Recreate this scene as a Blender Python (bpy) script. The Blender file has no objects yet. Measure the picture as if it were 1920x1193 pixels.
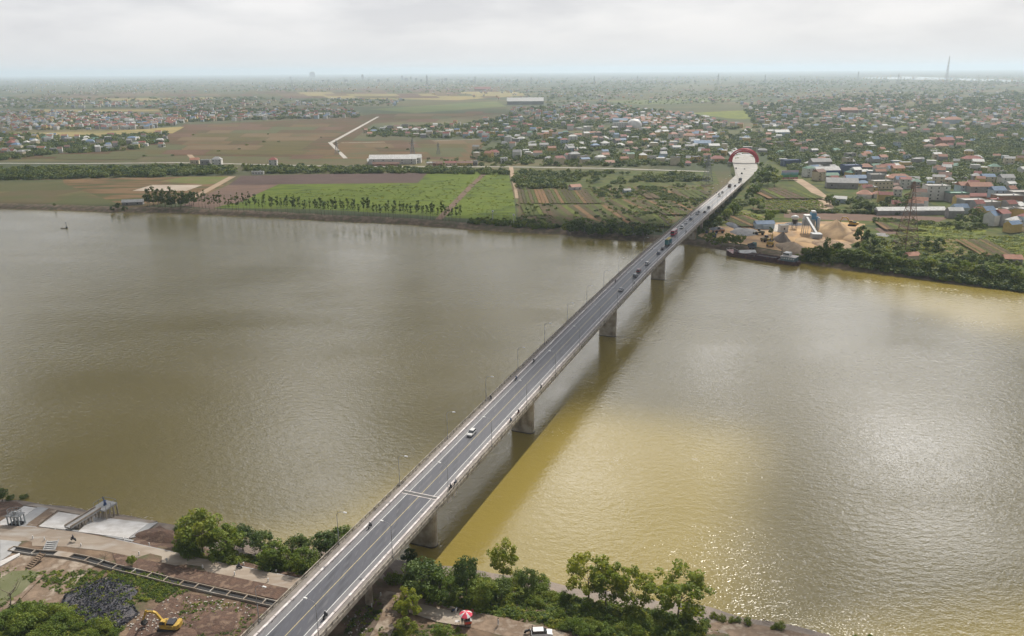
import bpy, math, random
import numpy as np
from mathutils import Vector, Matrix, Quaternion
from math import radians, sin, cos, tan, pi, atan, atan2, sqrt, hypot

rnd = random.Random(7)
nrs = np.random.RandomState(11)
SC = bpy.context.scene
COL = SC.collection

# ------------------------------------------------------------------ camera
F, CX, CY, HZ, ROLL, H = 1493.0, 960.0, 596.5, 132.0, radians(0.4), 120.0
PITCH = atan((CY - HZ) / F)
cam = bpy.data.cameras.new('camera')
cam.sensor_width = 36.0
cam.lens = 36.0 * F / 1920.0
cam.clip_start = 1.0
cam.clip_end = 120000.0
camo = bpy.data.objects.new('camera', cam)
COL.objects.link(camo)
_F = Vector((0, cos(PITCH), -sin(PITCH)))
_D = Vector((0, -sin(PITCH), -cos(PITCH)))
_X = Vector((1, 0, 0))
_right = _X * cos(ROLL) + _D * sin(ROLL)
_down = _X * -sin(ROLL) + _D * cos(ROLL)
m = Matrix((_right, -_down, -_F)).transposed().to_4x4()
m.translation = Vector((0, 0, H))
camo.matrix_world = m
SC.camera = camo

# ------------------------------------------------------------------ light
SUN_AZ, SUN_EL = radians(25.0), radians(46.0)      # azimuth from +Y towards +X
sdir = Vector((sin(SUN_AZ) * cos(SUN_EL), cos(SUN_AZ) * cos(SUN_EL), sin(SUN_EL)))
sl = bpy.data.lights.new('sun', 'SUN')
sl.energy = 5.0

sl.angle = radians(0.5)
sl.color = (1.0, 0.93, 0.82)
so = bpy.data.objects.new('sun', sl)
COL.objects.link(so)
so.rotation_euler = sdir.to_track_quat('Z', 'Y').to_euler()
so.location = (0, 0, 400)

W = bpy.data.worlds.new('World')
SC.world = W
W.use_nodes = True
nt = W.node_tree
nt.nodes.clear()
def N(nt, t, **kw):
    n = nt.nodes.new(t)
    for k, v in kw.items():
        setattr(n, k, v)
    return n
def math_node(nt, op, a=None, b=None, c=None, clamp=False):
    n = nt.nodes.new('ShaderNodeMath'); n.operation = op; n.use_clamp = clamp
    for i, v in enumerate((a, b, c)):
        if v is None: continue
        if hasattr(v, 'is_output'): nt.links.new(v, n.inputs[i])
        else: n.inputs[i].default_value = v
    return n.outputs[0]
def ramp(nt, fac, stops):
    n = nt.nodes.new('ShaderNodeValToRGB')
    cr = n.color_ramp
    while len(cr.elements) < len(stops): cr.elements.new(0.5)
    for e, (p, c) in zip(cr.elements, stops):
        e.position = p
        e.color = (c[0], c[1], c[2], 1) if len(c) == 3 else c
    nt.links.new(fac, n.inputs[0])
    return n.outputs[0]
def mixc(nt, fac, a, b, mode='MIX'):
    n = nt.nodes.new('ShaderNodeMix'); n.data_type = 'RGBA'; n.blend_type = mode
    for i, v in ((0, fac), (6, a), (7, b)):
        if hasattr(v, 'is_output'): nt.links.new(v, n.inputs[i])
        elif i == 0: n.inputs[0].default_value = v
        else: n.inputs[i].default_value = (v[0], v[1], v[2], 1)
    return n.outputs[2]

out = N(nt, 'ShaderNodeOutputWorld')
bg = N(nt, 'ShaderNodeBackground')
bg.inputs[1].default_value = 0.10
sky = N(nt, 'ShaderNodeTexSky')
sky.sky_type = 'NISHITA'; sky.sun_disc = False
sky.sun_elevation = SUN_EL; sky.sun_rotation = SUN_AZ
sky.dust_density = 3.0
tc = N(nt, 'ShaderNodeTexCoord')
sep = N(nt, 'ShaderNodeSeparateXYZ'); nt.links.new(tc.outputs['Generated'], sep.inputs[0])
zc = math_node(nt, 'ADD', math_node(nt, 'MAXIMUM', sep.outputs[2], 0.0), 0.24)
cmb = N(nt, 'ShaderNodeCombineXYZ')
nt.links.new(math_node(nt, 'DIVIDE', sep.outputs[0], zc), cmb.inputs[0])
nt.links.new(math_node(nt, 'DIVIDE', sep.outputs[1], zc), cmb.inputs[1])
cmb.inputs[2].default_value = 4.0
n1 = N(nt, 'ShaderNodeTexNoise'); n1.inputs['Scale'].default_value = 2.0
n1.inputs['Detail'].default_value = 3.0; n1.inputs['Roughness'].default_value = 0.5; n1.inputs['Distortion'].default_value = 0.4
nt.links.new(cmb.outputs[0], n1.inputs['Vector'])
# cloud layer seen from below: bright thin parts, greyer thick parts
cloud = ramp(nt, n1.outputs[0], [(0.34, (36.0, 35.5, 35.5)), (0.42, (12.0, 12.0, 12.2)), (0.48, (2.2, 2.25, 2.4)), (0.60, (0.8, 0.85, 1.0))])
# thin bright veil round the sun
dt = N(nt, 'ShaderNodeVectorMath', operation='DOT_PRODUCT')
nt.links.new(tc.outputs['Generated'], dt.inputs[0]); dt.inputs[1].default_value = sdir
glow = math_node(nt, 'POWER', math_node(nt, 'MAXIMUM', dt.outputs['Value'], 0.0), 7.0)
vm = N(nt, 'ShaderNodeVectorMath', operation='SCALE'); nt.links.new(cloud, vm.inputs[0]); nt.links.new(math_node(nt, 'ADD', math_node(nt, 'MULTIPLY', glow, 3.0), 0.62), vm.inputs['Scale'])
cloud = vm.outputs[0]
# towards the horizon the layer merges into even pale air
hz = math_node(nt, 'SUBTRACT', 1.5, math_node(nt, 'MULTIPLY', sep.outputs[2], 6.5), clamp=True)
n3 = N(nt, 'ShaderNodeTexNoise'); n3.inputs['Scale'].default_value = 1.6; n3.inputs['Detail'].default_value = 5.0; nt.links.new(cmb.outputs[0], n3.inputs['Vector'])
pale = ramp(nt, n3.outputs[0], [(0.38, (9.5, 9.4, 9.45)), (0.5, (8.5, 8.5, 8.65)), (0.62, (7.2, 7.25, 7.55))])
low = math_node(nt, 'MULTIPLY', math_node(nt, 'MAXIMUM', sep.outputs[2], 0.0), 14.0, clamp=True)
pale = mixc(nt, low, (8.3, 8.25, 8.3), pale)
cloud = mixc(nt, hz, cloud, pale)
skyc = mixc(nt, 0.9, sky.outputs[0], cloud)
nt.links.new(skyc, bg.inputs[0]); nt.links.new(bg.outputs[0], out.inputs[0])

SC.view_settings.view_transform = 'Standard'
SC.view_settings.look = 'None'
SC.view_settings.exposure = 0.06
SC.view_settings.gamma = 1.0
SC.view_settings.use_curve_mapping = False
SC.cycles.max_bounces = 6
SC.cycles.transparent_max_bounces = 12
SC.cycles.volume_bounces = 1
SC.cycles.sample_clamp_indirect = 4.0
SC.cycles.sample_clamp_direct = 5.0

# ------------------------------------------------------------------ photo geometry
def ray(px, py):
    u, v = px - CX, py - CY
    u, v = u * cos(ROLL) - v * sin(ROLL), u * sin(ROLL) + v * cos(ROLL)
    return (u, F * cos(PITCH) - v * sin(PITCH), -(F * sin(PITCH) + v * cos(PITCH)))
def G(px, py, z=0.0):
    d = ray(px, py); t = (z - H) / d[2]
    return (d[0] * t, d[1] * t)
def scale_at(px, py, z=3.0):                # photo pixels per metre at that ground point
    x, y = G(px, py, z)
    zc_ = y * cos(PITCH) + (H - z) * sin(PITCH)
    return F / zc_
def PIX(x, y, z):
    vx, vy, vz = x, y, z - H
    fw = vy * cos(PITCH) - vz * sin(PITCH); dn = -vy * sin(PITCH) - vz * cos(PITCH)
    u, v = vx / fw * F, dn / fw * F
    c_, s_ = cos(ROLL), sin(ROLL)
    return (u * c_ + v * s_ + CX, -u * s_ + v * c_ + CY)

FARW = [G(x, y) for x, y in [(0, 392), (120, 395), (200, 398), (331, 400), (462, 406), (608, 414), (754, 421), (877, 430), (964, 437), (1051, 440), (1124, 448), (1197, 453), (1276, 458), (1350, 468), (1430, 480), (1500, 493), (1600, 509), (1700, 521), (1780, 532), (1920, 547)]]
NEARW = [G(x, y) for x, y in [(0, 937), (60, 940), (110, 948), (170, 957), (240, 968), (300, 977), (350, 990), (430, 1006), (520, 1022), (587, 1030), (680, 1040), (760, 1052), (820, 1060), (900, 1068), (1020, 1088), (1119, 1106), (1208, 1120), (1330, 1138), (1389, 1154), (1478, 1172), (1547, 1186), (1700, 1225)]]
_fx = np.array([-6000] + [p[0] for p in FARW] + [2500]); _fy = np.array([3200] + [p[1] for p in FARW] + [-700])
_nx = np.array([-3000] + [p[0] for p in NEARW] + [600]); _ny = np.array([1300] + [p[1] for p in NEARW] + [-160])
def wl_far(x): return np.interp(x, _fx, _fy)
def wl_near(x): return np.interp(x, _nx, _ny)
FP = ([-30, 0, 2, 5, 8, 13, 40000], [-4, -0.02, 0.7, 1.9, 2.5, 3.0, 3.0])
NP_ = ([-30, 0, 5, 12, 19, 26, 4000], [-4, -0.02, 0.5, 2.1, 3.7, 4.0, 4.0])
def land_z(x, y):
    if y > 320: return float(np.interp(y - wl_far(x), *FP))
    return float(np.interp(wl_near(x) - y, *NP_))
def P(px, py, off=0.0):
    z = 3.5
    for _ in range(4):
        x, y = G(px, py, z); z = max(land_z(x, y), 0.0) + off
    return (x, y, z)

BAZ = radians(21.886); BC = -87.513 - 3.6
BD = (sin(BAZ), cos(BAZ)); BN = (cos(BAZ), -sin(BAZ))
_bs = [-60, 100, 150, 200, 250, 300, 350, 400, 450, 500, 580, 670, 830, 900]
_bz = [9.3, 13.5, 14.35, 15.45, 16.4, 17.2, 17.85, 18.15, 17.85, 17.0, 15.3, 13.0, 8.7, 8.0]
_bsm = np.linspace(-60, 900, 200); _bzm = np.interp(_bsm, _bs, _bz)
_k = np.ones(13) / 13; _bzm2 = np.convolve(np.pad(_bzm, 6, mode='reflect', reflect_type='odd'), _k, 'valid')
def deck_z(s): return float(np.interp(s, _bsm, _bzm2))
def BP(s, l, z): return (BD[0] * s + BN[0] * (l + BC), BD[1] * s + BN[1] * (l + BC), z)
def on_deck(px, py):
    z = 15.0
    for _ in range(12):
        x, y = G(px, py, z); s = x * BD[0] + y * BD[1]; z = deck_z(s)
    return s, x * BN[0] + y * BN[1] - BC, z

# ------------------------------------------------------------------ materials
MATS = {}
def base_mat(name):
    mt = bpy.data.materials.new(name); mt.use_nodes = True
    b = mt.node_tree.nodes['Principled BSDF']
    return mt, mt.node_tree, b
def mat(name, c1, c2=None, scale=1.0, rough=0.8, bump=0.0, c3=None, detail=4.0, metal=0.0, lo=0.35, hi=0.65, stretch=None, spec=0.3, rand=0.0):
    """procedural material: two or three tones mixed by world-space noise, fine relief"""
    if name in MATS: return MATS[name]
    mt, t, b = base_mat(name)
    b.inputs['Roughness'].default_value = rough
    b.inputs['Metallic'].default_value = metal
    b.inputs['Specular IOR Level'].default_value = spec
    c2 = c2 or tuple(v * 0.75 for v in c1)
    g = N(t, 'ShaderNodeNewGeometry')
    vec = g.outputs['Position']
    if stretch:
        mp = N(t, 'ShaderNodeMapping'); t.links.new(vec, mp.inputs[0])
        mp.inputs['Rotation'].default_value = (0, 0, stretch[0]); mp.inputs['Scale'].default_value = (stretch[1], stretch[2], 1)
        vec = mp.outputs[0]
    n = N(t, 'ShaderNodeTexNoise'); n.inputs['Scale'].default_value = scale; n.inputs['Detail'].default_value = detail
    t.links.new(vec, n.inputs['Vector'])
    st = [(lo, c1), (hi, c2)] if c3 is None else [(lo, c1), ((lo + hi) / 2, c2), (hi, c3)]
    c = ramp(t, n.outputs[0], st)
    if rand:
        oi = N(t, 'ShaderNodeObjectInfo')
        hsv = N(t, 'ShaderNodeHueSaturation'); t.links.new(c, hsv.inputs['Color'])
        t.links.new(math_node(t, 'ADD', math_node(t, 'MULTIPLY', oi.outputs['Random'], rand), 1 - rand / 2), hsv.inputs['Value'])
        c = hsv.outputs[0]
    t.links.new(c, b.inputs['Base Color'])
    if bump:
        n2 = N(t, 'ShaderNodeTexNoise'); n2.inputs['Scale'].default_value = scale * 4; n2.inputs['Detail'].default_value = 5
        t.links.new(vec, n2.inputs['Vector'])
        bp = N(t, 'ShaderNodeBump'); bp.inputs['Distance'].default_value = bump; bp.inputs['Strength'].default_value = 1.0
        t.links.new(n2.outputs[0], bp.inputs['Height']); t.links.new(bp.outputs[0], b.inputs['Normal'])
    MATS[name] = mt
    return mt
def leaf_mat(name, c1, c2, c3=None, trans=0.3, rand=0.5):
    if name in MATS: return MATS[name]
    mt, t, b = base_mat(name)
    b.inputs['Roughness'].default_value = 0.6; b.inputs['Specular IOR Level'].default_value = 0.25
    at = N(t, 'ShaderNodeAttribute'); at.attribute_name = 'tone'
    oi = N(t, 'ShaderNodeObjectInfo')
    v = math_node(t, 'ADD', math_node(t, 'MULTIPLY', at.outputs['Fac'], 0.6), math_node(t, 'MULTIPLY', oi.outputs['Random'], rand))
    c = ramp(t, v, [(0.0, c1), (0.5, c2), (1.0, c3 or c2)])
    t.links.new(c, b.inputs['Base Color'])
    tr = N(t, 'ShaderNodeBsdfTranslucent'); 
    c_ = mixc(t, 1.0, c, (1.25, 1.15, 0.45), 'MULTIPLY')
    t.links.new(c_, tr.inputs[0])
    mx = N(t, 'ShaderNodeMixShader'); mx.inputs[0].default_value = trans
    t.links.new(b.outputs[0], mx.inputs[1]); t.links.new(tr.outputs[0], mx.inputs[2])
    t.links.new(mx.outputs[0], t.nodes['Material Output'].inputs[0])
    MATS[name] = mt
    return mt

# ------------------------------------------------------------------ mesh helpers
def raw_mesh(name, verts, faces, mats, mi=None, smooth=False, tone=None):
    me = bpy.data.meshes.new(name)
    me.from_pydata([tuple(v) for v in verts], [], faces)
    for m_ in (mats if isinstance(mats, (list, tuple)) else [mats]): me.materials.append(m_)
    if mi is not None: me.polygons.foreach_set('material_index', np.array(mi, dtype=np.int32))
    if smooth: me.polygons.foreach_set('use_smooth', np.ones(len(me.polygons), dtype=bool))
    me.update()
    return me
def quad_mesh(name, V, mats, tone=None, mi=None):
    """V: (n,4,3) numpy array of separate quads, built fast"""
    n = len(V)
    me = bpy.data.meshes.new(name)
    me.vertices.add(n * 4); me.loops.add(n * 4); me.polygons.add(n)
    me.vertices.foreach_set('co', np.asarray(V, dtype=np.float32).ravel())
    me.loops.foreach_set('vertex_index', np.arange(n * 4, dtype=np.int32))
    me.polygons.foreach_set('loop_start', np.arange(0, n * 4, 4, dtype=np.int32))
    me.polygons.foreach_set('loop_total', np.full(n, 4, dtype=np.int32))
    for m_ in (mats if isinstance(mats, (list, tuple)) else [mats]): me.materials.append(m_)
    if mi is not None: me.polygons.foreach_set('material_index', np.asarray(mi, dtype=np.int32))
    me.update(calc_edges=True)
    if tone is not None:
        a = me.attributes.new('tone', 'FLOAT', 'FACE'); a.data.foreach_set('value', np.asarray(tone, dtype=np.float32))
    return me
def link(name, me, parent=None, loc=None, rz=None):
    o = bpy.data.objects.new(name, me); COL.objects.link(o)
    if parent is not None: o.parent = parent
    if loc is not None: o.location = loc
    if rz is not None: o.rotation_euler = (0, 0, rz)
    return o
def tag(o, label=None, cat=None, group=None, kind=None):
    if label: o['label'] = label
    if cat: o['category'] = cat
    if group: o['group'] = group
    if kind: o['kind'] = kind
    return o
def empty(name, loc, rz=0.0, label=None, cat=None, group=None):
    o = link(name, None, None, loc, rz); o.empty_display_size = 0.5
    return tag(o, label, cat, group)
def copy_tree(o, loc=None, rz=None, scale=None):
    c = o.copy(); COL.objects.link(c)
    for ch in list(o.children):
        d = ch.copy(); COL.objects.link(d); d.parent = c
        for g in list(ch.children):
            e = g.copy(); COL.objects.link(e); e.parent = d
    if loc is not None: c.location = loc
    if rz is not None: c.rotation_euler = (0, 0, rz)
    if scale is not None: c.scale = (scale,) * 3 if not isinstance(scale, tuple) else scale
    return c

class MB:
    def __init__(s): s.v = []; s.f = []; s.mi = []
    def add(s, v, f, mi=0):
        n = len(s.v); s.v += [tuple(p) for p in v]; s.f += [tuple(i + n for i in q) for q in f]; s.mi += [mi] * len(f); return s
    def box(s, x0, x1, y0, y1, z0, z1, mi=0, M=None):
        v = [(x0, y0, z0), (x1, y0, z0), (x1, y1, z0), (x0, y1, z0), (x0, y0, z1), (x1, y0, z1), (x1, y1, z1), (x0, y1, z1)]
        if M is not None: v = [M @ Vector(p) for p in v]
        return s.add(v, [(3, 2, 1, 0), (4, 5, 6, 7), (0, 1, 5, 4), (1, 2, 6, 5), (2, 3, 7, 6), (3, 0, 4, 7)], mi)
    def bar(s, a, b, r=0.1, r2=None, n=4, mi=0, cap=True):
        a, b = Vector(a), Vector(b); d = (b - a)
        if d.length < 1e-6: return s
        q = d.to_track_quat('Z', 'Y'); r2 = r if r2 is None else r2
        vs = []
        for c, rr in ((a, r), (b, r2)):
            for i in range(n):
                an = 2 * pi * (i + .5) / n
                vs.append(c + q @ Vector((rr * cos(an), rr * sin(an), 0)))
        fs = [(i, (i + 1) % n, n + (i + 1) % n, n + i) for i in range(n)]
        if cap: fs += [tuple(range(n - 1, -1, -1)), tuple(range(n, 2 * n))]
        return s.add(vs, fs, mi)
    def tube(s, pts, r, n=6, mi=0):
        for i in range(len(pts) - 1):
            ra = r if not isinstance(r, list) else r[i]; rb = r if not isinstance(r, list) else r[i + 1]
            s.bar(pts[i], pts[i + 1], ra, rb, n, mi)
        return s
    def lathe(s, prof, n=16, c=(0, 0, 0), mi=0, M=None):
        vs = []
        for r, z in prof:
            for i in range(n):
                a = 2 * pi * i / n; p = Vector((c[0] + r * cos(a), c[1] + r * sin(a), c[2] + z))
                vs.append(M @ p if M is not None else p)
        fs = [(k * n + i, k * n + (i + 1) % n, (k + 1) * n + (i + 1) % n, (k + 1) * n + i) for k in range(len(prof) - 1) for i in range(n)]
        fs += [tuple(range(n - 1, -1, -1)), tuple(range((len(prof) - 1) * n, len(prof) * n))]
        return s.add(vs, fs, mi)
    def prism(s, poly, z0, z1, mi=0, M=None, axis='z'):
        n = len(poly)
        if axis == 'z': v = [(x, y, z0) for x, y in poly] + [(x, y, z1) for x, y in poly]
        else: v = [(x, z0, y) for x, y in poly] + [(x, z1, y) for x, y in poly]      # side profile in XZ, extruded in Y
        if M is not None: v = [M @ Vector(p) for p in v]
        return s.add(v, [tuple(range(n - 1, -1, -1)), tuple(range(n, 2 * n))] + [(i, (i + 1) % n, n + (i + 1) % n, n + i) for i in range(n)], mi)
    def build(s, name, mats, parent=None, loc=None, rz=None, smooth=False):
        import bmesh
        me = raw_mesh(name, s.v, s.f, mats, s.mi, smooth)
        bm = bmesh.new(); bm.from_mesh(me); bmesh.ops.recalc_face_normals(bm, faces=bm.faces); bm.to_mesh(me); bm.free()
        return link(name, me, parent, loc, rz)

ONES = ['', 'first', 'second', 'third', 'fourth', 'fifth', 'sixth', 'seventh', 'eighth', 'ninth', 'tenth', 'eleventh', 'twelfth', 'thirteenth', 'fourteenth', 'fifteenth', 'sixteenth', 'seventeenth', 'eighteenth', 'nineteenth']
TENS = ['', '', 'twenty', 'thirty', 'forty', 'fifty', 'sixty', 'seventy', 'eighty', 'ninety']
TENTH = ['', '', 'twentieth', 'thirtieth', 'fortieth', 'fiftieth', 'sixtieth', 'seventieth', 'eightieth', 'ninetieth']
def ordinal(n):
    if n < 20: return ONES[n]
    if n < 100: return TENTH[n // 10] if n % 10 == 0 else TENS[n // 10] + '-' + ONES[n % 10]
    return 'hundred-and-' + ordinal(n - 100)
LABELQ = {}
def queue_label(o, plural, single, px):
    """plural: 'tall thin trees in the far riverside row'; the label is settled once all are placed"""
    LABELQ.setdefault((plural, single), []).append((px, o))
def settle_labels():
    for (plural, single), L in LABELQ.items():
        L.sort(key=lambda t: t[0])
        if len(L) == 1: L[0][1]['label'] = single; continue
        for i, (_, o) in enumerate(L):
            o['label'] = (('leftmost of the ' if i == 0 else 'rightmost of the ' if i == len(L) - 1 else ordinal(i + 1) + ' from left of the ') + plural)

# ================================================================== SETTING
# ---- water
mt, t, b = base_mat('river_water'); MATS['river_water'] = mt
g = N(t, 'ShaderNodeNewGeometry')
nz = N(t, 'ShaderNodeTexNoise'); nz.inputs['Scale'].default_value = 0.012; nz.inputs['Detail'].default_value = 3
t.links.new(g.outputs['Position'], nz.inputs['Vector'])
t.links.new(ramp(t, nz.outputs[0], [(0.35, (0.212, 0.166, 0.040)), (0.65, (0.232, 0.180, 0.046))]), b.inputs['Base Color'])
b.inputs['Roughness'].default_value = 0.08; b.inputs['IOR'].default_value = 1.6
def wave(scale, detail, sx=1.0, sy=1.0, rot=0.0):
    mp = N(t, 'ShaderNodeMapping'); mp.inputs['Rotation'].default_value = (0, 0, rot); mp.inputs['Scale'].default_value = (sx, sy, 1)
    t.links.new(g.outputs['Position'], mp.inputs[0])
    n_ = N(t, 'ShaderNodeTexNoise'); n_.inputs['Scale'].default_value = scale; n_.inputs['Detail'].default_value = detail
    t.links.new(mp.outputs[0], n_.inputs['Vector']); return n_.outputs[0]
wh = math_node(t, 'ADD', math_node(t, 'MULTIPLY', wave(0.35, 3.0, 1.0, 1.7, 0.5), 0.17), math_node(t, 'MULTIPLY', wave(1.3, 2.0, 1.0, 1.5, -0.3), 0.08))
# calmer and rougher reaches
calm = ramp(t, wave(0.01, 2.0, 1.0, 2.2, 0.3), [(0.35, (0.55,) * 3), (0.65, (1.0,) * 3)])
wh = math_node(t, 'MULTIPLY', wh, calm)
bp = N(t, 'ShaderNodeBump'); bp.inputs['Distance'].default_value = 1.0; bp.inputs['Strength'].default_value = 1.0
t.links.new(wh, bp.inputs['Height']); t.links.new(bp.outputs[0], b.inputs['Normal'])
WATER_BUMP = bp
me = raw_mesh('river', [(-9000, -400, 0), (3500, -900, 0), (3500, 1200, 0), (-9000, 5200, 0)], [(0, 1, 2, 3)], mt)
tag(link('river', me), kind='structure')

# ---- land
mt, t, b = base_mat('far_land'); MATS['far_land'] = mt
b.inputs['Roughness'].default_value = 0.95; b.inputs['Specular IOR Level'].default_value = 0.1
g = N(t, 'ShaderNodeNewGeometry')
mp = N(t, 'ShaderNodeMapping'); mp.inputs['Scale'].default_value = (0.0042, 0.0075, 1); mp.inputs['Rotation'].default_value = (0, 0, 0.15)
t.links.new(g.outputs['Position'], mp.inputs[0])
vo = N(t, 'ShaderNodeTexVoronoi'); vo.inputs['Scale'].default_value = 1.0; vo.inputs['Randomness'].default_value = 0.8; vo.distance = 'CHEBYCHEV'
t.links.new(mp.outputs[0], vo.inputs['Vector'])
sc_ = N(t, 'ShaderNodeSeparateColor'); t.links.new(vo.outputs['Color'], sc_.inputs[0])
cell = ramp(t, sc_.outputs[0], [(0.0, (0.110, 0.078, 0.046)), (0.25, (0.090, 0.078, 0.038)), (0.45, (0.120, 0.088, 0.050)), (0.6, (0.075, 0.085, 0.034)), (0.8, (0.150, 0.120, 0.060)), (1.0, (0.060, 0.075, 0.030))])
n1 = N(t, 'ShaderNodeTexNoise'); n1.inputs['Scale'].default_value = 0.02; n1.inputs['Detail'].default_value = 8; n1.inputs['Roughness'].default_value = 0.65
t.links.new(g.outputs['Position'], n1.inputs['Vector'])
c = mixc(t, ramp(t, n1.outputs[0], [(0.42, (0,) * 3), (0.62, (0.75,) * 3)]), cell, (0.075, 0.085, 0.032))
n2 = N(t, 'ShaderNodeTexNoise'); n2.inputs['Scale'].default_value = 0.0011; n2.inputs['Detail'].default_value = 5
mp2 = N(t, 'ShaderNodeMapping'); mp2.inputs['Scale'].default_value = (1, 2.4, 1); t.links.new(g.outputs['Position'], mp2.inputs[0]); t.links.new(mp2.outputs[0], n2.inputs['Vector'])
c = mixc(t, ramp(t, n2.outputs[0], [(0.46, (0,) * 3), (0.54, (0.8,) * 3)]), c, (0.050, 0.068, 0.036))
t.links.new(c, b.inputs['Base Color'])
m_bank = mat('bank_mud', (0.20, 0.145, 0.10), (0.12, 0.09, 0.06), 0.25, 0.95, 0.25, c3=(0.085, 0.085, 0.04))

def land_sheet(name, xs, base, sign, ds, prof, mats, split, jit=0.0):
    V = []; Fc = []; mi = []
    for j, d in enumerate(ds):
        z = float(np.interp(d, *prof))
        for x in xs: V.append((x, base(x) + sign * d, z + (rnd.uniform(-jit, jit) if 3 < d < 300 else 0)))
    n = len(xs)
    for j in range(len(ds) - 1):
        for i in range(n - 1):
            q = (j * n + i, j * n + i + 1, (j + 1) * n + i + 1, (j + 1) * n + i)
            Fc.append(q if sign > 0 else q[::-1]); mi.append(0 if ds[j] < split else 1)
    return tag(link(name, raw_mesh(name, V, Fc, mats, mi, True)), kind='structure')
xs = list(np.concatenate([[-30000, -15000, -8000, -5000, -3000, -1500, -900], np.arange(-600, 420, 6), [500, 700, 1200, 2000, 4000, 9000, 16000, 30000]]))
def far_base(x): return float(wl_far(max(-6000, min(2500, x)))) + (0.8 * sin(x * .21) + 0.6 * sin(x * .057 + 1) if abs(x) < 700 else 0)
land_sheet('far_land', xs, far_base, 1, [-12, -3, 0, 2, 5, 8, 13, 25, 120, 700, 3000, 9000, 20000, 36000], FP, [m_bank, MATS['far_land']], 12)
m_near = mat('near_soil', (0.18, 0.125, 0.082), (0.125, 0.085, 0.058), 0.22, 0.95, 0.25, c3=(0.075, 0.075, 0.035), detail=8)
xs = list(np.concatenate([[-3000, -1500, -800, -400], np.arange(-260, 260, 3.0), [400, 600]]))
land_sheet('near_land', xs, lambda x: float(wl_near(x)) + (0.5 * sin(x * .33) if abs(x) < 300 else 0), -1, [-12, -3, 0, 2, 5, 8, 12, 16, 19, 26, 34, 42, 52, 65, 90, 300], NP_, [mat('shore_mud', (0.20, 0.155, 0.12), (0.13, 0.105, 0.085), 0.3, 0.6, 0.1), m_near], 9, 0.12)

SHEETN = [0]
def sheet(name, pts, m_, off=0.06, kind='structure', parent=None, near=False):
    if name in ('garden_bed', 'field_plot'): SHEETN[0] += 1; off = off + .005 + .006 * SHEETN[0]
    V = [P(x, y, off) for x, y in pts]
    me = raw_mesh(name, V, [tuple(range(len(V)))], m_)
    if sum((V[i][0] * V[(i + 1) % len(V)][1] - V[(i + 1) % len(V)][0] * V[i][1]) for i in range(len(V))) < 0: me.flip_normals()
    return tag(link(name, me, parent), kind=kind)
def ribbon(name, pts, wid, m_, off=0.12, world=False, kind='structure', thick=0.0):
    Q = [Vector(p if world else P(p[0], p[1], off)) for p in pts]
    V = []; Fc = []
    for i, q in enumerate(Q):
        a = Q[max(0, i - 1)]; b_ = Q[min(len(Q) - 1, i + 1)]; d = (b_ - a); d.z = 0; d.normalize(); nn = Vector((d.y, -d.x, 0))
        w = wid if not isinstance(wid, list) else wid[i]
        V += [q - nn * w / 2, q + nn * w / 2]
    n = len(V)
    Fc = [(2 * i, 2 * i + 1, 2 * i + 3, 2 * i + 2) for i in range(len(Q) - 1)]
    if thick:
        V += [v - Vector((0, 0, thick)) for v in V]
        for i in range(len(Q) - 1): Fc += [(2 * i, 2 * i + 2, n + 2 * i + 2, n + 2 * i), (2 * i + 1, n + 2 * i + 1, n + 2 * i + 3, 2 * i + 3)]
    return tag(link(name, raw_mesh(name, V, Fc, m_)), kind=kind)

# ---- fields on the far side (colour, crop rows as relief-free print seen from 700 m; taller crops follow as geometry)
mf = lambda n, a, b_=None, s=0.05, st=None, c3=None, d=6: mat(n, a, b_, s, 0.95, 0.0, c3=c3, detail=d, stretch=st, spec=0.1, lo=.41, hi=.60)
f_dry = mf('dry_grass_field', (0.175, 0.112, 0.060), (0.130, 0.086, 0.042), 0.02, (0.1, 1, 3.2), (0.075, 0.080, 0.032))
f_brown = mf('stubble_field', (0.098, 0.054, 0.026), (0.078, 0.048, 0.022), 0.02, (0.12, 1, 3), (0.060, 0.062, 0.020))
f_brown2 = mf('rice_stubble', (0.130, 0.078, 0.036), (0.105, 0.070, 0.030), 0.015, (0.1, 1, 4), (0.085, 0.080, 0.035))
f_purple = mf('ploughed_soil', (0.092, 0.062, 0.056), (0.075, 0.052, 0.046), 0.03, (0.1, 1, 6), (0.10, 0.07, 0.06))
f_tan = mf('turned_soil', (0.16, 0.105, 0.08), (0.13, 0.09, 0.07), 0.04, (1.0, 1, 3))
f_green = mf('green_crop', (0.082, 0.120, 0.014), (0.110, 0.142, 0.018), 0.035, (0.05, 1, 5), (0.045, 0.072, 0.014))
f_lime = mf('lime_grass', (0.16, 0.175, 0.025), (0.12, 0.145, 0.024), 0.05, None, (0.10, 0.12, 0.035))
f_orch = mf('garden_plots', (0.075, 0.070, 0.030), (0.11, 0.075, 0.045), 0.09, (-0.42, 3.0, 0.35), (0.085, 0.11, 0.035))
f_dark = mf('dark_green_ground', (0.055, 0.078, 0.020), (0.095, 0.100, 0.030), 0.06, None, (0.045, 0.06, 0.024))
f_sand = mf('sand_ground', (0.46, 0.31, 0.17), (0.38, 0.25, 0.14), 0.06, None, (0.28, 0.20, 0.13))
f_pale = mf('pale_dry_plot', (0.42, 0.36, 0.30), (0.34, 0.28, 0.22), 0.05, (0.1, 1, 4))
f_conc = mf('pale_concrete', (0.47, 0.45, 0.41), (0.41, 0.38, 0.34), 0.4)
f_yel = mf('yellow_field', (0.27, 0.21, 0.08), (0.22, 0.18, 0.075), 0.004, (0.05, 1, 5), (0.15, 0.14, 0.06))

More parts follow.
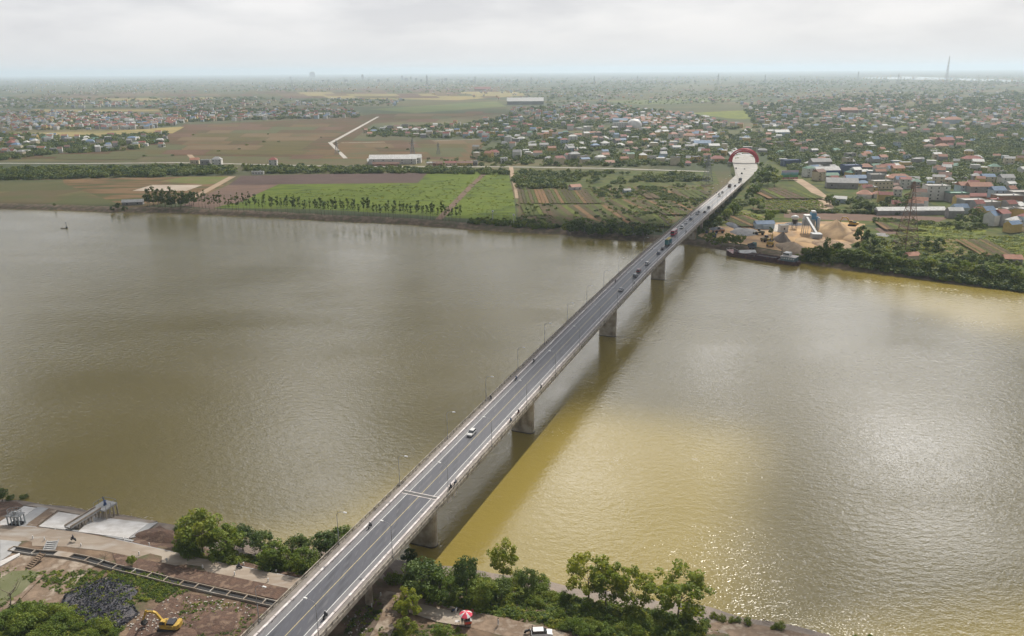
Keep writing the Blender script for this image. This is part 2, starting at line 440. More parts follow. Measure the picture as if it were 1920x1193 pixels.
sheet('dry_grass', [(-60, 338), (120, 336), (430, 330), (425, 345), (372, 372), (268, 388), (240, 396), (120, 391), (-60, 388)], f_dry, 0.05)
sheet('salt_plot', [(248, 358), (285, 347), (380, 347), (350, 358)], f_pale, 0.12)
sheet('small_green_field', [(300, 340), (345, 332), (436, 331), (405, 344), (380, 346)], mf('low_green', (0.12, 0.14, 0.04), (0.16, 0.14, 0.06), .05), 0.10)
sheet('ploughed_field', [(452, 330), (640, 326), (800, 325), (782, 343), (600, 345), (428, 347)], f_purple, 0.08)
sheet('soil_plot', [(428, 347), (525, 345), (490, 360), (455, 378), (400, 392), (340, 386)], f_tan, 0.08)
sheet('green_field', [(525, 345), (785, 343), (802, 325), (952, 320), (964, 372), (968, 414), (900, 412), (760, 402), (600, 393), (400, 390), (455, 376)], f_green, 0.07)
sheet('garden_plot_field', [(965, 352), (1105, 352), (1230, 348), (1340, 345), (1330, 372), (1250, 428), (1200, 432), (1080, 425), (972, 418)], f_orch, 0.07)
sheet('orchard_ground', [(962, 319), (1340, 322), (1350, 346), (1100, 352), (966, 352)], f_dark, 0.08)
sheet('stubble_plain', [(0, 300), (350, 292), (900, 300), (905, 262), (880, 262), (660, 264), (700, 232), (960, 212), (700, 214), (640, 222), (350, 234), (300, 260), (200, 285), (0, 290)], f_brown, 0.05)
sheet('rice_stubble_field', [(600, 298), (640, 266), (900, 262), (912, 268), (880, 300)], f_brown2, 0.10)
sheet('mown_strip', [(0, 249), (200, 247), (330, 238), (350, 236), (320, 252), (120, 256), (0, 253)], f_yel, 0.08)
sheet('yellow_field', [(60, 205), (480, 206), (340, 209), (80, 210)], f_yel, 0.08)
sheet('ripening_field', [(470, 173), (960, 172), (1000, 178), (860, 188), (700, 186), (480, 182)], f_yel, 0.08)
sheet('pale_yellow_field', [(90, 188), (260, 183), (470, 183), (300, 189)], f_yel, 0.08)
sheet('meadow', [(690, 205), (930, 190), (950, 200), (780, 212)], mf('meadow_green', (0.09, 0.12, 0.045), (0.12, 0.13, 0.05), .01), 0.08)
sheet('far_meadow', [(1130, 190), (1330, 184), (1420, 183), (1360, 190), (1200, 197)], mf('meadow_green', (0, 0, 0)), 0.08)
sheet('lime_field', [(1290, 212), (1400, 207), (1480, 212), (1470, 222), (1380, 224)], f_lime, 0.08)  # plain lime grass colour, shared with the other lime sheets
sheet('lime_meadow', [(1560, 236), (1640, 232), (1720, 236), (1650, 242)], f_lime, 0.08)
sheet('lime_pasture', [(1620, 218), (1700, 216), (1800, 224), (1850, 228), (1700, 226)], f_lime, 0.08)  # same lime grass colour as the neighbouring lime sheets
# right bank
sheet('right_bank_ground', [(1335, 400), (1400, 345), (1440, 300), (1600, 300), (1960, 300), (1960, 520), (1700, 500), (1560, 480), (1500, 470), (1400, 460), (1300, 445)], f_dark, 0.05)
sheet('garden_rows', [(1400, 380), (1440, 352), (1530, 372), (1560, 392), (1500, 395), (1420, 402)], f_orch, 0.10)
sheet('weedy_plot', [(1330, 415), (1372, 392), (1410, 395), (1460, 418), (1440, 428), (1380, 432)], mf('weedy', (0.15, 0.17, 0.04), (0.10, 0.10, 0.035), .08, None, (0.17, 0.12, 0.07)), 0.10)
sheet('brown_strip', [(1470, 398), (1700, 404), (1780, 408), (1760, 416), (1560, 413), (1470, 408)], f_tan, 0.10)
sheet('sand_yard', [(1308, 442), (1336, 424), (1400, 426), (1440, 418), (1500, 416), (1560, 415), (1622, 420), (1616, 450), (1585, 462), (1545, 478), (1500, 483), (1440, 475), (1395, 466), (1330, 455)], f_sand, 0.14)
sheet('concrete_pad', [(1453, 421), (1475, 421), (1472, 436), (1450, 434)], f_conc, 0.20)
sheet('lime_plot', [(1630, 416), (1700, 414), (1850, 432), (1840, 446), (1780, 445), (1700, 440), (1690, 432)], f_lime, 0.12)
sheet('seedling_plot', [(1780, 448), (1830, 448), (1900, 480), (1800, 482), (1700, 456)], mf('seedlings', (0.24, 0.17, 0.08), (0.16, 0.12, 0.06), .3, (-.5, 3, .5), (0.10, 0.12, 0.04)), 0.13)
sheet('soil_patch', [(1640, 428), (1668, 426), (1684, 438), (1655, 440)], f_tan, 0.16)
sheet('lime_slope', [(1840, 446), (1960, 440), (1960, 490), (1900, 480)], f_lime, 0.12)
# many narrow garden beds left of the bridge, each its own strip
bedm = [mf('bed_green', (0.058, 0.085, 0.018), (0.090, 0.090, 0.028), .3, None, (0.05, 0.065, 0.016)), mf('bed_brown', (0.120, 0.080, 0.052), (0.085, 0.060, 0.038), .3, None, (0.07, 0.08, 0.026)), mf('bed_lime', (0.115, 0.135, 0.026), (0.075, 0.095, 0.022), .3), mf('bed_dark', (0.055, 0.062, 0.022), (0.075, 0.055, 0.035), .3), mf('bed_orange', (0.19, 0.115, 0.058), (0.14, 0.090, 0.048), .3)]
def beds(x0, x1, y0, xb0, xb1, y1, n, seed):
    r = random.Random(seed)
    for i in range(n):
        a, b_ = i / n, (i + 0.86) / n
        p = [(x0 + (x1 - x0) * a, y0), (x0 + (x1 - x0) * b_, y0), (xb0 + (xb1 - xb0) * b_, y1), (xb0 + (xb1 - xb0) * a, y1)]
        sheet('garden_bed', p, bedm[r.choice([0, 0, 1, 1, 1, 2, 3, 4, 0, 3])], 0.13)
# the brown plain is cut into many plots of slightly different tone
pl_m = [f_brown, f_brown2, mf('plot_green', (0.070, 0.080, 0.032), (0.090, 0.085, 0.038), .02, (.1, 1, 4)), mf('plot_red', (0.120, 0.070, 0.042), (0.09, 0.056, 0.034), .02, (.1, 1, 4)), mf('plot_olive', (0.095, 0.076, 0.026), (0.075, 0.066, 0.022), .02, (.1, 1, 4)), mf('plot_straw', (0.135, 0.095, 0.048), (0.115, 0.082, 0.042), .02, (.1, 1, 4))]
def inpoly(poly, x, y):
    c = False; j = len(poly) - 1
    for i in range(len(poly)):
        xi, yi = poly[i]; xj, yj = poly[j]
        if (yi > y) != (yj > y) and x < (xj - xi) * (y - yi) / (yj - yi) + xi: c = not c
        j = i
    return c
def plots(poly, rows, wx, seed, skew=-1.6, prob=.9):
    r = random.Random(seed)
    for a, b_ in zip(rows[:-1], rows[1:]):
        x = min(p[0] for p in poly) - 30
        while x < max(p[0] for p in poly):
            w = wx * r.uniform(.6, 1.5) * (a - 125) / 130; x2 = x + w; k_ = (b_ - a) * skew
            q = [(x, a + .25), (x2 - 1, a + .25), (x2 - 1 + k_, b_), (x + k_, b_)]
            if all(inpoly(poly, *p) for p in q) and r.random() < prob: sheet('field_plot', q, r.choice(pl_m), 0.13)
            x = x2
plots([(335, 232), (690, 222), (622, 264), (650, 298), (300, 300), (180, 292), (250, 262)], [233, 238, 244, 250, 257, 264, 272, 281, 290, 298], 70, 1)
plots([(660, 262), (910, 262), (905, 298), (655, 299)], [264, 270, 277, 285, 294, 298], 60, 2, 1.2)
plots([(640, 232), (700, 212), (960, 206), (900, 222), (690, 240)], [209, 213, 218, 223, 229, 236], 80, 3)
plots([(-30, 286), (350, 278), (350, 303), (-30, 303)], [284, 289, 294, 299], 90, 4)
plots([(-30, 336), (250, 334), (240, 392), (-30, 388)], [338, 347, 357, 368, 380, 387], 120, 5, -1.6, .6)
plots([(0, 172), (960, 162), (960, 184), (470, 186), (0, 190)], [163, 166, 169, 172.5, 176, 180, 184, 188], 90, 6, 2, .7)
beds(970, 1105, 355, 975, 1130, 381, 22, 1)
beds(975, 1130, 383, 985, 1150, 404, 18, 2)
beds(1010, 1180, 385, 1060, 1240, 424, 16, 3)
beds(1190, 1320, 356, 1215, 1350, 372, 10, 4)
beds(1135, 1190, 374, 1175, 1245, 398, 9, 5)
beds(1200, 1262, 376, 1245, 1318, 402, 9, 6)
beds(1165, 1240, 402, 1210, 1262, 424, 9, 7)
beds(1000, 1100, 406, 1010, 1160, 423, 14, 8)
beds(1400, 1500, 352, 1440, 1550, 372, 9, 9)
beds(1345, 1400, 404, 1385, 1450, 424, 8, 10)
beds(1790, 1850, 449, 1840, 1905, 478, 12, 11)
beds(1640, 1690, 416, 1660, 1740, 430, 8, 12)

# ---- far roads and the dyke road
r_conc = mf('road_concrete', (0.42, 0.40, 0.37), (0.34, 0.32, 0.29), 0.1)
r_dirt = mf('dirt_road', (0.36, 0.27, 0.19), (0.28, 0.21, 0.15), 0.1)
r_asph = mat('asphalt_far', (0.16, 0.16, 0.165), (0.20, 0.20, 0.20), 0.2, 0.6)
ribbon('dyke_road', [(-40, 306), (150, 307), (330, 305), (420, 307), (640, 312), (960, 313), (1150, 316), (1240, 319), (1330, 322)], 6, r_conc)
ribbon('field_road', [(709, 219), (620, 268)], 7, r_conc, 0.16); ribbon('field_path', [(618, 267), (648, 297)], 6, r_conc, 0.18)
ribbon('farm_track', [(345, 279), (366, 302)], 7, r_dirt, 0.17)
ribbon('field_edge_road', [(640, 268), (760, 266), (905, 261)], 4, r_conc, 0.19)
ribbon('access_road', [(958, 313), (962, 335), (968, 352), (971, 372)], 5, r_dirt, 0.18)
ribbon('field_boundary_track', [(908, 326), (880, 352), (842, 392), (822, 412)], 6, f_tan, 0.20)
ribbon('ditch_track', [(436, 331), (405, 348), (372, 366), (330, 380)], 8, r_dirt, 0.21)
ribbon('village_road', [(1495, 336), (1520, 352), (1545, 372), (1552, 392)], 11, r_dirt, 0.22)
ribbon('village_lane', [(1553, 388), (1540, 396), (1440, 395)], 5, r_dirt, 0.24)
ribbon('curving_road', [(1635, 203), (1640, 207), (1680, 215), (1735, 224), (1840, 230)], 14, r_dirt, 0.22)
ribbon('lane_by_houses', [(1700, 320), (1740, 322), (1788, 331)], 7, r_dirt, 0.22)
# the second river on the horizon
def bright_water(pts, nm): sheet(nm, pts, MATS['river_water'], 0.5)
bright_water([(1612, 146), (1700, 143.5), (1760, 145.5), (1930, 151), (1930, 154.5), (1800, 151), (1700, 149), (1640, 148.5)], 'distant_river')

# ---- haze
hm = bpy.data.materials.new('haze'); hm.use_nodes = True
ht = hm.node_tree; ht.nodes.clear()
ho = N(ht, 'ShaderNodeOutputMaterial'); pv = N(ht, 'ShaderNodeVolumePrincipled')
pv.inputs['Color'].default_value = (0.73, 0.865, 1.0, 1); pv.inputs['Density'].default_value = 0.00008; pv.inputs['Anisotropy'].default_value = 0.2
ht.links.new(pv.outputs[0], ho.inputs['Volume'])
mb = MB(); mb.box(-34000, 34000, -2000, 42000, -6, 215)
hz_o = mb.build('haze', hm); hz_o['kind'] = 'stuff'

# ---- clouds above the river (well above the haze)
mt, t, b = base_mat('cloud'); t.nodes.clear()
oo = N(t, 'ShaderNodeOutputMaterial')
df = N(t, 'ShaderNodeBsdfDiffuse'); df.inputs[0].default_value = (0.9, 0.9, 0.92, 1)
tl = N(t, 'ShaderNodeBsdfTranslucent'); tl.inputs[0].default_value = (0.82, 0.83, 0.86, 1)
ms = N(t, 'ShaderNodeMixShader'); ms.inputs[0].default_value = 0.6
t.links.new(df.outputs[0], ms.inputs[1]); t.links.new(tl.outputs[0], ms.inputs[2])
tp = N(t, 'ShaderNodeBsdfTransparent')
at = N(t, 'ShaderNodeAttribute'); at.attribute_name = 'cover'
gn = N(t, 'ShaderNodeTexNoise'); gn.inputs['Scale'].default_value = 0.012; gn.inputs['Detail'].default_value = 4
g = N(t, 'ShaderNodeNewGeometry'); t.links.new(g.outputs['Position'], gn.inputs['Vector'])
al = math_node(t, 'SUBTRACT', math_node(t, 'MULTIPLY', at.outputs['Fac'], 1.15), math_node(t, 'MULTIPLY', gn.outputs[0], 0.35), clamp=True)
m2 = N(t, 'ShaderNodeMixShader'); t.links.new(al, m2.inputs[0]); t.links.new(tp.outputs[0], m2.inputs[1]); t.links.new(ms.outputs[0], m2.inputs[2])
t.links.new(m2.outputs[0], oo.inputs[0])
CLOUD = mt
ALT = 2000.0
CO = (ALT / tan(SUN_EL) * sin(SUN_AZ), ALT / tan(SUN_EL) * cos(SUN_AZ))
def smooth(a, b_, x): tt = min(1, max(0, (x - a) / (b_ - a))); return tt * tt * (3 - 2 * tt)
def cover_at(x, y):
    """how much cloud stands between the sun and ground point x, y"""
    wob = 14 * sin(x * .021 + 1.3) + 10 * sin(y * .027 + x * .013) + 6 * sin(x * .06)
    # river reach beyond the sunlit pool, up to the far bank and the brown fields on the left
    yb = max(236, 270 - 1.1 * max(0, 30 - x)) + .6 * wob
    a = max(smooth(yb - 20, yb + 22, y), smooth(-10, 16, x - (52 + .4 * wob + 0.36 * (y - 165))) * smooth(140, 152, y)) * (1 - smooth(610, 700, y + 0.2 * x))
    a *= 1 - smooth(150, 260, x + 0.25 * (y - 400) + wob) * smooth(300, 400, y)
    # left, near water lies in shade too
    c_ = (1 - smooth(-52, -22, x - 0.35 * (y - 215) + wob * .6)) * smooth(196, 216, y - 0.02 * x) * (1 - smooth(600, 680, y))
    # the plain on the left
    d_ = 0.34 * (1 - smooth(-150, 150, x - 0.12 * (y - 900) + 2 * wob)) * smooth(560, 760, y) * (0.55 + 0.45 * sin(y * .0032 + x * .0018 + 0.6))
    return max(a, c_, d_)
def make_cloud(x0, x1, y0, y1, step, nm):
    nx, ny = int((x1 - x0) / step), int((y1 - y0) / step)
    ix = {}; V = []; cov = []; Fc = []
    for top in (0, 1):
        for j in range(ny + 1):
            for i in range(nx + 1):
                x, y = x0 + i * step, y0 + j * step
                c_ = cover_at(x, y)
                wv = 12 * sin(x * .05 + y * .03) * sin(y * .045) + 8 * sin(x * .11 + 2) * sin(y * .09)
                z = ALT + (wv + 30 * sqrt(max(c_, 0)) if top else -10 * c_ + .3 * wv)
                k = z / tan(SUN_EL) 
                V.append((x + CO[0], y + CO[1], z)); cov.append(c_); ix[top, i, j] = len(V) - 1
    for top in (0, 1):
        for j in range(ny):
            for i in range(nx):
                q = [ix[top, i, j], ix[top, i + 1, j], ix[top, i + 1, j + 1], ix[top, i, j + 1]]
                if max(cov[k] for k in q) > 0.02: Fc.append(tuple(q) if top else tuple(q[::-1]))
    me = raw_mesh(nm, V, Fc, CLOUD, smooth=True)
    a = me.attributes.new('cover', 'FLOAT', 'POINT'); a.data.foreach_set('value', np.array(cov, dtype=np.float32))
    return tag(link(nm, me), kind='structure')
make_cloud(-700, 520, 170, 760, 12, 'clouds')
make_cloud(-2600, 420, 772, 3000, 40, 'clouds')

# ================================================================== BRIDGE
m_asph = mat('asphalt', (0.080, 0.083, 0.098), (0.064, 0.066, 0.078), 0.5, 0.45, 0.004, c3=(0.098, 0.098, 0.108), stretch=(BAZ, 2.2, 0.15), spec=0.3)
m_gutter = mat('dusty_asphalt', (0.17, 0.165, 0.17), (0.13, 0.13, 0.14), 0.6, 0.6, 0.004, stretch=(BAZ, 1.5, 0.3))
m_walk = mat('footway_concrete', (0.24, 0.215, 0.195), (0.175, 0.16, 0.15), 0.5, 0.85, 0.01)
m_conc = mat('weathered_concrete', (0.38, 0.34, 0.28), (0.26, 0.23, 0.19), 0.7, 0.85, 0.02, c3=(0.13, 0.115, 0.10), detail=7, lo=.38, hi=.68)
m_conc2 = mat('pier_concrete', (0.42, 0.37, 0.30), (0.31, 0.265, 0.205), 0.35, 0.8, 0.02, c3=(0.20, 0.165, 0.125), detail=7, lo=.38, hi=.66)
m_kerb = mat('whitewashed_kerb', (0.66, 0.63, 0.61), (0.50, 0.46, 0.45), 0.8, 0.8, 0.01, c3=(0.42, 0.38, 0.36))
m_white = mat('road_paint_white', (0.62, 0.62, 0.60), (0.45, 0.45, 0.44), 2.0, 0.6)
m_yellow = mat('road_paint_yellow', (0.46, 0.38, 0.20), (0.34, 0.29, 0.17), 2.0, 0.6)
m_steel = mat('galvanised_steel', (0.32, 0.33, 0.34), (0.24, 0.25, 0.26), 2.0, 0.45, metal=0.6)
m_dark = mat('dark_opening', (0.02, 0.02, 0.022), (0.03, 0.03, 0.03), 1, 0.7)
m_joint = mat('steel_joint', (0.09, 0.088, 0.085), (0.06, 0.06, 0.06), 2, 0.6)

bridge = empty('bridge', BP(162, 0, 0), 0, 'long concrete road bridge with haunched girder crossing the muddy river', 'bridge')
bridge.matrix_world = Matrix.Translation(BP(0, 0, 0)) @ Matrix.Rotation(-BAZ, 4, 'Z')    # local: x across, y along
S0, S1 = 40.0, 838.0
def sweep(name, prof, m_, s0=S0, s1=S1, step=6.0, close=True, mi=None, zf=None, sub=None, parent=bridge, cap=True):
    """prof: [(l, dz)] swept along the deck; zf(s) gives extra drop for points flagged in sub"""
    n = max(2, int((s1 - s0) / step) + 1); V = []; Fc = []
    for k in range(n):
        s = s0 + (s1 - s0) * k / (n - 1); z = deck_z(s)
        for j, (l, dz) in enumerate(prof):
            e = zf(s) if (sub and j in sub) else 0
            V.append((l, s, z + dz - e))
    c = len(prof); seg = c if close else c - 1
    for k in range(n - 1):
        for j in range(seg):
            a, b_ = k * c + j, k * c + (j + 1) % c
            Fc.append((a, b_, b_ + c, a + c))
    if close and cap: Fc += [tuple(range(c)), tuple(range((n - 1) * c, n * c))[::-1]]
    o = MB().add(V, Fc).build(name, m_, parent)
    return o
sweep('roadway', [(-5.1, 0.0), (5.1, 0.0), (5.1, -0.3), (-5.1, -0.3)], m_asph)
sweep('shoulder', [(-5.08, 0.006), (-3.7, 0.006), (-3.7, -0.01), (-5.08, -0.01)], m_gutter)
sweep('shoulder', [(3.7, 0.006), (5.08, 0.006), (5.08, -0.01), (3.7, -0.01)], m_gutter)
for l_ in (-2.45, -1.05, 1.05, 2.45): sweep('tyre_track', [(l_ - .38, 0.005), (l_ + .38, 0.005)], mat('worn_asphalt', (0.050, 0.052, 0.062), (0.072, 0.074, 0.088), 0.35, 0.5, c3=(0.068, 0.07, 0.085), stretch=(BAZ, 1.5, 0.06), spec=.3), close=False)
sweep('edge_line', [(-3.62, 0.010), (-3.44, 0.010)], m_white, close=False)
sweep('edge_line', [(3.44, 0.010), (3.62, 0.010)], m_white, close=False)
sweep('centre_line', [(-0.08, 0.012), (0.08, 0.012)], m_yellow, close=False)
for sg in (-1, 1):
    sweep('footway', [(sg * 5.62, 0.20), (sg * 7.05, 0.20), (sg * 7.05, -0.3), (sg * 5.62, -0.3)], m_walk)
    sweep('edge_beam', [(sg * 7.05, 0.42), (sg * 7.4, 0.42), (sg * 7.4, -0.62), (sg * 7.05, -0.45)], m_conc)
    sweep('handrail', [(sg * 7.12, 1.06), (sg * 7.30, 1.06), (sg * 7.30, 1.2), (sg * 7.12, 1.2)], m_conc)
    sweep('handrail', [(sg * 7.17, 0.72), (sg * 7.26, 0.72), (sg * 7.26, 0.80), (sg * 7.17, 0.80)], m_conc)
    # low kerb between road and footway laid in blocks
    nb = 150; L = (S1 - S0) / nb
    w0, w1, hh = (5.1, 5.62, 0.42)
    me = None
    for i in range(nb):
        s = S0 + (i + .5) * L; a = atan2(deck_z(s + L / 2) - deck_z(s - L / 2), L)
        if me is None:
            k = MB(); xa, xb = sorted((sg * w0, sg * w1))
            k.box(xa, xb, -L / 2 + 0.07, L / 2 - 0.07, -0.28, hh)
            o = k.build('kerb_block', m_kerb, bridge); me = o.data
        else: o = link('kerb_block', me, bridge)
        o.location = (0, s, deck_z(s)); o.rotation_euler = (a, 0, 0)
    pst = MB()
    ns = int((S1 - S0) / 2.0)
    for i in range(ns):
        s = S0 + 1 + i * 2.0; z = deck_z(s)
        pst.box(sg * 7.21 - .09, sg * 7.21 + .09, s - .1, s + .1, z + .42, z + 1.06)
    pst.build('railing_posts', m_conc, bridge)['kind'] = 'stuff'
    dr_ = MB()
    for i in range(int((S1 - S0) / 7.2)):
        s = S0 + 3 + i * 7.2; z = deck_z(s)
        dr_.box(sg * 6.98 - .25, sg * 6.98 + .05, s - .35, s + .35, z + .2, z + .215)
        dr_.box(sg * 5.02 - .22, sg * 5.02 + .06, s - .22, s + .22, z + .012, z + .02)
    dr_.build('drain_gratings', m_dark, bridge)['kind'] = 'stuff'
PIERS = [162.4, 236.3, 347.9, 461.3, 574.0]
def haunch(s):
    if s < 162.4 or s > 600: return 0.0
    e = 0
    for p in PIERS[1:4]:
        e = max(e, 2.9 * max(0, 1 - abs(s - p) / 50.0) ** 2)
    return e
for sg in (-1, 1):
    sweep('deck_wing', [(sg * 7.05, -0.3), (sg * 7.05, -0.45), (sg * 3.7, -0.85), (sg * 3.7, -0.3)], m_conc)
sweep('box_girder', [(-3.7, -0.31), (3.7, -0.31), (3.2, -2.3), (-3.2, -2.3)], m_conc, 163.0, 604.0, 4.0, zf=haunch, sub=(2, 3))
for s0_, s1_ in ((S0, 161.8), (605.2, S1)):
    for l in (-4.9, -2.45, 0, 2.45, 4.9):
        zt = -0.62 if abs(l) > 4 else -0.31
        sweep('concrete_beam', [(l - .45, zt), (l + .45, zt), (l + .22, -1.0), (l + .3, -1.9), (l - .3, -1.9), (l - .22, -1.0)], m_conc, s0_, s1_, 11.0)
for s in (161.9, 604.6):
    z = deck_z(s)
    MB().box(-5.05, 5.05, s - .45, s + .45, z + .012, z + .03).build('expansion_joint', m_joint, bridge)
    MB().box(-5.05, 5.05, s - .85, s - .6, z + .012, z + .026).build('joint_edge_strip', m_kerb, bridge)
    MB().box(-5.05, 5.05, s + .6, s + .85, z + .012, z + .026).build('joint_edge_strip', m_kerb, bridge)
def stadium(w, d, n=8):
    r = d / 2; pts = []
    for i in range(n + 1): a = -pi / 2 + pi * i / n; pts.append((w / 2 - r + r * cos(a), r * sin(a)))
    for i in range(n + 1): a = pi / 2 + pi * i / n; pts.append((-w / 2 + r + r * cos(a), r * sin(a)))
    return pts
def pier(s, w, d, ztop, zbot, foot=True):
    P0 = stadium(w, d); k = MB(); nP = len(P0); lv = []
    for f_, z in ((1.0, zbot), (1.0, zbot + (ztop - zbot) * .5), (1.0, ztop)): lv += [(x * f_, s + y * f_, z) for x, y in P0]
    Fc = [(a * nP + i, a * nP + (i + 1) % nP, (a + 1) * nP + (i + 1) % nP, (a + 1) * nP + i) for a in range(2) for i in range(nP)]
    Fc += [tuple(range(nP))[::-1], tuple(range(2 * nP, 3 * nP))]
    o = k.add(lv, Fc).build('pier', m_conc2, bridge)
    if foot:
        c2 = MB().prism([(x * 1.03 + 0, y * 1.12) for x, y in P0], -1.0, 0.35, M=Matrix.Translation((0, s, 0))).build('waterline_band', mat('wet_concrete', (0.09, 0.08, 0.06), (0.12, 0.10, 0.08), 1, 0.5), o)
    return o
for s in PIERS:
    zt = deck_z(s) - 2.3 - haunch(s)
    if s == 162.4:
        zt = deck_z(s) - 3.0
        MB().box(-5.6, 5.6, s - 1.3, s + 1.3, zt + .002, deck_z(s) - 1.92).build('cap_beam', m_conc2, bridge)
    o = pier(s, 8.2, 3.0, zt, -3, s < 500)
    MB().box(-3.6, 3.6, s - 1.0, s + 1.0, zt + .01, zt + .5).build('bearing_block', m_conc2, o) if s != 162.4 else None
for dl in (0, 2.0):                                   # the pair of hanging plates at the first joint
    MB().box(5.75, 5.95, 166.0 + dl * 1.6, 167.9 + dl * 1.6, deck_z(167) - 3.6, deck_z(167) - 0.6).build('hanging_plate', m_kerb, bridge)
for s in [64, 97.5, 131] + [574 + 30.5 * k for k in range(1, 9)]:
    z = deck_z(s); x, y, _ = BP(s, 0, 0); gz = land_z(x, y) - 1
    if z - 3 < gz + 1: continue
    zt = z - 3.0
    MB().add([(-6, s - .9, zt + 1.08), (6, s - .9, zt + 1.08), (6, s + .9, zt + 1.08), (-6, s + .9, zt + 1.08), (-4, s - .9, zt - .3), (4, s - .9, zt - .3), (4, s + .9, zt - .3), (-4, s + .9, zt - .3), (-6, s - .9, zt + .4), (6, s - .9, zt + .4), (6, s + .9, zt + .4), (-6, s + .9, zt + .4)],
             [(0, 1, 2, 3), (4, 5, 6, 7), (0, 1, 9, 8), (8, 9, 5, 4), (2, 3, 11, 10), (10, 11, 7, 6), (0, 3, 11, 8), (8, 11, 7, 4), (1, 2, 10, 9), (9, 10, 6, 5)]).build('cap_beam', m_conc2, bridge)
    for sg in ((-1, 1) if s > 500 else (-1, 1)):
        pier(s, 1.8, 1.8, zt - .31, gz, False).location = (sg * 2.9, 0, 0)

# ---- approach plaza and embankment beyond the bridge
pz = [(1364, 343), (1379, 329), (1377, 317), (1373, 303), (1370, 294), (1398, 290), (1416, 296), (1419, 305), (1421, 317), (1410, 330), (1391, 347)]
m_plaza = mat('plaza_concrete', (0.25, 0.235, 0.205), (0.20, 0.19, 0.17), 0.12, 0.7, c3=(0.17, 0.165, 0.155), spec=0.3)  # the concrete's own tones, mixed by noise
V = []
for x, y in pz:
    z = 8.2 if y > 335 else 7.2
    V.append((*G(x, y, z), z))
n_ = len(V); c0 = Vector((0, 0, 0))
for v in V: c0 += Vector(v) / n_
low = [((v[0] - c0.x) * 1.0 + c0.x + (v[0] - c0.x) / (Vector(v) - c0).length * 9, v[1] + (v[1] - c0.y) / (Vector(v) - c0).length * 9, 2.9) for v in V]
k = MB(); k.add(V + low, [tuple(range(n_))], 0); k.add(V + low, [(i, (i + 1) % n_, n_ + (i + 1) % n_, n_ + i) for i in range(n_)], 1)
o = k.build('approach_road', [m_plaza, f_dark]); tag(o, kind='structure')
ribbon('town_road', [(*G(1392, 292, 7.1), 7.1), (*G(1378, 283, 5), 5.0), (*G(1362, 275, 3.4), 3.4), (*G(1343, 266, 3.3), 3.3), (*G(1300, 258, 3.3), 3.3), (*G(1230, 236, 3.3), 3.3), (*G(1150, 212, 3.3), 3.3), (*G(1070, 192, 3.3), 3.3)], [30, 24, 20, 18, 16, 16, 16, 16], r_asph, world=True, thick=1.0)
k = MB(); a = V[0]; b_ = V[-1]
# ---- red arch gateway
m_red = mat('red_painted_steel', (0.50, 0.025, 0.04), (0.42, 0.02, 0.035), 0.5, 0.4)
gl = Vector((*G(1368, 304, 7.2), 7.0)); gr = Vector((*G(1421, 306, 7.2), 7.0))
arch = empty('arch_gateway', (gl + gr) / 2, atan2((gr - gl).y, (gr - gl).x), 'red steel arch gateway spanning the road at the far bridge end', 'gateway')
span = (gr - gl).length
def arch_pts(r, hgt, y, n=22): return [Vector((-r * cos(pi * i / n), y, hgt * sin(pi * i / n) ** .85)) for i in range(n + 1)]
for y in (-4, 4):
    for r_, h_ in ((span / 2, 17.0), (span / 2 - 1.9, 14.6)):
        MB().tube(arch_pts(r_, h_, y), 0.75, 6).build('arch_rib', m_red, arch)
    k = MB(); A_ = arch_pts(span / 2, 17, y); B_ = arch_pts(span / 2 - 1.9, 14.6, y)
    for i in range(22): k.bar(A_[i], B_[i], .18); k.bar(A_[i], B_[i + 1], .16)
    k.build('arch_web', m_red, arch)
A_ = arch_pts(span / 2, 17, -4); B_ = arch_pts(span / 2, 17, 4); k = MB()
for i in range(4, 19): k.bar(A_[i], B_[i], .22); k.bar(A_[i], B_[i + 1], .14)
k.build('cross_bracing', m_red, arch)
k = MB(); q = []
for i in range(5, 18): q.append((A_[i] * .985, B_[i] * .985))
k.add([p for ab in q for p in ab], [(2 * i, 2 * i + 1, 2 * i + 3, 2 * i + 2) for i in range(len(q) - 1)]).build('arch_canopy', mat('pink_canopy', (0.50, 0.08, 0.10), (0.45, 0.05, 0.07), 1, .5), arch)
for sx in (-1, 1): MB().box(sx * span / 2 - 1.6, sx * span / 2 + 1.6, -5.5, 5.5, -1.0, 1.2).build('arch_footing', f_conc, arch)

# ---- street lamps
def lamp_mesh():
    k = MB(); k.tube([(0, 0, 0), (0, 0, 4.2), (0, 0, 7.6)], [.085, .07, .05], 6)
    k.tube([(0, 0, 7.6), (0.15, 0, 8.15), (0.6, 0, 8.6), (1.3, 0, 8.8), (2.0, 0, 8.85)], [.06, .05, .045, .04, .04], 6)
    h = MB(); h.box(1.9, 2.75, -.17, .17, 8.78, 8.92); h.box(2.0, 2.7, -.12, .12, 8.92, 8.97)
    b_ = MB(); b_.box(-.2, .2, -.2, .2, 0, .25)
    return k, h, b_
k, h_, b_ = lamp_mesh()
lamp0 = empty('street_lamp', (0, 0, 0), 0, None, 'street lamp', 'street lamps along the bridge')
k.build('pole', m_steel, lamp0, smooth=True); h_.build('lamp_head', mat('lamp_white', (0.75, 0.75, 0.73), (0.65, 0.65, 0.64), 2, .4), lamp0); b_.build('base_plate', m_steel, lamp0)
first = True
for sg in (-1, 1):
    for i in range(26):
        s = 106.5 + 28.7 * i
        if s > 835: break
        x, y, z = BP(s, sg * 7.15, deck_z(s) + .42)
        rz = -BAZ + (0 if sg < 0 else pi)
        o = lamp0 if first else copy_tree(lamp0); first = False
        o.location = (x, y, z); o.rotation_euler = (0, 0, rz)
        side = 'left' if sg < 0 else 'right'
        o['label'] = f'{ordinal(i + 1)} nearest of the slender steel street lamps on the {side} bridge railing'

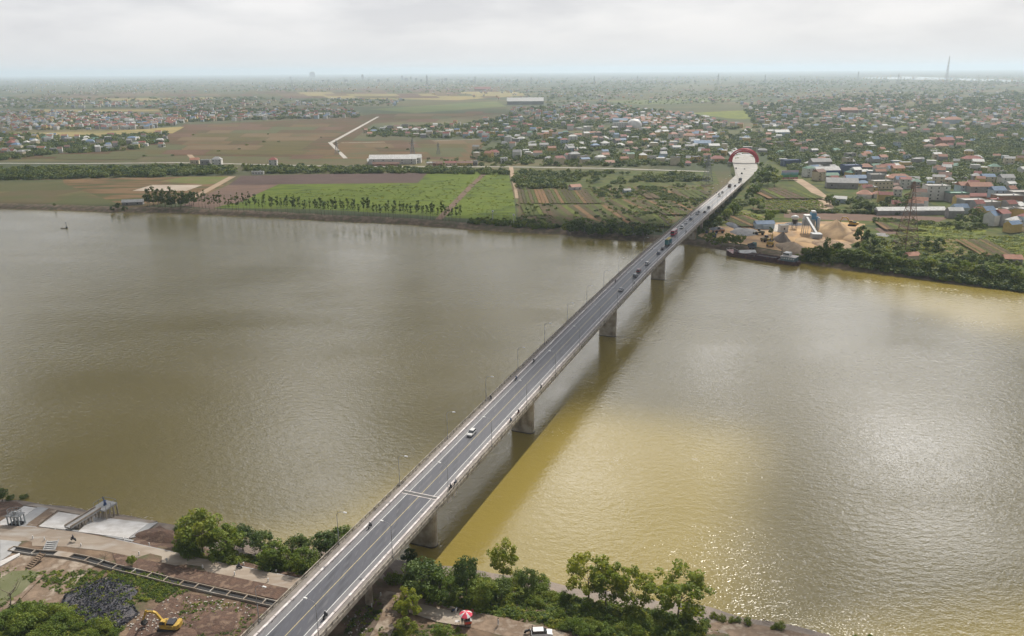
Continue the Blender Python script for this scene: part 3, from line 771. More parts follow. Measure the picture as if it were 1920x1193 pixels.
# ================================================================== VEGETATION
L_dark = leaf_mat('foliage_dark', (0.032, 0.062, 0.020), (0.072, 0.118, 0.030), (0.130, 0.180, 0.040), 0.33)
L_mid = leaf_mat('foliage_mid', (0.048, 0.092, 0.016), (0.118, 0.180, 0.026), (0.220, 0.255, 0.038), 0.42)
L_yel = leaf_mat('foliage_yellow_green', (0.085, 0.130, 0.018), (0.170, 0.225, 0.030), (0.30, 0.31, 0.044), 0.5)
L_far = leaf_mat('foliage_far', (0.030, 0.066, 0.024), (0.062, 0.112, 0.030), (0.160, 0.200, 0.040), 0.28, 0.85)
m_bark = mat('bark', (0.13, 0.10, 0.075), (0.20, 0.165, 0.13), 3.0, 0.9)

def leaves(r, clumps, per, leaf, spread):
    """clumps: (x,y,z,radius); returns quads + tones"""
    C = np.array(clumps, dtype=float); n = len(C) * per
    ci = np.repeat(np.arange(len(C)), per)
    d = r.normal(size=(n, 3)); d /= np.linalg.norm(d, axis=1)[:, None]
    rad = C[ci, 3] * (r.uniform(0.35, 1.0, n) ** 0.5) * spread
    p = C[ci, :3] + d * rad[:, None] * np.array([1, 1, 0.8])
    nrm = d * 0.8 + r.normal(size=(n, 3)) * 0.55 + np.array([0, 0, 0.45]); nrm /= np.linalg.norm(nrm, axis=1)[:, None]
    a = np.cross(nrm, r.normal(size=(n, 3))); a /= np.linalg.norm(a, axis=1)[:, None]
    b_ = np.cross(nrm, a)
    s = leaf * r.uniform(0.6, 1.35, n)[:, None]
    Q = np.stack([p - a * s, p - b_ * s * .55 + nrm * s * .12, p + a * s, p + b_ * s * .55 + nrm * s * .12], axis=1)
    tone = np.clip(r.uniform(0, 1, len(C))[ci] * .65 + r.uniform(0, .5, n), 0, 1)
    return Q, tone
def crown_mesh(nm, seed, shape, nclump, per, leaf, m_, h, w):
    r = np.random.RandomState(seed); cl = []; limbs = []
    for i in range(nclump):
        if shape == 'round':
            u = r.normal(size=3); u /= np.linalg.norm(u); k = r.uniform(.45, 1) ** .5
            p = (u[0] * k * w * .42, u[1] * k * w * .42, h * .60 + u[2] * k * h * .32); rr = w * r.uniform(.10, .18)
        elif shape == 'tall':
            t_ = r.uniform(.42, 1); a = r.uniform(0, 2 * pi); k = w * .34 * (1.15 - abs(t_ - .68) * 1.9) * r.uniform(.2, 1)
            p = (cos(a) * k, sin(a) * k, h * t_ * .96); rr = w * r.uniform(.10, .19)
        elif shape == 'open':
            a = r.uniform(0, 2 * pi); t_ = r.uniform(.38, .97); k = w * .5 * sqrt(max(.05, 1 - ((t_ - .62) / .42) ** 2)) * r.uniform(.45, 1)
            p = (cos(a) * k, sin(a) * k, h * t_); rr = w * r.uniform(.07, .12)
        else:  # bush
            a = r.uniform(0, 2 * pi); k = w * .42 * r.uniform(.1, 1) ** .6
            p = (cos(a) * k, sin(a) * k, h * r.uniform(.15, .82) * (1.1 - .6 * (k / (w * .42)) ** 2)); rr = w * r.uniform(.12, .2)
        cl.append((*p, rr)); limbs.append(p)
    Q, tone = leaves(r, cl, per, leaf, 1.0)
    return quad_mesh(nm, Q, m_, tone), limbs
def trunk_mesh(nm, seed, limbs, h, shape, rad):
    r = random.Random(seed); k = MB(); top = h * (.8 if shape == 'tall' else .5)
    ax = [(0, 0, -.6), (r.uniform(-.02, .02) * h, r.uniform(-.02, .02) * h, top * .5), (r.uniform(-.04, .04) * h, r.uniform(-.04, .04) * h, top)]
    k.tube(ax, [rad, rad * .75, rad * .4], 6)
    for p in limbs[:9]:
        st = Vector(ax[1]).lerp(Vector(ax[2]), r.uniform(0, 1)) if shape != 'bush' else Vector((0, 0, .1))
        en = Vector(p); mid = st.lerp(en, .55) + Vector((0, 0, -.03 * h))
        k.bar(st, mid, rad * .35, rad * .22, 4); k.bar(mid, en, rad * .22, rad * .08, 4)
    return raw_mesh(nm, k.v, k.f, m_bark, smooth=True)
TPL = {}
def tpl(key, shape, nvar, nclump, per, leaf, m_, h, w, rad):
    for i in range(nvar):
        c, lb = crown_mesh('crown', hash_(key) + i, shape, nclump, per, leaf, m_, h, w)
        TPL.setdefault(key, []).append((c, trunk_mesh('trunk', i + 5, lb, h, shape, rad), h, w))
def hash_(s_): return sum(ord(c) * (i + 3) for i, c in enumerate(s_)) % 9999
# nominal 10 m high
tpl('near_round', 'round', 3, 34, 85, 0.30, L_mid, 10, 9, .20)
tpl('near_dark', 'round', 3, 34, 85, 0.30, L_dark, 10, 8.5, .20)
tpl('near_open', 'open', 3, 64, 46, 0.27, L_yel, 10, 8, .17)
tpl('near_bush', 'bush', 3, 26, 60, 0.28, L_mid, 6, 7.5, .08)
tpl('mid_round', 'round', 3, 20, 26, 0.62, L_dark, 10, 9, .2)
tpl('mid_green', 'round', 3, 20, 26, 0.62, L_mid, 10, 9, .2)
tpl('mid_tall', 'tall', 4, 13, 13, 0.50, L_dark, 12, 5.2, .14)
tpl('mid_bush', 'bush', 2, 12, 24, 0.55, L_mid, 6, 8, .08)
for i in range(3):
    c, _ = crown_mesh('grove_clump', 50 + i, 'bush', 14, 14, 1.15, L_far, 9, 12); TPL.setdefault('far', []).append((c, None, 9, 12))
for i in range(2):
    c, _ = crown_mesh('grove_clump', 60 + i, 'round', 12, 12, 1.1, L_far, 10, 9); TPL['far'].append((c, None, 10, 9))

def tree(key, px, py, hpx, wf=1.0, plural='', single='', group='', cat='tree', name='broadleaf_tree', z=None):
    x, y, z0 = P(px, py) if z is None else z
    v = TPL[key]; c, tr, h, w = v[rnd.randrange(len(v))]
    hm_ = hpx / scale_at(px, py, z0) / cos(PITCH)
    sc = hm_ / h
    o = empty(name, (x, y, z0), rnd.uniform(0, 6.28)); o.scale = (sc * wf, sc * wf, sc)
    link('crown', c, o); link('trunk', tr, o)
    o['category'] = cat
    if group: o['group'] = group
    queue_label(o, plural, single or plural, px)
    return o
R = rnd.uniform
# near bank, right of the bridge: the three big open trees
def one(o, s_): o['label'] = s_; LABELQ_pop(o)
def LABELQ_pop(o):
    for k in list(LABELQ):
        LABELQ[k] = [t_ for t_ in LABELQ[k] if t_[1] != o]
        if not LABELQ[k]: del LABELQ[k]
for key, x, y, hp, wf, lb in [
    ('near_open', 1104, 1128, 92, 1.15, 'tall open yellow-green tree beside the water, leftmost of the riverside group'),
    ('near_open', 1136, 1137, 84, 1.05, 'yellow-green tree with forked pale trunk, leaning against its taller left neighbour'),
    ('near_open', 1187, 1150, 86, 1.1, 'middle open yellow-green tree on the near right bank'),
    ('near_open', 1270, 1163, 100, 1.35, 'broad open olive-green tree nearest the sun glitter on the near bank'),
    ('near_open', 943, 1092, 82, 0.8, 'thin sparse yellow tree standing out against the golden water'),
    ('near_dark', 874, 1118, 84, 0.72, 'tall dark green tree left of the thin sparse yellow one'),
    ('near_dark', 990, 1118, 60, 0.8, 'rounded dark tree between the sparse tree and the mud shore'),
    ('near_open', 766, 1166, 64, 1.0, 'sparse thin-leaved tree beside the pale lane under the bridge'),
    ('near_dark', 793, 1120, 74, 1.3, 'large dense green tree hard by the right side of the bridge'),
    ('near_dark', 767, 1060, 34, 1.1, 'small dark tree at the waterline below the round river pier'),
    ('near_round', 826, 1128, 62, 1.2, 'bushy green tree behind the umbrella stall road'),
    ('near_round', 905, 1132, 52, 1.2, 'low spreading green tree right of the tall dark one'),
    ('near_dark', 940, 1125, 46, 1.1, 'small dark tree at the foot of the sparse yellow tree'),
    ('near_round', 762, 1197, 44, 1.0, 'green tree at the bottom edge beside the lane'),
    ('near_round', 828, 1204, 36, 1.3, 'round green bush-like tree on the bottom edge left of the stall'),
    ('near_round', 382, 1040, 88, 1.05, 'tallest broad green tree on the near bank left of the bridge'),
    ('near_dark', 362, 1022, 58, 1.1, 'dark green tree at the left end of the riverside thicket'),
    ('near_round', 425, 1046, 66, 1.2, 'bushy green tree right of the tallest one in the left thicket'),
    ('near_dark', 456, 1032, 50, 1.2, 'dark tree standing at the water behind the left thicket'),
    ('near_dark', 497, 1040, 48, 1.3, 'dull grey-green tree half way between tall tree and bridge'),
    ('near_round', 515, 1062, 52, 1.3, 'wide green tree beside the riverside road left of the bridge'),
    ('near_dark', 560, 1052, 52, 1.1, 'pointed dark tree against the water near the bridge'),
    ('near_round', 572, 1072, 48, 1.2, 'bright green round tree next to the bridge railing, road side'),
    ('near_dark', 612, 1052, 62, 1.1, 'dark leafy tree just behind the left bridge railing'),
    ('near_round', 640, 1040, 56, 1.1, 'green tree whose top rises over the left bridge railing'),
    ('near_round', 350, 1045, 44, 1.2, 'low green tree in front of the brown earth mound'),
    ('near_dark', 5, 940, 26, 1.1, 'small dark tree on the shore at the left edge'),
    ('near_round', 248, 1062, 22, 1.0, 'little yellow-green tree beside the open drain channel'),
]:
    o = tree(key, x, y, hp, wf, name='broadleaf_tree'); one(o, lb)
    if lb.startswith('sparse') or lb.startswith('thin'): pass
# thickets as counted bushes
def bushes(lst, key, plural, single, group):
    for x, y, hp, wf in lst: tree(key, x, y, hp, wf, plural, single, group, 'bush', 'leafy_bush')
bl = [(R(735, 1060), R(1075, 1140), R(16, 30), R(.9, 1.4)) for _ in range(34)]
bl = [b_ for b_ in bl if b_[1] > 1062 + (b_[0] - 740) * .085]
bushes(bl, 'near_bush', 'green bushes between stall road and water', 'green bush between stall road and water', 'bushes on the near right bank')
bl = [(x_ := R(1040, 1320), 0 + (1138 + (x_ - 1040) * .10 + R(0, 48)), R(14, 26), R(.9, 1.4)) for _ in range(34)]
bushes(bl, 'near_bush', 'green bushes under the open riverside trees', 'green bush under the open riverside trees', 'bushes below the open trees')
bl = [(x_ := R(340, 640), (1035 + (x_ - 340) * .115 + R(-6, 14)), R(16, 30), R(.9, 1.4)) for _ in range(26)]
bushes(bl, 'near_bush', 'green bushes of the thicket left of the bridge', 'green bush left of the bridge', 'bushes in the left riverside thicket')
bl = [(R(0, 130), R(1150, 1200), R(18, 34), R(.9, 1.4)) for _ in range(20)] + [(R(130, 230), R(1170, 1200), R(14, 26), R(.9, 1.3)) for _ in range(9)]
bushes(bl, 'near_bush', 'green bushes in the bottom left corner', 'green bush in the bottom left corner', 'bushes in the bottom left corner')
bl = [(x_, 1159 + (x_ - 1340) * .17 + R(-2, 4), R(9, 20), R(.8, 1.1)) for x_ in (1338, 1352, 1372, 1384, 1448, 1455, 1462, 1402)] + [(1604, 1196, 8, 1), (1632, 1197, 9, 1)]
bushes(bl, 'near_bush', 'small shrubs on the muddy shore', 'small shrub on the muddy shore', 'shrubs on the near mud shore')
o = tree('near_bush', 45, 934, 8, 1.6, '', '', '', 'bush', 'leafy_bush'); one(o, 'low grey-green shrub patch standing in the water at left')
o = tree('near_bush', 20, 936, 10, 1.3, '', '', '', 'bush', 'leafy_bush'); one(o, 'low shrub on the left shore beside the small dark tree')

# far bank: the long row of thin eucalyptus-like trees
for i in range(84):
    x_ = 282 + (870 - 282) * (i + R(-.3, .3)) / 84
    if 330 < x_ < 380 and rnd.random() < .3: continue
    y_ = 394 + (x_ - 282) * .049 + (R(-7, 1) if x_ < 560 else R(-4, 1))
    tree('mid_tall', x_, y_, R(24, 36) if x_ > 380 else R(30, 40), R(.6, .95), 'tall thin trees lining the far riverbank', '', 'thin trees along the far riverbank', 'tree', 'slender_tree')
for i in range(12):
    x_ = 280 + i * 7.5 + R(-3, 3); tree('mid_round', x_, 388 + R(-6, 3), R(20, 30), .9, 'dense dark trees at the left end of the riverbank row', '', 'dense trees at the left end of the bank row')
for x_, y_, h_ in [(212, 398, 12), (222, 397, 14), (235, 399, 12), (103, 392, 6)]:
    tree('mid_round', x_, y_, h_, 1.1, 'small dark trees beside the riverside hut', '', 'trees by the far hut')
for i in range(22):
    x_ = 1066 + i * 7 + R(-3, 3); y_ = 441 + (x_ - 1066) * .075 + R(-4, 2)
    tree('mid_round' if i % 3 else 'mid_green', x_, y_, R(20, 28), R(1, 1.3), 'dense dark trees on the far bank left of the bridge', '', 'dense trees at the far bank by the bridge')
for i in range(14):
    x_ = 890 + i * 11 + R(-4, 4); tree('mid_bush', x_, 427 + (x_ - 890) * .06 + R(-4, 2), R(8, 15), 1, 'low bushes on the far bank', '', 'bushes on the far bank', 'bush', 'leafy_bush')
# right bank woods
for i in range(62):
    x_ = 1512 + (1915 - 1512) * i / 61 + R(-5, 5); base_ = 492 + (x_ - 1500) * .118
    y_ = base_ + R(-20, -1) * (1 if x_ > 1560 else .6)
    tree(rnd.choice(['mid_round', 'mid_green', 'mid_green', 'mid_round']), x_, y_, R(15, 27), R(.95, 1.4), 'bushy trees in the wood on the right bank', '', 'wood on the right bank')
for x_, y_, h_, w_ in [(1548, 487, 40, .7), (1612, 468, 44, .8), (1630, 470, 34, 1), (1610, 486, 36, 1), (1735, 468, 26, .9), (1760, 470, 24, 1), (1820, 498, 26, 1.2), (1870, 500, 24, 1)]:
    tree('mid_round', x_, y_, h_, w_, 'tall dark trees rising behind the right bank wood', '', 'tall trees behind the right bank')
for x_, y_, h_ in [(1325, 462, 18), (1340, 466, 20), (1352, 467, 22), (1365, 468, 26), (1378, 470, 24), (1388, 468, 22), (1332, 458, 16)]:
    tree('mid_green', x_, y_, h_, 1.1, 'green trees between bridge and moored barge', '', 'trees by the moored barge')
for x_, y_, h_, w_ in [(1428, 352, 34, 1.2), (1440, 345, 34, 1.2), (1418, 360, 28, 1.1), (1452, 350, 26, 1.1), (1432, 335, 30, 1.2), (1412, 372, 26, 1.1), (1375, 405, 26, 1.0), (1362, 412, 22, 1), (1425, 398, 24, .9), (1440, 420, 26, .9), (1450, 414, 22, .9), (1412, 392, 22, 1), (1348, 420, 14, 1), (1445, 440, 14, 1.1), (1404, 380, 20, 1)]:
    tree(rnd.choice(['mid_round', 'mid_green']), x_, y_, h_, w_, 'leafy trees between bridge end and sand yard', '', 'trees between bridge and sand yard')
for i in range(20):
    tree('mid_round', R(1552, 1700), R(383, 402), R(14, 22), 1.2, 'dense trees in the grove above the brown strip', '', 'grove above the brown strip')
for i in range(16):
    tree('mid_round', R(1790, 1850), R(405, 432), R(12, 22), 1.1, 'dark trees below the grey concrete houses', '', 'trees below the concrete houses')

# ---- scattered masses (past 300 trees): one object each, instanced clumps
def tpl_objs(keys):
    L = []
    for k_ in keys:
        for c, tr, h, w in TPL[k_]:
            o = bpy.data.objects.new('clump_source', c); L.append((o, h, w))
    return L
def scatter(name, pts, srcs, label, cat):
    """pts: (x,y,z,height,widthfactor)"""
    me = bpy.data.meshes.new(name); n = len(pts)
    A = np.array(pts, dtype=np.float32); me.vertices.add(n); me.vertices.foreach_set('co', A[:, :3].ravel())
    idx = nrs.randint(0, len(srcs), n)
    hs = np.array([s_[1] for s_ in srcs])[idx]
    a = me.attributes.new('pick', 'INT', 'POINT'); a.data.foreach_set('value', idx.astype(np.int32))
    a = me.attributes.new('spin', 'FLOAT_VECTOR', 'POINT'); v = np.zeros((n, 3), np.float32); v[:, 2] = nrs.uniform(0, 6.28, n); a.data.foreach_set('vector', v.ravel())
    a = me.attributes.new('size', 'FLOAT_VECTOR', 'POINT'); v = np.stack([A[:, 3] / hs * A[:, 4], A[:, 3] / hs * A[:, 4], A[:, 3] / hs], 1).astype(np.float32); a.data.foreach_set('vector', v.ravel())
    me.update()
    o = link(name, me); tag(o, label, cat, kind='stuff')
    ng = bpy.data.node_groups.new(name + '_nodes', 'GeometryNodeTree')
    ng.interface.new_socket('Geometry', in_out='INPUT', socket_type='NodeSocketGeometry'); ng.interface.new_socket('Geometry', in_out='OUTPUT', socket_type='NodeSocketGeometry')
    gi = ng.nodes.new('NodeGroupInput'); go = ng.nodes.new('NodeGroupOutput')
    ip = ng.nodes.new('GeometryNodeInstanceOnPoints'); jg = ng.nodes.new('GeometryNodeGeometryToInstance')
    for s_, _, _ in reversed(srcs):
        oi = ng.nodes.new('GeometryNodeObjectInfo'); oi.inputs['Object'].default_value = s_; oi.inputs['As Instance'].default_value = True
        ng.links.new(oi.outputs['Geometry'], jg.inputs[0])
    m2p = ng.nodes.new('GeometryNodeMeshToPoints'); ng.links.new(gi.outputs[0], m2p.inputs[0]); ng.links.new(m2p.outputs[0], ip.inputs['Points'])
    jn = ng.nodes.new('GeometryNodeJoinGeometry')
    for l in list(ng.links):
        if l.to_node == jg: ng.links.remove(l)
    for nd in [q for q in ng.nodes if q.bl_idname == 'GeometryNodeObjectInfo']: ng.links.new(nd.outputs['Geometry'], jn.inputs[0])
    ng.links.new(jn.outputs[0], ip.inputs['Instance']); ip.inputs['Pick Instance'].default_value = True
    def attr(nm, ty):
        q = ng.nodes.new('GeometryNodeInputNamedAttribute'); q.data_type = ty; q.inputs[0].default_value = nm; return q.outputs[0]
    ng.links.new(attr('pick', 'INT'), ip.inputs['Instance Index'])
    ng.links.new(attr('spin', 'FLOAT_VECTOR'), ip.inputs['Rotation']); ng.links.new(attr('size', 'FLOAT_VECTOR'), ip.inputs['Scale'])
    ng.links.new(ip.outputs[0], go.inputs[0])
    md = o.modifiers.new('scatter', 'NODES'); md.node_group = ng
    return o
def inside(poly, x, y):
    c = False; j = len(poly) - 1
    for i in range(len(poly)):
        xi, yi = poly[i]; xj, yj = poly[j]
        if (yi > y) != (yj > y) and x < (xj - xi) * (y - yi) / (yj - yi) + xi: c = not c
        j = i
    return c
def sample(poly, n):
    x0 = min(p[0] for p in poly); x1 = max(p[0] for p in poly); y0 = min(p[1] for p in poly); y1 = max(p[1] for p in poly); out_ = []
    while len(out_) < n:
        x, y = R(x0, x1), R(y0, y1)
        if inside(poly, x, y): out_.append((x, y))
    return out_
def clumps(poly, n, hpx=(3, 7), near=True, clump=0):
    """tree clumps inside a photo region; hpx in photo pixels gives their size there, at least 4 m"""
    L = []
    for x, y in sample(poly, n):
        if clump and (sin(x * .11 + y * .5) * sin(x * .037 - y * .31 + 1) + sin(x * .021 + y * .13)) < clump - 1: continue
        X, Y, Z = P(x, y); s_ = scale_at(x, y); hh = max(3.5, R(*hpx) / s_)
        L.append((X, Y, Z - .3, hh, R(.9, 1.5)))
    return L

# ---- where the far groves and villages are (photo regions -> ground)
far = []
far += clumps([(-30, 320), (440, 316), (442, 329), (200, 334), (-30, 339)], 700, (7, 14))
far += clumps([(455, 314), (860, 318), (950, 322), (950, 328), (800, 326), (470, 326)], 520, (6, 11))
far += clumps([(965, 322), (1130, 324), (1300, 328), (1330, 340), (1120, 346), (1000, 344), (966, 336)], 520, (5, 10), clump=.6)
far += clumps([(966, 338), (1050, 340), (1060, 356), (970, 354)], 170, (7, 12))
far += clumps([(1100, 350), (1180, 352), (1250, 360), (1180, 372), (1120, 372)], 70, (4, 8))
far += clumps([(1190, 350), (1340, 345), (1330, 372), (1240, 424), (1180, 405), (1130, 385)], 170, (2, 5), clump=.5)
far += clumps([(1195, 352), (1220, 352), (1290, 378), (1262, 380)], 110, (5, 8))
far += clumps([(968, 385), (1180, 385), (1250, 430), (1100, 424), (975, 418)], 110, (1.5, 3), clump=.5)
far += clumps([(880, 412), (960, 412), (1060, 424), (1240, 432), (1210, 444), (1060, 436), (964, 428), (880, 424)], 150, (4, 8))
far += clumps([(1300, 422), (1345, 400), (1380, 380), (1400, 385), (1345, 425), (1315, 440)], 150, (5, 12))
far += clumps([(1400, 400), (1560, 396), (1700, 404), (1560, 400)], 90, (2, 5))
far += clumps([(1640, 412), (1850, 426), (1840, 434), (1640, 420)], 130, (4, 10), clump=.4)
far += clumps([(1700, 446), (1780, 470), (1920, 485), (1960, 520), (1760, 490), (1600, 470), (1660, 440)], 110, (3, 8), clump=.4)
far += clumps([(1500, 484), (1600, 500), (1750, 520), (1920, 540), (1920, 548), (1700, 520), (1500, 492)], 420, (6, 13))
# villages
V1 = [(0, 213), (120, 208), (300, 218), (350, 232), (280, 242), (0, 246)]
V2 = [(0, 254), (170, 258), (310, 252), (320, 276), (200, 285), (70, 292), (0, 303)]
V3 = [(300, 206), (660, 206), (675, 221), (480, 226), (330, 230)]
V4 = [(0, 185), (480, 184), (760, 188), (745, 198), (480, 203), (0, 203)]
V5 = [(680, 245), (790, 237), (870, 234), (960, 218), (960, 262), (690, 257)]
V6 = [(930, 226), (985, 204), (1130, 196), (1300, 218), (1420, 250), (1440, 290), (1340, 315), (1180, 308), (965, 311), (880, 300), (910, 262)]
V7 = [(1390, 196), (1620, 180), (1930, 176), (1930, 440), (1840, 430), (1700, 395), (1560, 380), (1500, 330), (1440, 296), (1425, 250), (1400, 225)]
V8 = [(800, 300), (960, 300), (960, 313), (800, 312)]
far += clumps(V1, 900, (4, 7), clump=.3); far += clumps(V2, 1100, (6, 10), clump=.2); far += clumps(V3, 800, (4, 7)); far += clumps(V4, 900, (3, 5), clump=.4)
far += clumps(V5, 650, (5, 8)); far += clumps(V6, 3400, (5, 9), clump=.2); far += clumps(V8, 60, (4, 8))
far += clumps([(1390, 196), (1620, 180), (1930, 176), (1930, 270), (1430, 262)], 4600, (4, 7), clump=.3)
far += clumps([(1430, 255), (1930, 255), (1930, 350), (1700, 345), (1560, 330), (1500, 330), (1445, 300)], 4200, (6, 10.5), clump=0)
far += clumps([(1650, 330), (1930, 335), (1930, 380), (1850, 360), (1720, 352)], 300, (7, 13))
far += clumps([(965, 268), (1340, 280), (1335, 315), (965, 311)], 600, (6, 11), clump=.2)
far += clumps([(0, 162), (960, 158), (960, 176), (470, 172), (0, 182)], 1100, (1.6, 3), clump=.75)
far += clumps([(960, 152), (1930, 152), (1930, 200), (1400, 196), (960, 195)], 3600, (1.8, 3.4), clump=.5)
far += clumps([(0, 148), (1930, 143), (1930, 158), (0, 164)], 2200, (1.1, 2.2), clump=.3)
far += clumps([(0, 230), (960, 262), (900, 300), (0, 300)], 40, (2, 4), clump=.9)
NO = [((x, y), r_) for x, y, r_ in [(1189, 234, 14), (1512, 415, 10), (1705, 398, 34)]]
scatter('village_greenery', far, tpl_objs(['far']), 'countless trees and groves spread over the plain beyond the river', 'trees')
# low scrub on the near bank
low = []
for poly, n, hh in [([(30, 1080), (140, 1070), (300, 1075), (330, 1110), (230, 1140), (130, 1120)], 760, (3, 7)), ([(0, 1120), (60, 1130), (230, 1150), (230, 1200), (0, 1200)], 700, (4, 9)),
                    ([(340, 1120), (470, 1130), (500, 1160), (440, 1200), (330, 1200)], 330, (2, 6)), ([(740, 1080), (900, 1090), (1040, 1115), (1330, 1165), (1310, 1200), (1160, 1200), (1000, 1165), (800, 1130)], 1500, (5, 12)),
                    ([(700, 1180), (860, 1170), (880, 1200), (700, 1200)], 120, (3, 8)), ([(345, 1030), (640, 1060), (600, 1085), (470, 1062), (345, 1048)], 420, (4, 10)),
                    ([(1330, 1170), (1500, 1185), (1560, 1200), (1330, 1200)], 70, (2, 4)), ([(225, 1066), (330, 1092), (350, 1112), (300, 1130), (262, 1100)], 260, (3, 6)), ([(0, 1060), (60, 1060), (80, 1085), (0, 1100)], 90, (2, 5)), ([(640, 1180), (700, 1120), (720, 1140), (690, 1200)], 60, (3, 7))]:
    for x, y in sample(poly, n):
        X, Y, Z = P(x, y); s_ = scale_at(x, y); low.append((X, Y, Z - .2, R(*hh) / s_, R(1.0, 1.6)))
srcs = []
for i in range(4):
    c, _ = crown_mesh('scrub', 80 + i, 'bush', 10, 34, 0.33, [L_mid, L_yel, L_dark, L_mid][i], 3, 4.5); srcs.append((bpy.data.objects.new('scrub_source', c), 3, 4.5))
scatter('scrub', low, srcs, 'low green scrub covering the near river bank', 'scrub')
crop = []
for poly, n, hh in [([(480, 362), (785, 345), (950, 323), (964, 372), (960, 410), (760, 400), (560, 388)], 900, (0.8, 1.6)), ([(972, 356), (1340, 350), (1320, 385), (1250, 426), (985, 416)], 1500, (1.0, 2.6)), ([(1400, 380), (1440, 352), (1530, 372), (1550, 390), (1430, 398)], 400, (1.5, 3)), ([(1330, 418), (1372, 394), (1450, 415), (1440, 428)], 220, (1.5, 4)), ([(1700, 442), (1830, 448), (1900, 480), (1800, 482)], 320, (1.5, 3)), ([(1630, 416), (1700, 414), (1850, 432), (1840, 446), (1700, 440)], 260, (1.2, 3)), ([(1840, 446), (1930, 440), (1930, 488), (1900, 480)], 200, (1.5, 4)), ([(1630, 440), (1700, 442), (1800, 484), (1640, 478)], 260, (1.5, 4))]:
    for x, y in sample(poly, n):
        X, Y, Z = P(x, y); s_ = scale_at(x, y); crop.append((X, Y, Z - .1, R(*hh) / s_, R(1.4, 2.6)))
c, _ = crown_mesh('crop_tuft', 95, 'bush', 7, 14, 0.5, L_yel, 2, 4)
c2, _ = crown_mesh('crop_tuft', 96, 'bush', 7, 14, 0.5, L_mid, 2, 4)
scatter('crops', crop, [(bpy.data.objects.new('tuft_source', c), 2, 4), (bpy.data.objects.new('tuft_source', c2), 2, 4)], 'leafy crops growing on the fields by the far bank', 'crops')

# ================================================================== HOUSES
WALL = {'white': (0.62, 0.61, 0.58), 'cream': (0.58, 0.50, 0.36), 'yellow': (0.55, 0.40, 0.15), 'grey': (0.30, 0.29, 0.28), 'pale blue': (0.40, 0.48, 0.54), 'bare brick': (0.34, 0.20, 0.14)}
ROOF = {'orange': (0.36, 0.17, 0.11), 'red': (0.27, 0.09, 0.075), 'brown': (0.20, 0.11, 0.08), 'blue': (0.16, 0.24, 0.36), 'grey': (0.33, 0.33, 0.33), 'white': (0.62, 0.62, 0.60), 'flat': (0.36, 0.35, 0.33), 'green': (0.12, 0.24, 0.18), 'navy': (0.05, 0.09, 0.19)}
def wm(n): return mat('wall_' + n.replace(' ', '_'), WALL[n], tuple(v * .82 for v in WALL[n]), 0.4, 0.85, rand=0.2)
def rm(n): return mat('roof_' + n, ROOF[n], tuple(v * .75 for v in ROOF[n]), 0.5, 0.7, rand=0.25)
m_win = mat('window_dark', (0.035, 0.04, 0.05), (0.06, 0.065, 0.07), 2, 0.25, spec=.6)
m_tank = mat('water_tank_steel', (0.65, 0.66, 0.68), (0.55, 0.56, 0.58), 2, 0.25, metal=0.6)
def roof_geo(k, w, d, h, kind, e=0.5, rise=None, mi=0):
    if kind == 'gable':
        r_ = rise or min(w, d) * .30
        k.add([(-w / 2 - e, -d / 2 - e, h - .1), (w / 2 + e, -d / 2 - e, h - .1), (w / 2 + e, d / 2 + e, h - .1), (-w / 2 - e, d / 2 + e, h - .1), (-w / 2 - e, 0, h + r_), (w / 2 + e, 0, h + r_)],
              [(0, 1, 5, 4), (2, 3, 4, 5), (1, 2, 5), (3, 0, 4), (3, 2, 1, 0)], mi)
    elif kind == 'hip':
        r_ = rise or min(w, d) * .32; q = w / 2 - min(w, d) * .4
        k.add([(-w / 2 - e, -d / 2 - e, h - .1), (w / 2 + e, -d / 2 - e, h - .1), (w / 2 + e, d / 2 + e, h - .1), (-w / 2 - e, d / 2 + e, h - .1), (-q, 0, h + r_), (q, 0, h + r_)],
              [(0, 1, 5, 4), (2, 3, 4, 5), (1, 2, 5), (3, 0, 4), (3, 2, 1, 0)], mi)
    else:
        k.box(-w / 2 - .15, w / 2 + .15, -d / 2 - .15, d / 2 + .15, h, h + .18, mi)
        for a_ in ((-w / 2 - .15, w / 2 + .15, -d / 2 - .15, -d / 2 + .05), (-w / 2 - .15, w / 2 + .15, d / 2 - .05, d / 2 + .15), (-w / 2 - .15, -w / 2 + .05, -d / 2 + .06, d / 2 - .06), (w / 2 - .05, w / 2 + .15, -d / 2 + .06, d / 2 - .06)):
            k.box(*a_, h + .18, h + .75, mi)
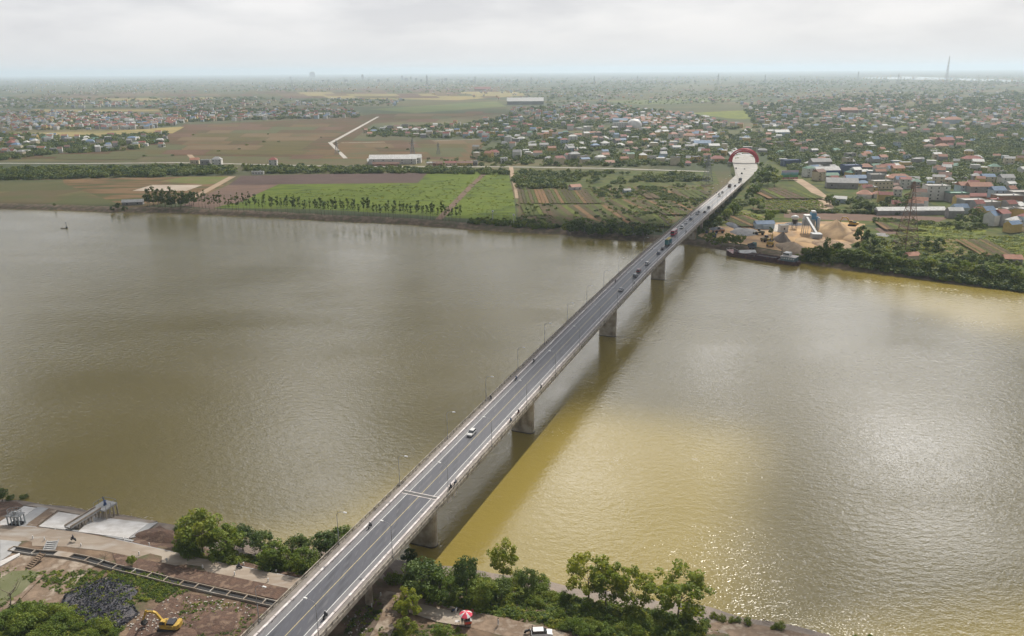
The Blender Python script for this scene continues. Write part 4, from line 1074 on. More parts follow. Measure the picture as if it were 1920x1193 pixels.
def house(px, py, w, d, h, wall, roof, kind='hip', rot=None, wins=2, label=None, zone='', name='house', z=None, storeys=None, tank=False, group=None):
    x, y, z0 = z or P(px, py)
    rot = rnd.uniform(-.1, .1) + .4 * sin(px * .013 + py * .02) if rot is None else rot
    o = empty(name, (x, y, z0 - .05), rot); o['category'] = 'house'
    MB().box(-w / 2, w / 2, -d / 2, d / 2, -.5, h - .002).build('wall', wm(wall), o)
    k = MB(); roof_geo(k, w, d, h, kind); rf = k.build('roof', rm(roof), o)
    if tank: MB().lathe([(.1, 0), (.62, .05), (.62, 1.3), (.1, 1.5)], 8, (w * .22, -d * .1, h + .18)).build('water_tank', m_tank, o, smooth=True)
    if kind != 'flat' and w > 9 and rnd.random() < .4:
        k = MB(); k.box(-w * .18, w * .18, -d / 2 - 1.6, -d / 2 - .02, -.4, h * .8); k.build('porch', wm(wall), o)
    ns = storeys or max(1, int(h / 3.1))
    if wins:
        me = None
        for f_ in range(ns):
            zz = (f_ + .5) * h / ns - .55
            for q in range(wins):
                if me is None:
                    wo = MB().box(-.6, .6, -.05, .05, 0, 1.3).build('window', m_win, o); me = wo.data
                else: wo = link('window', me, o)
                wo.location = ((q + .5) / wins * w - w / 2, -d / 2 - .03, zz)
    if label: o['label'] = label
    else:
        st = {1: 'single-storey', 2: 'two-storey', 3: 'three-storey'}.get(min(ns, 3), 'tall')
        rr = 'flat-roofed' if kind == 'flat' else roof + '-roofed'
        queue_label(o, f'{st} {wall} {rr} houses {zone}', f'{st} {wall} {rr} house {zone}', px)
    o['group'] = group or ('houses ' + zone if zone else 'village houses')
    return o
def zone_of(x, y):
    if x < 360: return 'in the lower left village' if y > 250 else 'in the upper left village'
    if x < 690: return 'in the village band above the brown fields'
    if x < 905: return 'in the hamlet above the long shed' if y < 290 else 'along the dyke road'
    if x < 1040: return 'between hamlet and central village' if y < 262 else 'by the dyke road junction'
    if x < 1180: return 'left of the white dome'
    if x < 1345: return 'right of the white dome'
    if x < 1460: return 'behind the red arch' if y > 235 else 'far beyond the red arch'
    if x < 1640: return 'right of the red arch' if y > 240 else 'below the curving far road'
    return 'in the right village' if y > 300 else 'among trees at far right'
WCH = ['white', 'white', 'cream', 'cream', 'yellow', 'grey', 'pale blue', 'grey', 'white']
def rand_house(px, py, wins=0, zone=None, minpx=0):
    kd = rnd.choice(['hip', 'hip', 'gable', 'gable', 'flat']); s_ = scale_at(px, py)
    rf = 'flat' if kd == 'flat' else rnd.choice(['orange', 'orange', 'red', 'brown', 'grey', 'grey', 'grey', 'grey', 'blue', 'white', 'white', 'white', 'white', 'green'])
    w = max(R(7, 14), minpx / s_); d = max(R(6, 10), .6 * w); h = rnd.choice([3.2, 3.4, 6.6, 6.8, 9.6])
    if w > 14: h = max(h, 6.6)
    return house(px, py, w, d, h, rnd.choice(WCH), rf, kd, wins=wins, zone=zone or zone_of(px, py), tank=(kd == 'flat'))
# ---- landmark buildings, each placed where the photo has it
def shed(px, py, w, d, h, wall, roof, label, rot=0.0, rise=2.0, kind='gable', cat='shed', name='shed', wins=0):
    o = house(px, py, w, d, h, wall, roof, kind, rot, wins, label, name=name); o['category'] = cat; del o['group']
    o.children[1].data = o.children[1].data; return o
LM = [
 ('warehouse', 738, 307, 62, 16, 7, 'white', 'white', 'gable', 'long white warehouse with pale roof behind the dyke road', 0, 5, 'warehouse'),
 ('warehouse', 779, 305, 16, 14, 7, 'white', 'white', 'gable', 'short white shed end-on to the long warehouse, right of its gap', 0, 2, 'warehouse'),
 ('shed', 702, 306, 18, 10, 3.2, 'white', 'white', 'gable', 'low lean-to at the left end of the long white warehouse', .2, 0, 'shed'),
 ('shed', 724, 311, 34, 6, 3, 'bare brick', 'brown', 'gable', 'low rusty-roofed brick shed in front of the long warehouse', 0, 0, 'shed'),
 ('house', 808, 311, 11, 9, 4, 'cream', 'white', 'flat', 'pink and cream box house left on the dyke road', .2, 2, 'house'),
 ('house', 821, 311, 12, 8, 3.5, 'bare brick', 'brown', 'gable', 'brown-roofed low house right of the pink box house', 0, 2, 'house'),
 ('house', 845, 311, 14, 8, 4, 'cream', 'red', 'gable', 'red-roofed purple-doored house on the dyke road', 0, 3, 'house'),
 ('house', 872, 311, 20, 8, 4, 'yellow', 'brown', 'gable', 'long ochre house on the dyke road', 0, 4, 'house'),
 ('house', 890, 310, 8, 8, 5, 'grey', 'grey', 'flat', 'grey box at the right end of the dyke road row', 0, 2, 'house'),
 ('house', 513, 310, 10, 9, 7.5, 'white', 'red', 'hip', 'lone white two-storey house with red roof left on the dyke', .1, 3, 'house'),
 ('house', 408, 309, 12, 10, 7.5, 'white', 'grey', 'hip', 'white house with grey roof and dark windows by the farm track', .1, 3, 'house'),
 ('house', 386, 309, 12, 9, 6, 'grey', 'grey', 'flat', 'grey plain house just right of the farm track end', .1, 2, 'house'),
 ('house', 366, 308, 11, 9, 6, 'cream', 'orange', 'gable', 'pale house with orange roof at the foot of the farm track', .2, 2, 'house'),
 ('shed', 303, 317, 12, 8, 4, 'yellow', 'orange', 'gable', 'small ochre hut within the left tree line', 0, 1, 'shed'),
 ('shed', 484, 327, 14, 4, 3, 'white', 'white', 'flat', 'small white sheds at the corner of the ploughed field', 0, 4, 'shed'),
 ('shed', 250, 384, 18, 7, 3, 'grey', 'grey', 'gable', 'grey riverside hut at the left end of the bank trees', .2, 2, 'hut'),
 ('house', 1078, 357, 11, 8, 4, 'white', 'orange', 'gable', 'small farmhouse with orange roof among the garden plots', .4, 2, 'house'),
 ('hut', 1175, 362, 7, 5, 3, 'pale blue', 'grey', 'gable', 'tiny pale hut in the gardens left of the bridge', .3, 1, 'hut'),
 ('hut', 983, 339, 9, 6, 3, 'bare brick', 'red', 'hip', 'tiny red-roofed hut in the orchard beside the access road', 0, 0, 'hut'),
 ('house', 926, 294, 15, 10, 6.5, 'white', 'red', 'hip', 'big red-roofed house above the dyke road junction', .1, 3, 'house'),
 ('house', 945, 306, 9, 8, 6.5, 'white', 'white', 'flat', 'white cube house at the dyke road junction', .1, 2, 'house'),
 ('dome_annex', 1166, 243, 36, 14, 13, 'white', 'white', 'flat', 'white multi-storey block left of the white dome', .05, 7, 'building'),
 ('shed', 1162, 230, 34, 14, 6, 'pale blue', 'blue', 'gable', 'blue-roofed hall behind the white dome block', .1, 0, 'shed'),
 ('factory', 985, 196, 130, 40, 12, 'grey', 'white', 'gable', 'long low factory with pale roof in the middle distance', .0, 0, 'factory'),
 ('factory', 905, 170, 100, 40, 10, 'bare brick', 'red', 'gable', 'large red-roofed factory far off near the centre', 0, 0, 'factory'),
 ('house', 1292, 264, 20, 12, 9, 'cream', 'orange', 'hip', 'large cream villa with orange roof left of the town road', -.1, 4, 'house'),
 ('house', 1262, 261, 14, 11, 9, 'white', 'orange', 'hip', 'white villa with orange hipped roof left of the cream one', .3, 3, 'house'),
 ('shed', 1316, 275, 26, 13, 6, 'pale blue', 'blue', 'gable', 'blue workshop hall beside the town road bend', -.1, 0, 'workshop'),
 ('shed', 1338, 279, 16, 10, 5, 'grey', 'white', 'gable', 'small pale workshop right of the blue hall', 0, 0, 'workshop'),
 ('house', 1305, 304, 11, 10, 7, 'yellow', 'yellow' if False else 'flat', 'flat', 'bright yellow house left of the red arch', .1, 2, 'house'),
 ('house', 1345, 304, 17, 11, 5, 'yellow', 'red', 'hip', 'red-roofed ochre house just left of the arch', -.2, 3, 'house'),
 ('house', 1482, 311, 22, 11, 7, 'grey', 'navy', 'flat', 'dark slate-blue block above the roadside billboard', .1, 0, 'building'),
 ('house', 1536, 318, 24, 12, 10, 'grey', 'grey', 'gable', 'tall grey hall behind the long blue shop', .1, 0, 'building'),
 ('shop', 1540, 330, 38, 12, 7, 'pale blue', 'white', 'gable', 'long shop building with royal blue wall and white roof', .12, 0, 'shop'),
 ('house', 1594, 328, 20, 12, 11, 'grey', 'navy', 'flat', 'tall dark navy block right of the long blue shop', .1, 0, 'building'),
 ('house', 1622, 322, 14, 11, 6, 'white', 'orange', 'hip', 'white bungalow with orange roof right of the navy block', -.1, 2, 'house'),
 ('shop', 1602, 343, 22, 10, 5.5, 'pale blue', 'blue', 'gable', 'low bright blue shed below the navy block', .05, 0, 'shop'),
 ('shed', 1557, 335, 15, 9, 4, 'grey', 'green', 'gable', 'small green-roofed shed in front of the blue shop', .1, 0, 'shed'),
 ('shed', 1577, 352, 30, 14, 6, 'grey', 'grey', 'gable', 'open-sided grey-roofed hall right of the village road', -.25, 3, 'hall'),
 ('house', 1620, 371, 13, 11, 4, 'white', 'orange', 'hip', 'orange pyramid-roofed cottage in the grove', -.4, 1, 'house'),
 ('house', 1645, 371, 9, 8, 4, 'white', 'orange', 'hip', 'small orange-roofed cottage right of the pyramid-roofed one', -.1, 1, 'house'),
 ('house', 1574, 380, 11, 7, 4, 'pale blue', 'white', 'gable', 'pale-roofed hut at the left edge of the grove', -.4, 1, 'hut'),
 ('house', 1650, 354, 20, 12, 8, 'cream', 'flat', 'flat', 'cream block of several gables in the right village centre', .1, 5, 'building'),
 ('house', 1640, 345, 14, 10, 10, 'grey', 'flat', 'flat', 'bare grey concrete house right of the blue shed', 0, 0, 'house'),
 ('shed', 1705, 402, 56, 8, 4, 'grey', 'white', 'gable', 'long low white-roofed shed behind the steel pylon', 0, 0, 'shed'),
 ('house', 1752, 374, 20, 13, 13, 'white', 'flat', 'flat', 'tall white house with few small windows right of the pylon', -.1, 3, 'house'),
 ('house', 1803, 366, 11, 10, 10, 'pale blue', 'orange', 'gable', 'narrow pale blue house with orange roof', .1, 2, 'house'),
 ('house', 1832, 368, 21, 11, 10, 'grey', 'orange', 'gable', 'wide grey house with long orange roof ridge', .0, 2, 'house'),
 ('house', 1792, 378, 17, 11, 8, 'grey', 'green', 'flat', 'bare concrete house with green roof sheet', 0, 0, 'house'),
 ('house', 1829, 375, 17, 8, 4, 'bare brick', 'red', 'gable', 'low red-roofed annex below the wide grey house', 0, 0, 'house'),
 ('house', 1820, 394, 20, 12, 9, 'grey', 'flat', 'flat', 'bare concrete block with two slit windows', .05, 2, 'house'),
 ('house', 1846, 398, 18, 11, 9, 'grey', 'flat', 'flat', 'bare concrete block right of the slit-windowed one', .05, 0, 'house'),
 ('house', 1866, 378, 11, 10, 11, 'pale blue', 'blue', 'gable', 'pale blue pointed-roof house above a yellow one', 0, 2, 'house'),
 ('house', 1862, 391, 9, 9, 8, 'yellow', 'red', 'flat', 'bright yellow narrow house beside the concrete blocks', 0, 2, 'house'),
 ('house', 1885, 385, 22, 12, 9, 'bare brick', 'flat', 'flat', 'tan brick-sided house right of the yellow one', 0, 0, 'house'),
 ('house', 1908, 380, 18, 12, 10, 'grey', 'flat', 'flat', 'grey house with two white tanks at the right edge', 0, 0, 'house'),
 ('house', 1683, 345, 22, 12, 7, 'cream', 'orange', 'hip', 'row of cream houses with orange roofs in the village centre', 0, 6, 'house'),
 ('house', 1770, 276, 24, 14, 11, 'bare brick', 'red', 'gable', 'big dark red-roofed house standing over trees at right', .3, 3, 'house'),
 ('house', 1765, 282, 16, 10, 7, 'cream', 'orange', 'hip', 'cream villa in front of the big red-roofed house', .2, 3, 'house'),
 ('shed', 1590, 212, 46, 22, 8, 'bare brick', 'orange', 'gable', 'wide orange-roofed school left of the curving road', .1, 0, 'school'),
 ('house', 1785, 232, 34, 18, 9, 'pale blue', 'orange', 'hip', 'long pale blue building with orange roof among far trees', .1, 0, 'building'),
 ('house', 1570, 252, 26, 14, 10, 'cream', 'flat', 'flat', 'cream flat block in the green middle of the right plain', .1, 4, 'building'),
 ('house', 1464, 256, 26, 14, 8, 'pale blue', 'white', 'gable', 'grey-blue hall with white roof beyond the arch', .1, 0, 'building'),
 ('house', 1820, 306, 22, 11, 6, 'cream', 'red', 'hip', 'red-roofed building with yellow end wall in the right trees', 0, 4, 'house'),
 ('hut', 1708, 486, 8, 6, 3, 'cream', 'orange', 'gable', 'tiny hut with pinkish orange roof in the right bank wood', .2, 0, 'hut'),
 ('hut', 1896, 492, 10, 7, 3, 'grey', 'orange', 'gable', 'faded hut at the right end of the bank wood', -.2, 0, 'hut'),
]
for nm, px, py, w, d, h, wl, rf, kd, lb, rt, wn, ct in LM:
    o = house(px, py, w, d, h, wl, rf, kd, rt, wn, lb, name=nm if nm != 'dome_annex' else 'white_block', tank=(kd == 'flat' and w < 23)); o['category'] = ct
    if nm in ('warehouse', 'shed', 'factory', 'hut', 'shop', 'dome_annex'): del o['group']
    if lb.startswith('long shop') or lb.startswith('low bright blue'):
        for c_ in o.children:
            if c_.name.startswith('wall'): c_.data.materials[0] = mat('royal_blue_wall', (0.035, 0.09, 0.27), (0.05, 0.12, 0.3), .5, .6)
    if 'navy' in lb or 'slate' in lb:
        for c_ in o.children:
            if c_.name.startswith('wall'): c_.data.materials[0] = mat('slate_blue_wall', (0.075, 0.10, 0.16), (0.10, 0.13, 0.19), .5, .6)
# shop-front sign on the blue shop's left end
o = link('signboard', None)
bpy.data.objects.remove(o)
taken = [(l_[1], l_[2], 9) for l_ in LM]
def free(x, y, r_=7):
    s_ = scale_at(x, y) / 1.4
    return all(abs(x - a) > (r_ + q) * .75 * max(.5, s_) or abs(y - b_) > 5 for a, b_, q in taken)
def put(poly, n, wins, minpx, ygap=0.0):
    c = 0; tries = 0
    while c < n and tries < n * 30:
        tries += 1
        (x, y), = sample(poly, 1)
        if y < ygap or not free(x, y): continue
        rand_house(x, y, wins, None, minpx); taken.append((x, y, 3)); c += 1
put([(1500, 330), (1560, 355), (1680, 380), (1700, 385), (1740, 360), (1930, 380), (1930, 415), (1850, 405), (1930, 350), (1700, 330), (1620, 312), (1480, 300)], 30, 2, 8)
put([(1860, 400), (1930, 395), (1930, 440), (1870, 425)], 10, 0, 9)
put([(1400, 296), (1440, 290), (1480, 262), (1700, 270), (1930, 290), (1930, 330), (1650, 325), (1480, 305)], 34, 2, 7)
put([(965, 262), (1180, 255), (1340, 262), (1380, 282), (1340, 292), (1180, 292), (965, 288)], 38, 2, 7)
put([(930, 228), (1100, 215), (1180, 232), (1300, 236), (1400, 250), (1380, 264), (1180, 258), (930, 262)], 46, 0, 6)
put([(1395, 236), (1460, 238), (1470, 280), (1420, 290), (1400, 270)], 16, 0, 6)
put([(0, 256), (170, 259), (310, 253), (318, 272), (200, 282), (70, 290), (0, 298)], 30, 0, 7)
put([(690, 247), (790, 239), (870, 236), (900, 240), (860, 252), (700, 255)], 16, 0, 6)
put([(975, 300), (1330, 303), (1330, 312), (975, 308)], 12, 0, 8)
put([(1440, 232), (1930, 235), (1930, 280), (1700, 268), (1480, 262)], 26, 0, 6)

# ---- houses past the first three hundred: one mass of small far houses
class Far:
    def __init__(s): s.Q = []; s.M = []
    def add(s, x, y, z, w, d, h, rot, wi, ri, flat):
        c_, s_ = cos(rot), sin(rot)
        def T(a, b_, e): return (x + a * c_ - b_ * s_, y + a * s_ + b_ * c_, z + e)
        A = [T(-w / 2, -d / 2, -1), T(w / 2, -d / 2, -1), T(w / 2, d / 2, -1), T(-w / 2, d / 2, -1)]
        B = [T(-w / 2, -d / 2, h), T(w / 2, -d / 2, h), T(w / 2, d / 2, h), T(-w / 2, d / 2, h)]
        for i in range(4): s.Q.append((A[i], A[(i + 1) % 4], B[(i + 1) % 4], B[i])); s.M.append(wi)
        if flat: s.Q.append(tuple(B)); s.M.append(ri)
        else:
            r_ = d * .35; R0, R1 = T(-w / 2, 0, h + r_), T(w / 2, 0, h + r_)
            s.Q += [(B[0], B[1], R1, R0), (B[2], B[3], R0, R1), (B[1], B[2], R1, R1), (B[3], B[0], R0, R0)]; s.M += [ri, ri, wi, wi]
wn_ = list(WALL); rn_ = ['orange', 'red', 'brown', 'blue', 'grey', 'white']
fm = [wm(n) for n in wn_] + [rm(n) for n in rn_]
FB = Far()
def far_houses(poly, n, minpx, hm_=(3, 9), clump=0):
    for x, y in sample(poly, n):
        if not free(x, y, 3) and y > 225: continue
        if clump and sin(x * .05 + y * .9) + sin(x * .021 - y * .4) < clump - 1: continue
        s_ = scale_at(x, y); X, Y, Z = P(x, y); w = max(R(7, 13), minpx * R(.6, 1.3) / s_)
        fl = rnd.random() < .3
        FB.add(X, Y, Z, w, max(R(6, 9), w * .6), max(R(*hm_), w * R(.3, .6)), R(-.1, .1) + .4 * sin(x * .013 + y * .02), rnd.choice([0, 0, 0, 1, 1, 2, 3, 4]), 6 + (rnd.choice([4, 5]) if fl else rnd.choice([0, 0, 0, 1, 1, 2, 3, 4, 5])), fl)
far_houses(V1, 420, 3.4); far_houses(V2, 60, 5); far_houses(V3, 260, 3.4); far_houses(V4, 360, 3, clump=.6); far_houses(V5, 60, 4.5)
far_houses([(960, 205), (1130, 197), (1300, 216), (1400, 240), (1300, 240), (1180, 232), (960, 232)], 260, 3.2)
far_houses(V6, 160, 4); far_houses([(1390, 196), (1620, 182), (1930, 178), (1930, 240), (1430, 240)], 380, 2.4)
far_houses(V7, 200, 3.5)
far_houses([(0, 160), (960, 156), (960, 172), (470, 172), (0, 180)], 520, 2.4, clump=.8)
far_houses([(700, 150), (1400, 150), (1400, 195), (960, 190), (700, 168)], 400, 2.2, clump=.4)
far_houses([(1400, 152), (1930, 156), (1930, 190), (1400, 196)], 420, 2.2, clump=.6)
far_houses([(0, 149), (1930, 143), (1930, 155), (0, 160)], 480, 1.6, (8, 20), clump=.5)
far_houses([(1060, 190), (1180, 212), (1350, 262), (1330, 268), (1150, 222), (1050, 200)], 130, 5)
me = quad_mesh('village_houses', np.array(FB.Q, dtype=np.float32), fm, mi=FB.M)
tag(link('village_houses', me), 'mass of tiny far village houses spread over the plain', 'houses', kind='stuff')

# ================================================================== PEOPLE, VEHICLES
def skin_person(name, joints, edges, radii, m_, parent=None):
    me = bpy.data.meshes.new(name); me.from_pydata(joints, edges, []); o = bpy.data.objects.new(name, me); COL.objects.link(o)
    sk = o.modifiers.new('skin', 'SKIN')
    for v, r_ in zip(me.skin_vertices[0].data, radii): v.radius = (r_, r_)
    me.skin_vertices[0].data[0].use_root = True
    o.modifiers.new('sub', 'SUBSURF').levels = 1
    dg = bpy.context.evaluated_depsgraph_get(); dg.update()
    nm_ = bpy.data.meshes.new_from_object(o.evaluated_get(dg)); nm_.materials.clear(); nm_.materials.append(m_)
    nm_.polygons.foreach_set('use_smooth', np.ones(len(nm_.polygons), dtype=bool))
    bpy.data.objects.remove(o); nm_.name = name
    return nm_
cl_dark = mat('cloth_dark', (0.035, 0.037, 0.045), (0.05, 0.05, 0.06), 5, .8); cl_white = mat('cloth_white', (0.55, 0.55, 0.56), None, 5, .8)
cl_red = mat('cloth_red', (0.35, 0.05, 0.05), None, 5, .8); cl_blue = mat('cloth_blue', (0.06, 0.10, 0.22), None, 5, .8); m_skin = mat('skin_tone', (0.42, 0.27, 0.19), (0.38, 0.24, 0.17), 5, .6)
m_tyre = mat('tyre_rubber', (0.022, 0.022, 0.024), (0.03, 0.03, 0.03), 3, .8); m_glass = mat('vehicle_glass', (0.02, 0.024, 0.03), (0.03, 0.034, 0.04), 1, .08, spec=.9)
m_helm = mat('helmet_white', (0.6, 0.6, 0.6), None, 3, .4); m_helm2 = mat('helmet_dark', (0.05, 0.06, 0.10), None, 3, .4)
# riding pose, bike along +X, seat at 0.78; continuous body
rj = [(-.12, 0, .88), (-.08, 0, 1.12), (-.02, 0, 1.36), (.03, 0, 1.46), (.06, 0, 1.62),            # pelvis, waist, chest, neck, head
      (-.02, .2, 1.36), (.16, .27, 1.15), (.42, .26, 1.06), (.50, .26, 1.05), (-.02, -.2, 1.36), (.16, -.27, 1.15), (.42, -.26, 1.06), (.50, -.26, 1.05),
      (-.08, .12, .86), (.30, .2, .74), (.18, .18, .34), (.30, .18, .28), (-.08, -.12, .86), (.30, -.2, .74), (.18, -.18, .34), (.30, -.18, .28)]
re_ = [(0, 1), (1, 2), (2, 3), (3, 4), (2, 5), (5, 6), (6, 7), (7, 8), (2, 9), (9, 10), (10, 11), (11, 12), (0, 13), (13, 14), (14, 15), (15, 16), (0, 17), (17, 18), (18, 19), (19, 20)]
rr_ = [.16, .15, .17, .07, .11, .08, .055, .04, .045, .08, .055, .04, .045, .11, .085, .055, .05, .11, .085, .055, .05]
rider_me = {c.name: skin_person('body', rj, re_, rr_, c) for c in (cl_dark, cl_blue, cl_white)}
sj = [(0, 0, .95), (0, 0, 1.15), (0, 0, 1.4), (0, 0, 1.5), (.02, 0, 1.64), (0, .19, 1.4), (.03, .25, 1.12), (.1, .25, .88), (.12, .25, .8), (0, -.19, 1.4), (.03, -.25, 1.12), (.1, -.25, .88), (.12, -.25, .8),
      (0, .1, .9), (.02, .12, .5), (-.02, .12, .08), (.12, .12, .04), (0, -.1, .9), (.06, -.12, .5), (.04, -.12, .08), (.18, -.12, .04)]
stand_me = {c.name: skin_person('body', sj, re_, rr_, c) for c in (cl_dark, cl_red, cl_white)}
def head_parts(o, hx, hz, helm):
    MB().lathe([(.02, -.13), (.085, -.09), (.10, 0), (.09, .07), (.03, .115)], 10, (hx, 0, hz), 0).build('face', m_skin, o, smooth=True)
    MB().lathe([(.125, -.02), (.13, .05), (.10, .12), (.03, .155)], 10, (hx - .01, 0, hz), 0).build('helmet', helm, o, smooth=True)
m_bike = mat('motorbike_black', (0.03, 0.03, 0.033), (0.05, 0.05, 0.055), 3, .35); m_bikeb = mat('motorbike_blue', (0.04, 0.07, 0.18), None, 3, .35); m_biker = mat('motorbike_red', (0.30, 0.03, 0.03), None, 3, .35)
def make_bike(m_):
    o = empty('motorcycle', (0, 0, 0)); o['category'] = 'motorcycle'; me = None
    for x in (-.62, .62):
        if me is None:
            w = MB().lathe([(.14, -.05), (.27, -.055), (.30, 0), (.27, .055), (.14, .05)], 14, (0, 0, 0), M=Matrix.Rotation(pi / 2, 4, 'X')).build('wheel', m_tyre, o, smooth=True); me = w.data
        else: w = link('wheel', me, o)
        w.location = (x, 0, .30)
    MB().prism([(-.75, .66), (-.35, .74), (.1, .72), (.22, .55), (.42, .62), (.52, .92), (.40, .96), (.28, .62), (.1, .42), (-.3, .36), (-.6, .5)], -.13, .13, axis='y').build('body', m_, o)
    MB().prism([(-.72, .76), (-.68, .83), (.0, .84), (.1, .76)], -.15, .15, axis='y').build('seat', cl_dark, o)
    k = MB(); k.bar((.62, .09, .3), (.46, .09, .95), .03); k.bar((.62, -.09, .3), (.46, -.09, .95), .03); k.build('fork', m_steel, o)
    MB().bar((.42, -.36, 1.04), (.42, .36, 1.04), .022).build('handlebar', m_steel, o)
    MB().lathe([(.02, -.05), (.09, -.02), (.08, .06)], 8, (.56, 0, .86)).build('headlight', m_lampw, o)
    MB().box(.30, .40, .28, .36, 1.12, 1.18).build('mirror', m_glass, o)
    return o
m_lampw = mat('lamp_glass', (0.6, 0.6, 0.58), None, 3, .2)
bikes = {}
riders = {}
BIKES = 0
def bike_at(loc, rz, tilt, blabel, plabel, m_=None, clo='cloth_dark', helm=None, group='motorcycles'):
    m_ = m_ or m_bike; helm = helm or m_helm
    if m_.name not in bikes: bikes[m_.name] = o = make_bike(m_)
    else: o = copy_tree(bikes[m_.name])
    o.location = loc; o.rotation_euler = (0, -tilt, rz); o['label'] = blabel; o['group'] = group
    if plabel:
        p = link('person', rider_me[clo]); head_parts(p, .07, 1.63, helm)
        p.location = loc; p.rotation_euler = (0, -tilt, rz); tag(p, plabel, 'person', 'riders')
    return o
HEAD = pi / 2 - BAZ                      # +X turned to run along the bridge, away from the camera
def deck_loc(px, py, l=None, dz=0.012, adj=0):
    s, ll, z = on_deck(px, py); l = ll if l is None else l
    if abs(l) > 5.15: dz += .2
    return BP(s, l, z + dz), s
def slope(s): return atan((deck_z(s + 3) - deck_z(s - 3)) / 6)
BK = [ (696, 990, -4.3, -1, m_bike, 'cloth_dark', 'on the left shoulder near the street lamp', None),
       (608, 1158, 4.4, 1, m_bike, 'cloth_dark', 'nearest the camera on the right shoulder', None),
       (841, 918, 6.3, 1, m_bike, 'cloth_dark', 'on the right footway just past the expansion joint', m_helm2),
       (853, 909, 6.4, 1, m_bikeb, 'cloth_white', 'on the right footway ahead of a darker one', m_helm),
       (917, 750, -6.3, -1, m_bike, 'cloth_dark', 'on the left footway beside the railing', None),
       (970, 713, -4.7, -1, m_bike, 'cloth_blue', 'on the left shoulder beyond the white car', m_helm2),
       (1004, 681, -4.6, -1, m_bike, 'cloth_dark', 'on the left shoulder far ahead of another', None),
       (970, 777, 6.3, 1, m_biker, 'cloth_dark', 'on the right footway above the second river pier', None),
       (956, 793, 6.3, 1, m_bike, 'cloth_blue', 'on the right footway close behind a red one', m_helm),
       (1012, 730, 6.3, 1, m_bike, 'cloth_dark', 'alone on the right footway in mid river', m_helm2),
       (1156, 530, -4.8, -1, m_biker, 'cloth_dark', 'on the left shoulder near the oncoming cars', None),
       (1186, 532, 4.7, 1, m_bike, 'cloth_white', 'on the right shoulder behind the grey car', None),
       (1278, 436, 4.5, 1, m_bike, 'cloth_dark', 'to the right of the white van and bus', None),
       (1298, 406, -4.6, -1, m_bike, 'cloth_dark', 'on the left shoulder near the dark cars', None),
       (1348, 364, -5.9, -1, m_bike, 'cloth_dark', 'on the left footway near the bridge end', None)]
for px, py, l, dr_, m_, clo, wh_, helm in BK:
    loc, s = deck_loc(px, py, l); a = slope(s)
    cn = {'motorbike_black': 'black', 'motorbike_blue': 'blue', 'motorbike_red': 'red'}[m_.name]
    bike_at(loc, HEAD + (0 if dr_ > 0 else pi), a * dr_, f'{cn} motorcycle {wh_}', f'rider in {clo[6:]} clothes on the motorcycle {wh_.split(" of ")[0]}'.replace('dark clothes', 'dark clothes'), m_, clo, helm, 'motorcycles crossing the bridge')

# ---- cars
PAINT = {'white': (0.62, 0.62, 0.61), 'silver': (0.40, 0.41, 0.43), 'grey': (0.14, 0.15, 0.16), 'black': (0.025, 0.026, 0.03), 'maroon': (0.20, 0.03, 0.045), 'dark blue': (0.03, 0.05, 0.11)}
def paint(n): return mat('paint_' + n.replace(' ', '_'), PAINT[n], tuple(v * .93 for v in PAINT[n]), 3, .25, spec=.6)
wheel_me = None
def car_geo(kind):
    L, Wd = {'hatch': (3.9, 1.7), 'sedan': (4.5, 1.76), 'suv': (4.6, 1.85), 'van': (5.0, 1.9)}[kind]
    x0, x1 = -L / 2, L / 2
    if kind == 'van': low = [(x0, .35), (x0, 1.15), (x1 - .9, 1.1), (x1 - .05, .95), (x1, .35)]; up = [(x0 + .05, 1.15), (x0 + .15, 2.0), (x1 - 1.7, 2.0), (x1 - .85, 1.1)]
    elif kind == 'suv': low = [(x0, .4), (x0, 1.05), (x1 - 1.2, 1.08), (x1 - .1, .9), (x1, .45)]; up = [(x0 + .1, 1.05), (x0 + .4, 1.68), (x1 - 2.0, 1.68), (x1 - 1.2, 1.08)]
    elif kind == 'hatch': low = [(x0, .33), (x0 + .02, .92), (x1 - 1.0, .95), (x1 - .1, .75), (x1, .35)]; up = [(x0 + .15, .92), (x0 + .45, 1.48), (x1 - 1.75, 1.48), (x1 - .95, .95)]
    else: low = [(x0, .33), (x0, .88), (x0 + .9, .95), (x1 - 1.25, .93), (x1 - .1, .75), (x1, .35)]; up = [(x0 + .75, .94), (x0 + 1.3, 1.42), (x1 - 2.0, 1.42), (x1 - 1.2, .93)]
    return L, Wd, low, up
def tapered(k, prof, w0, w1, z0, z1):
    n = len(prof); V = []
    for sg in (-1, 1):
        for x, z in prof:
            t_ = (z - z0) / (z1 - z0); V.append((x, sg * (w0 + (w1 - w0) * t_), z))
    k.add(V, [tuple(range(n)), tuple(range(2 * n - 1, n - 1, -1))] + [(i, (i + 1) % n, n + (i + 1) % n, n + i) for i in range(n)])
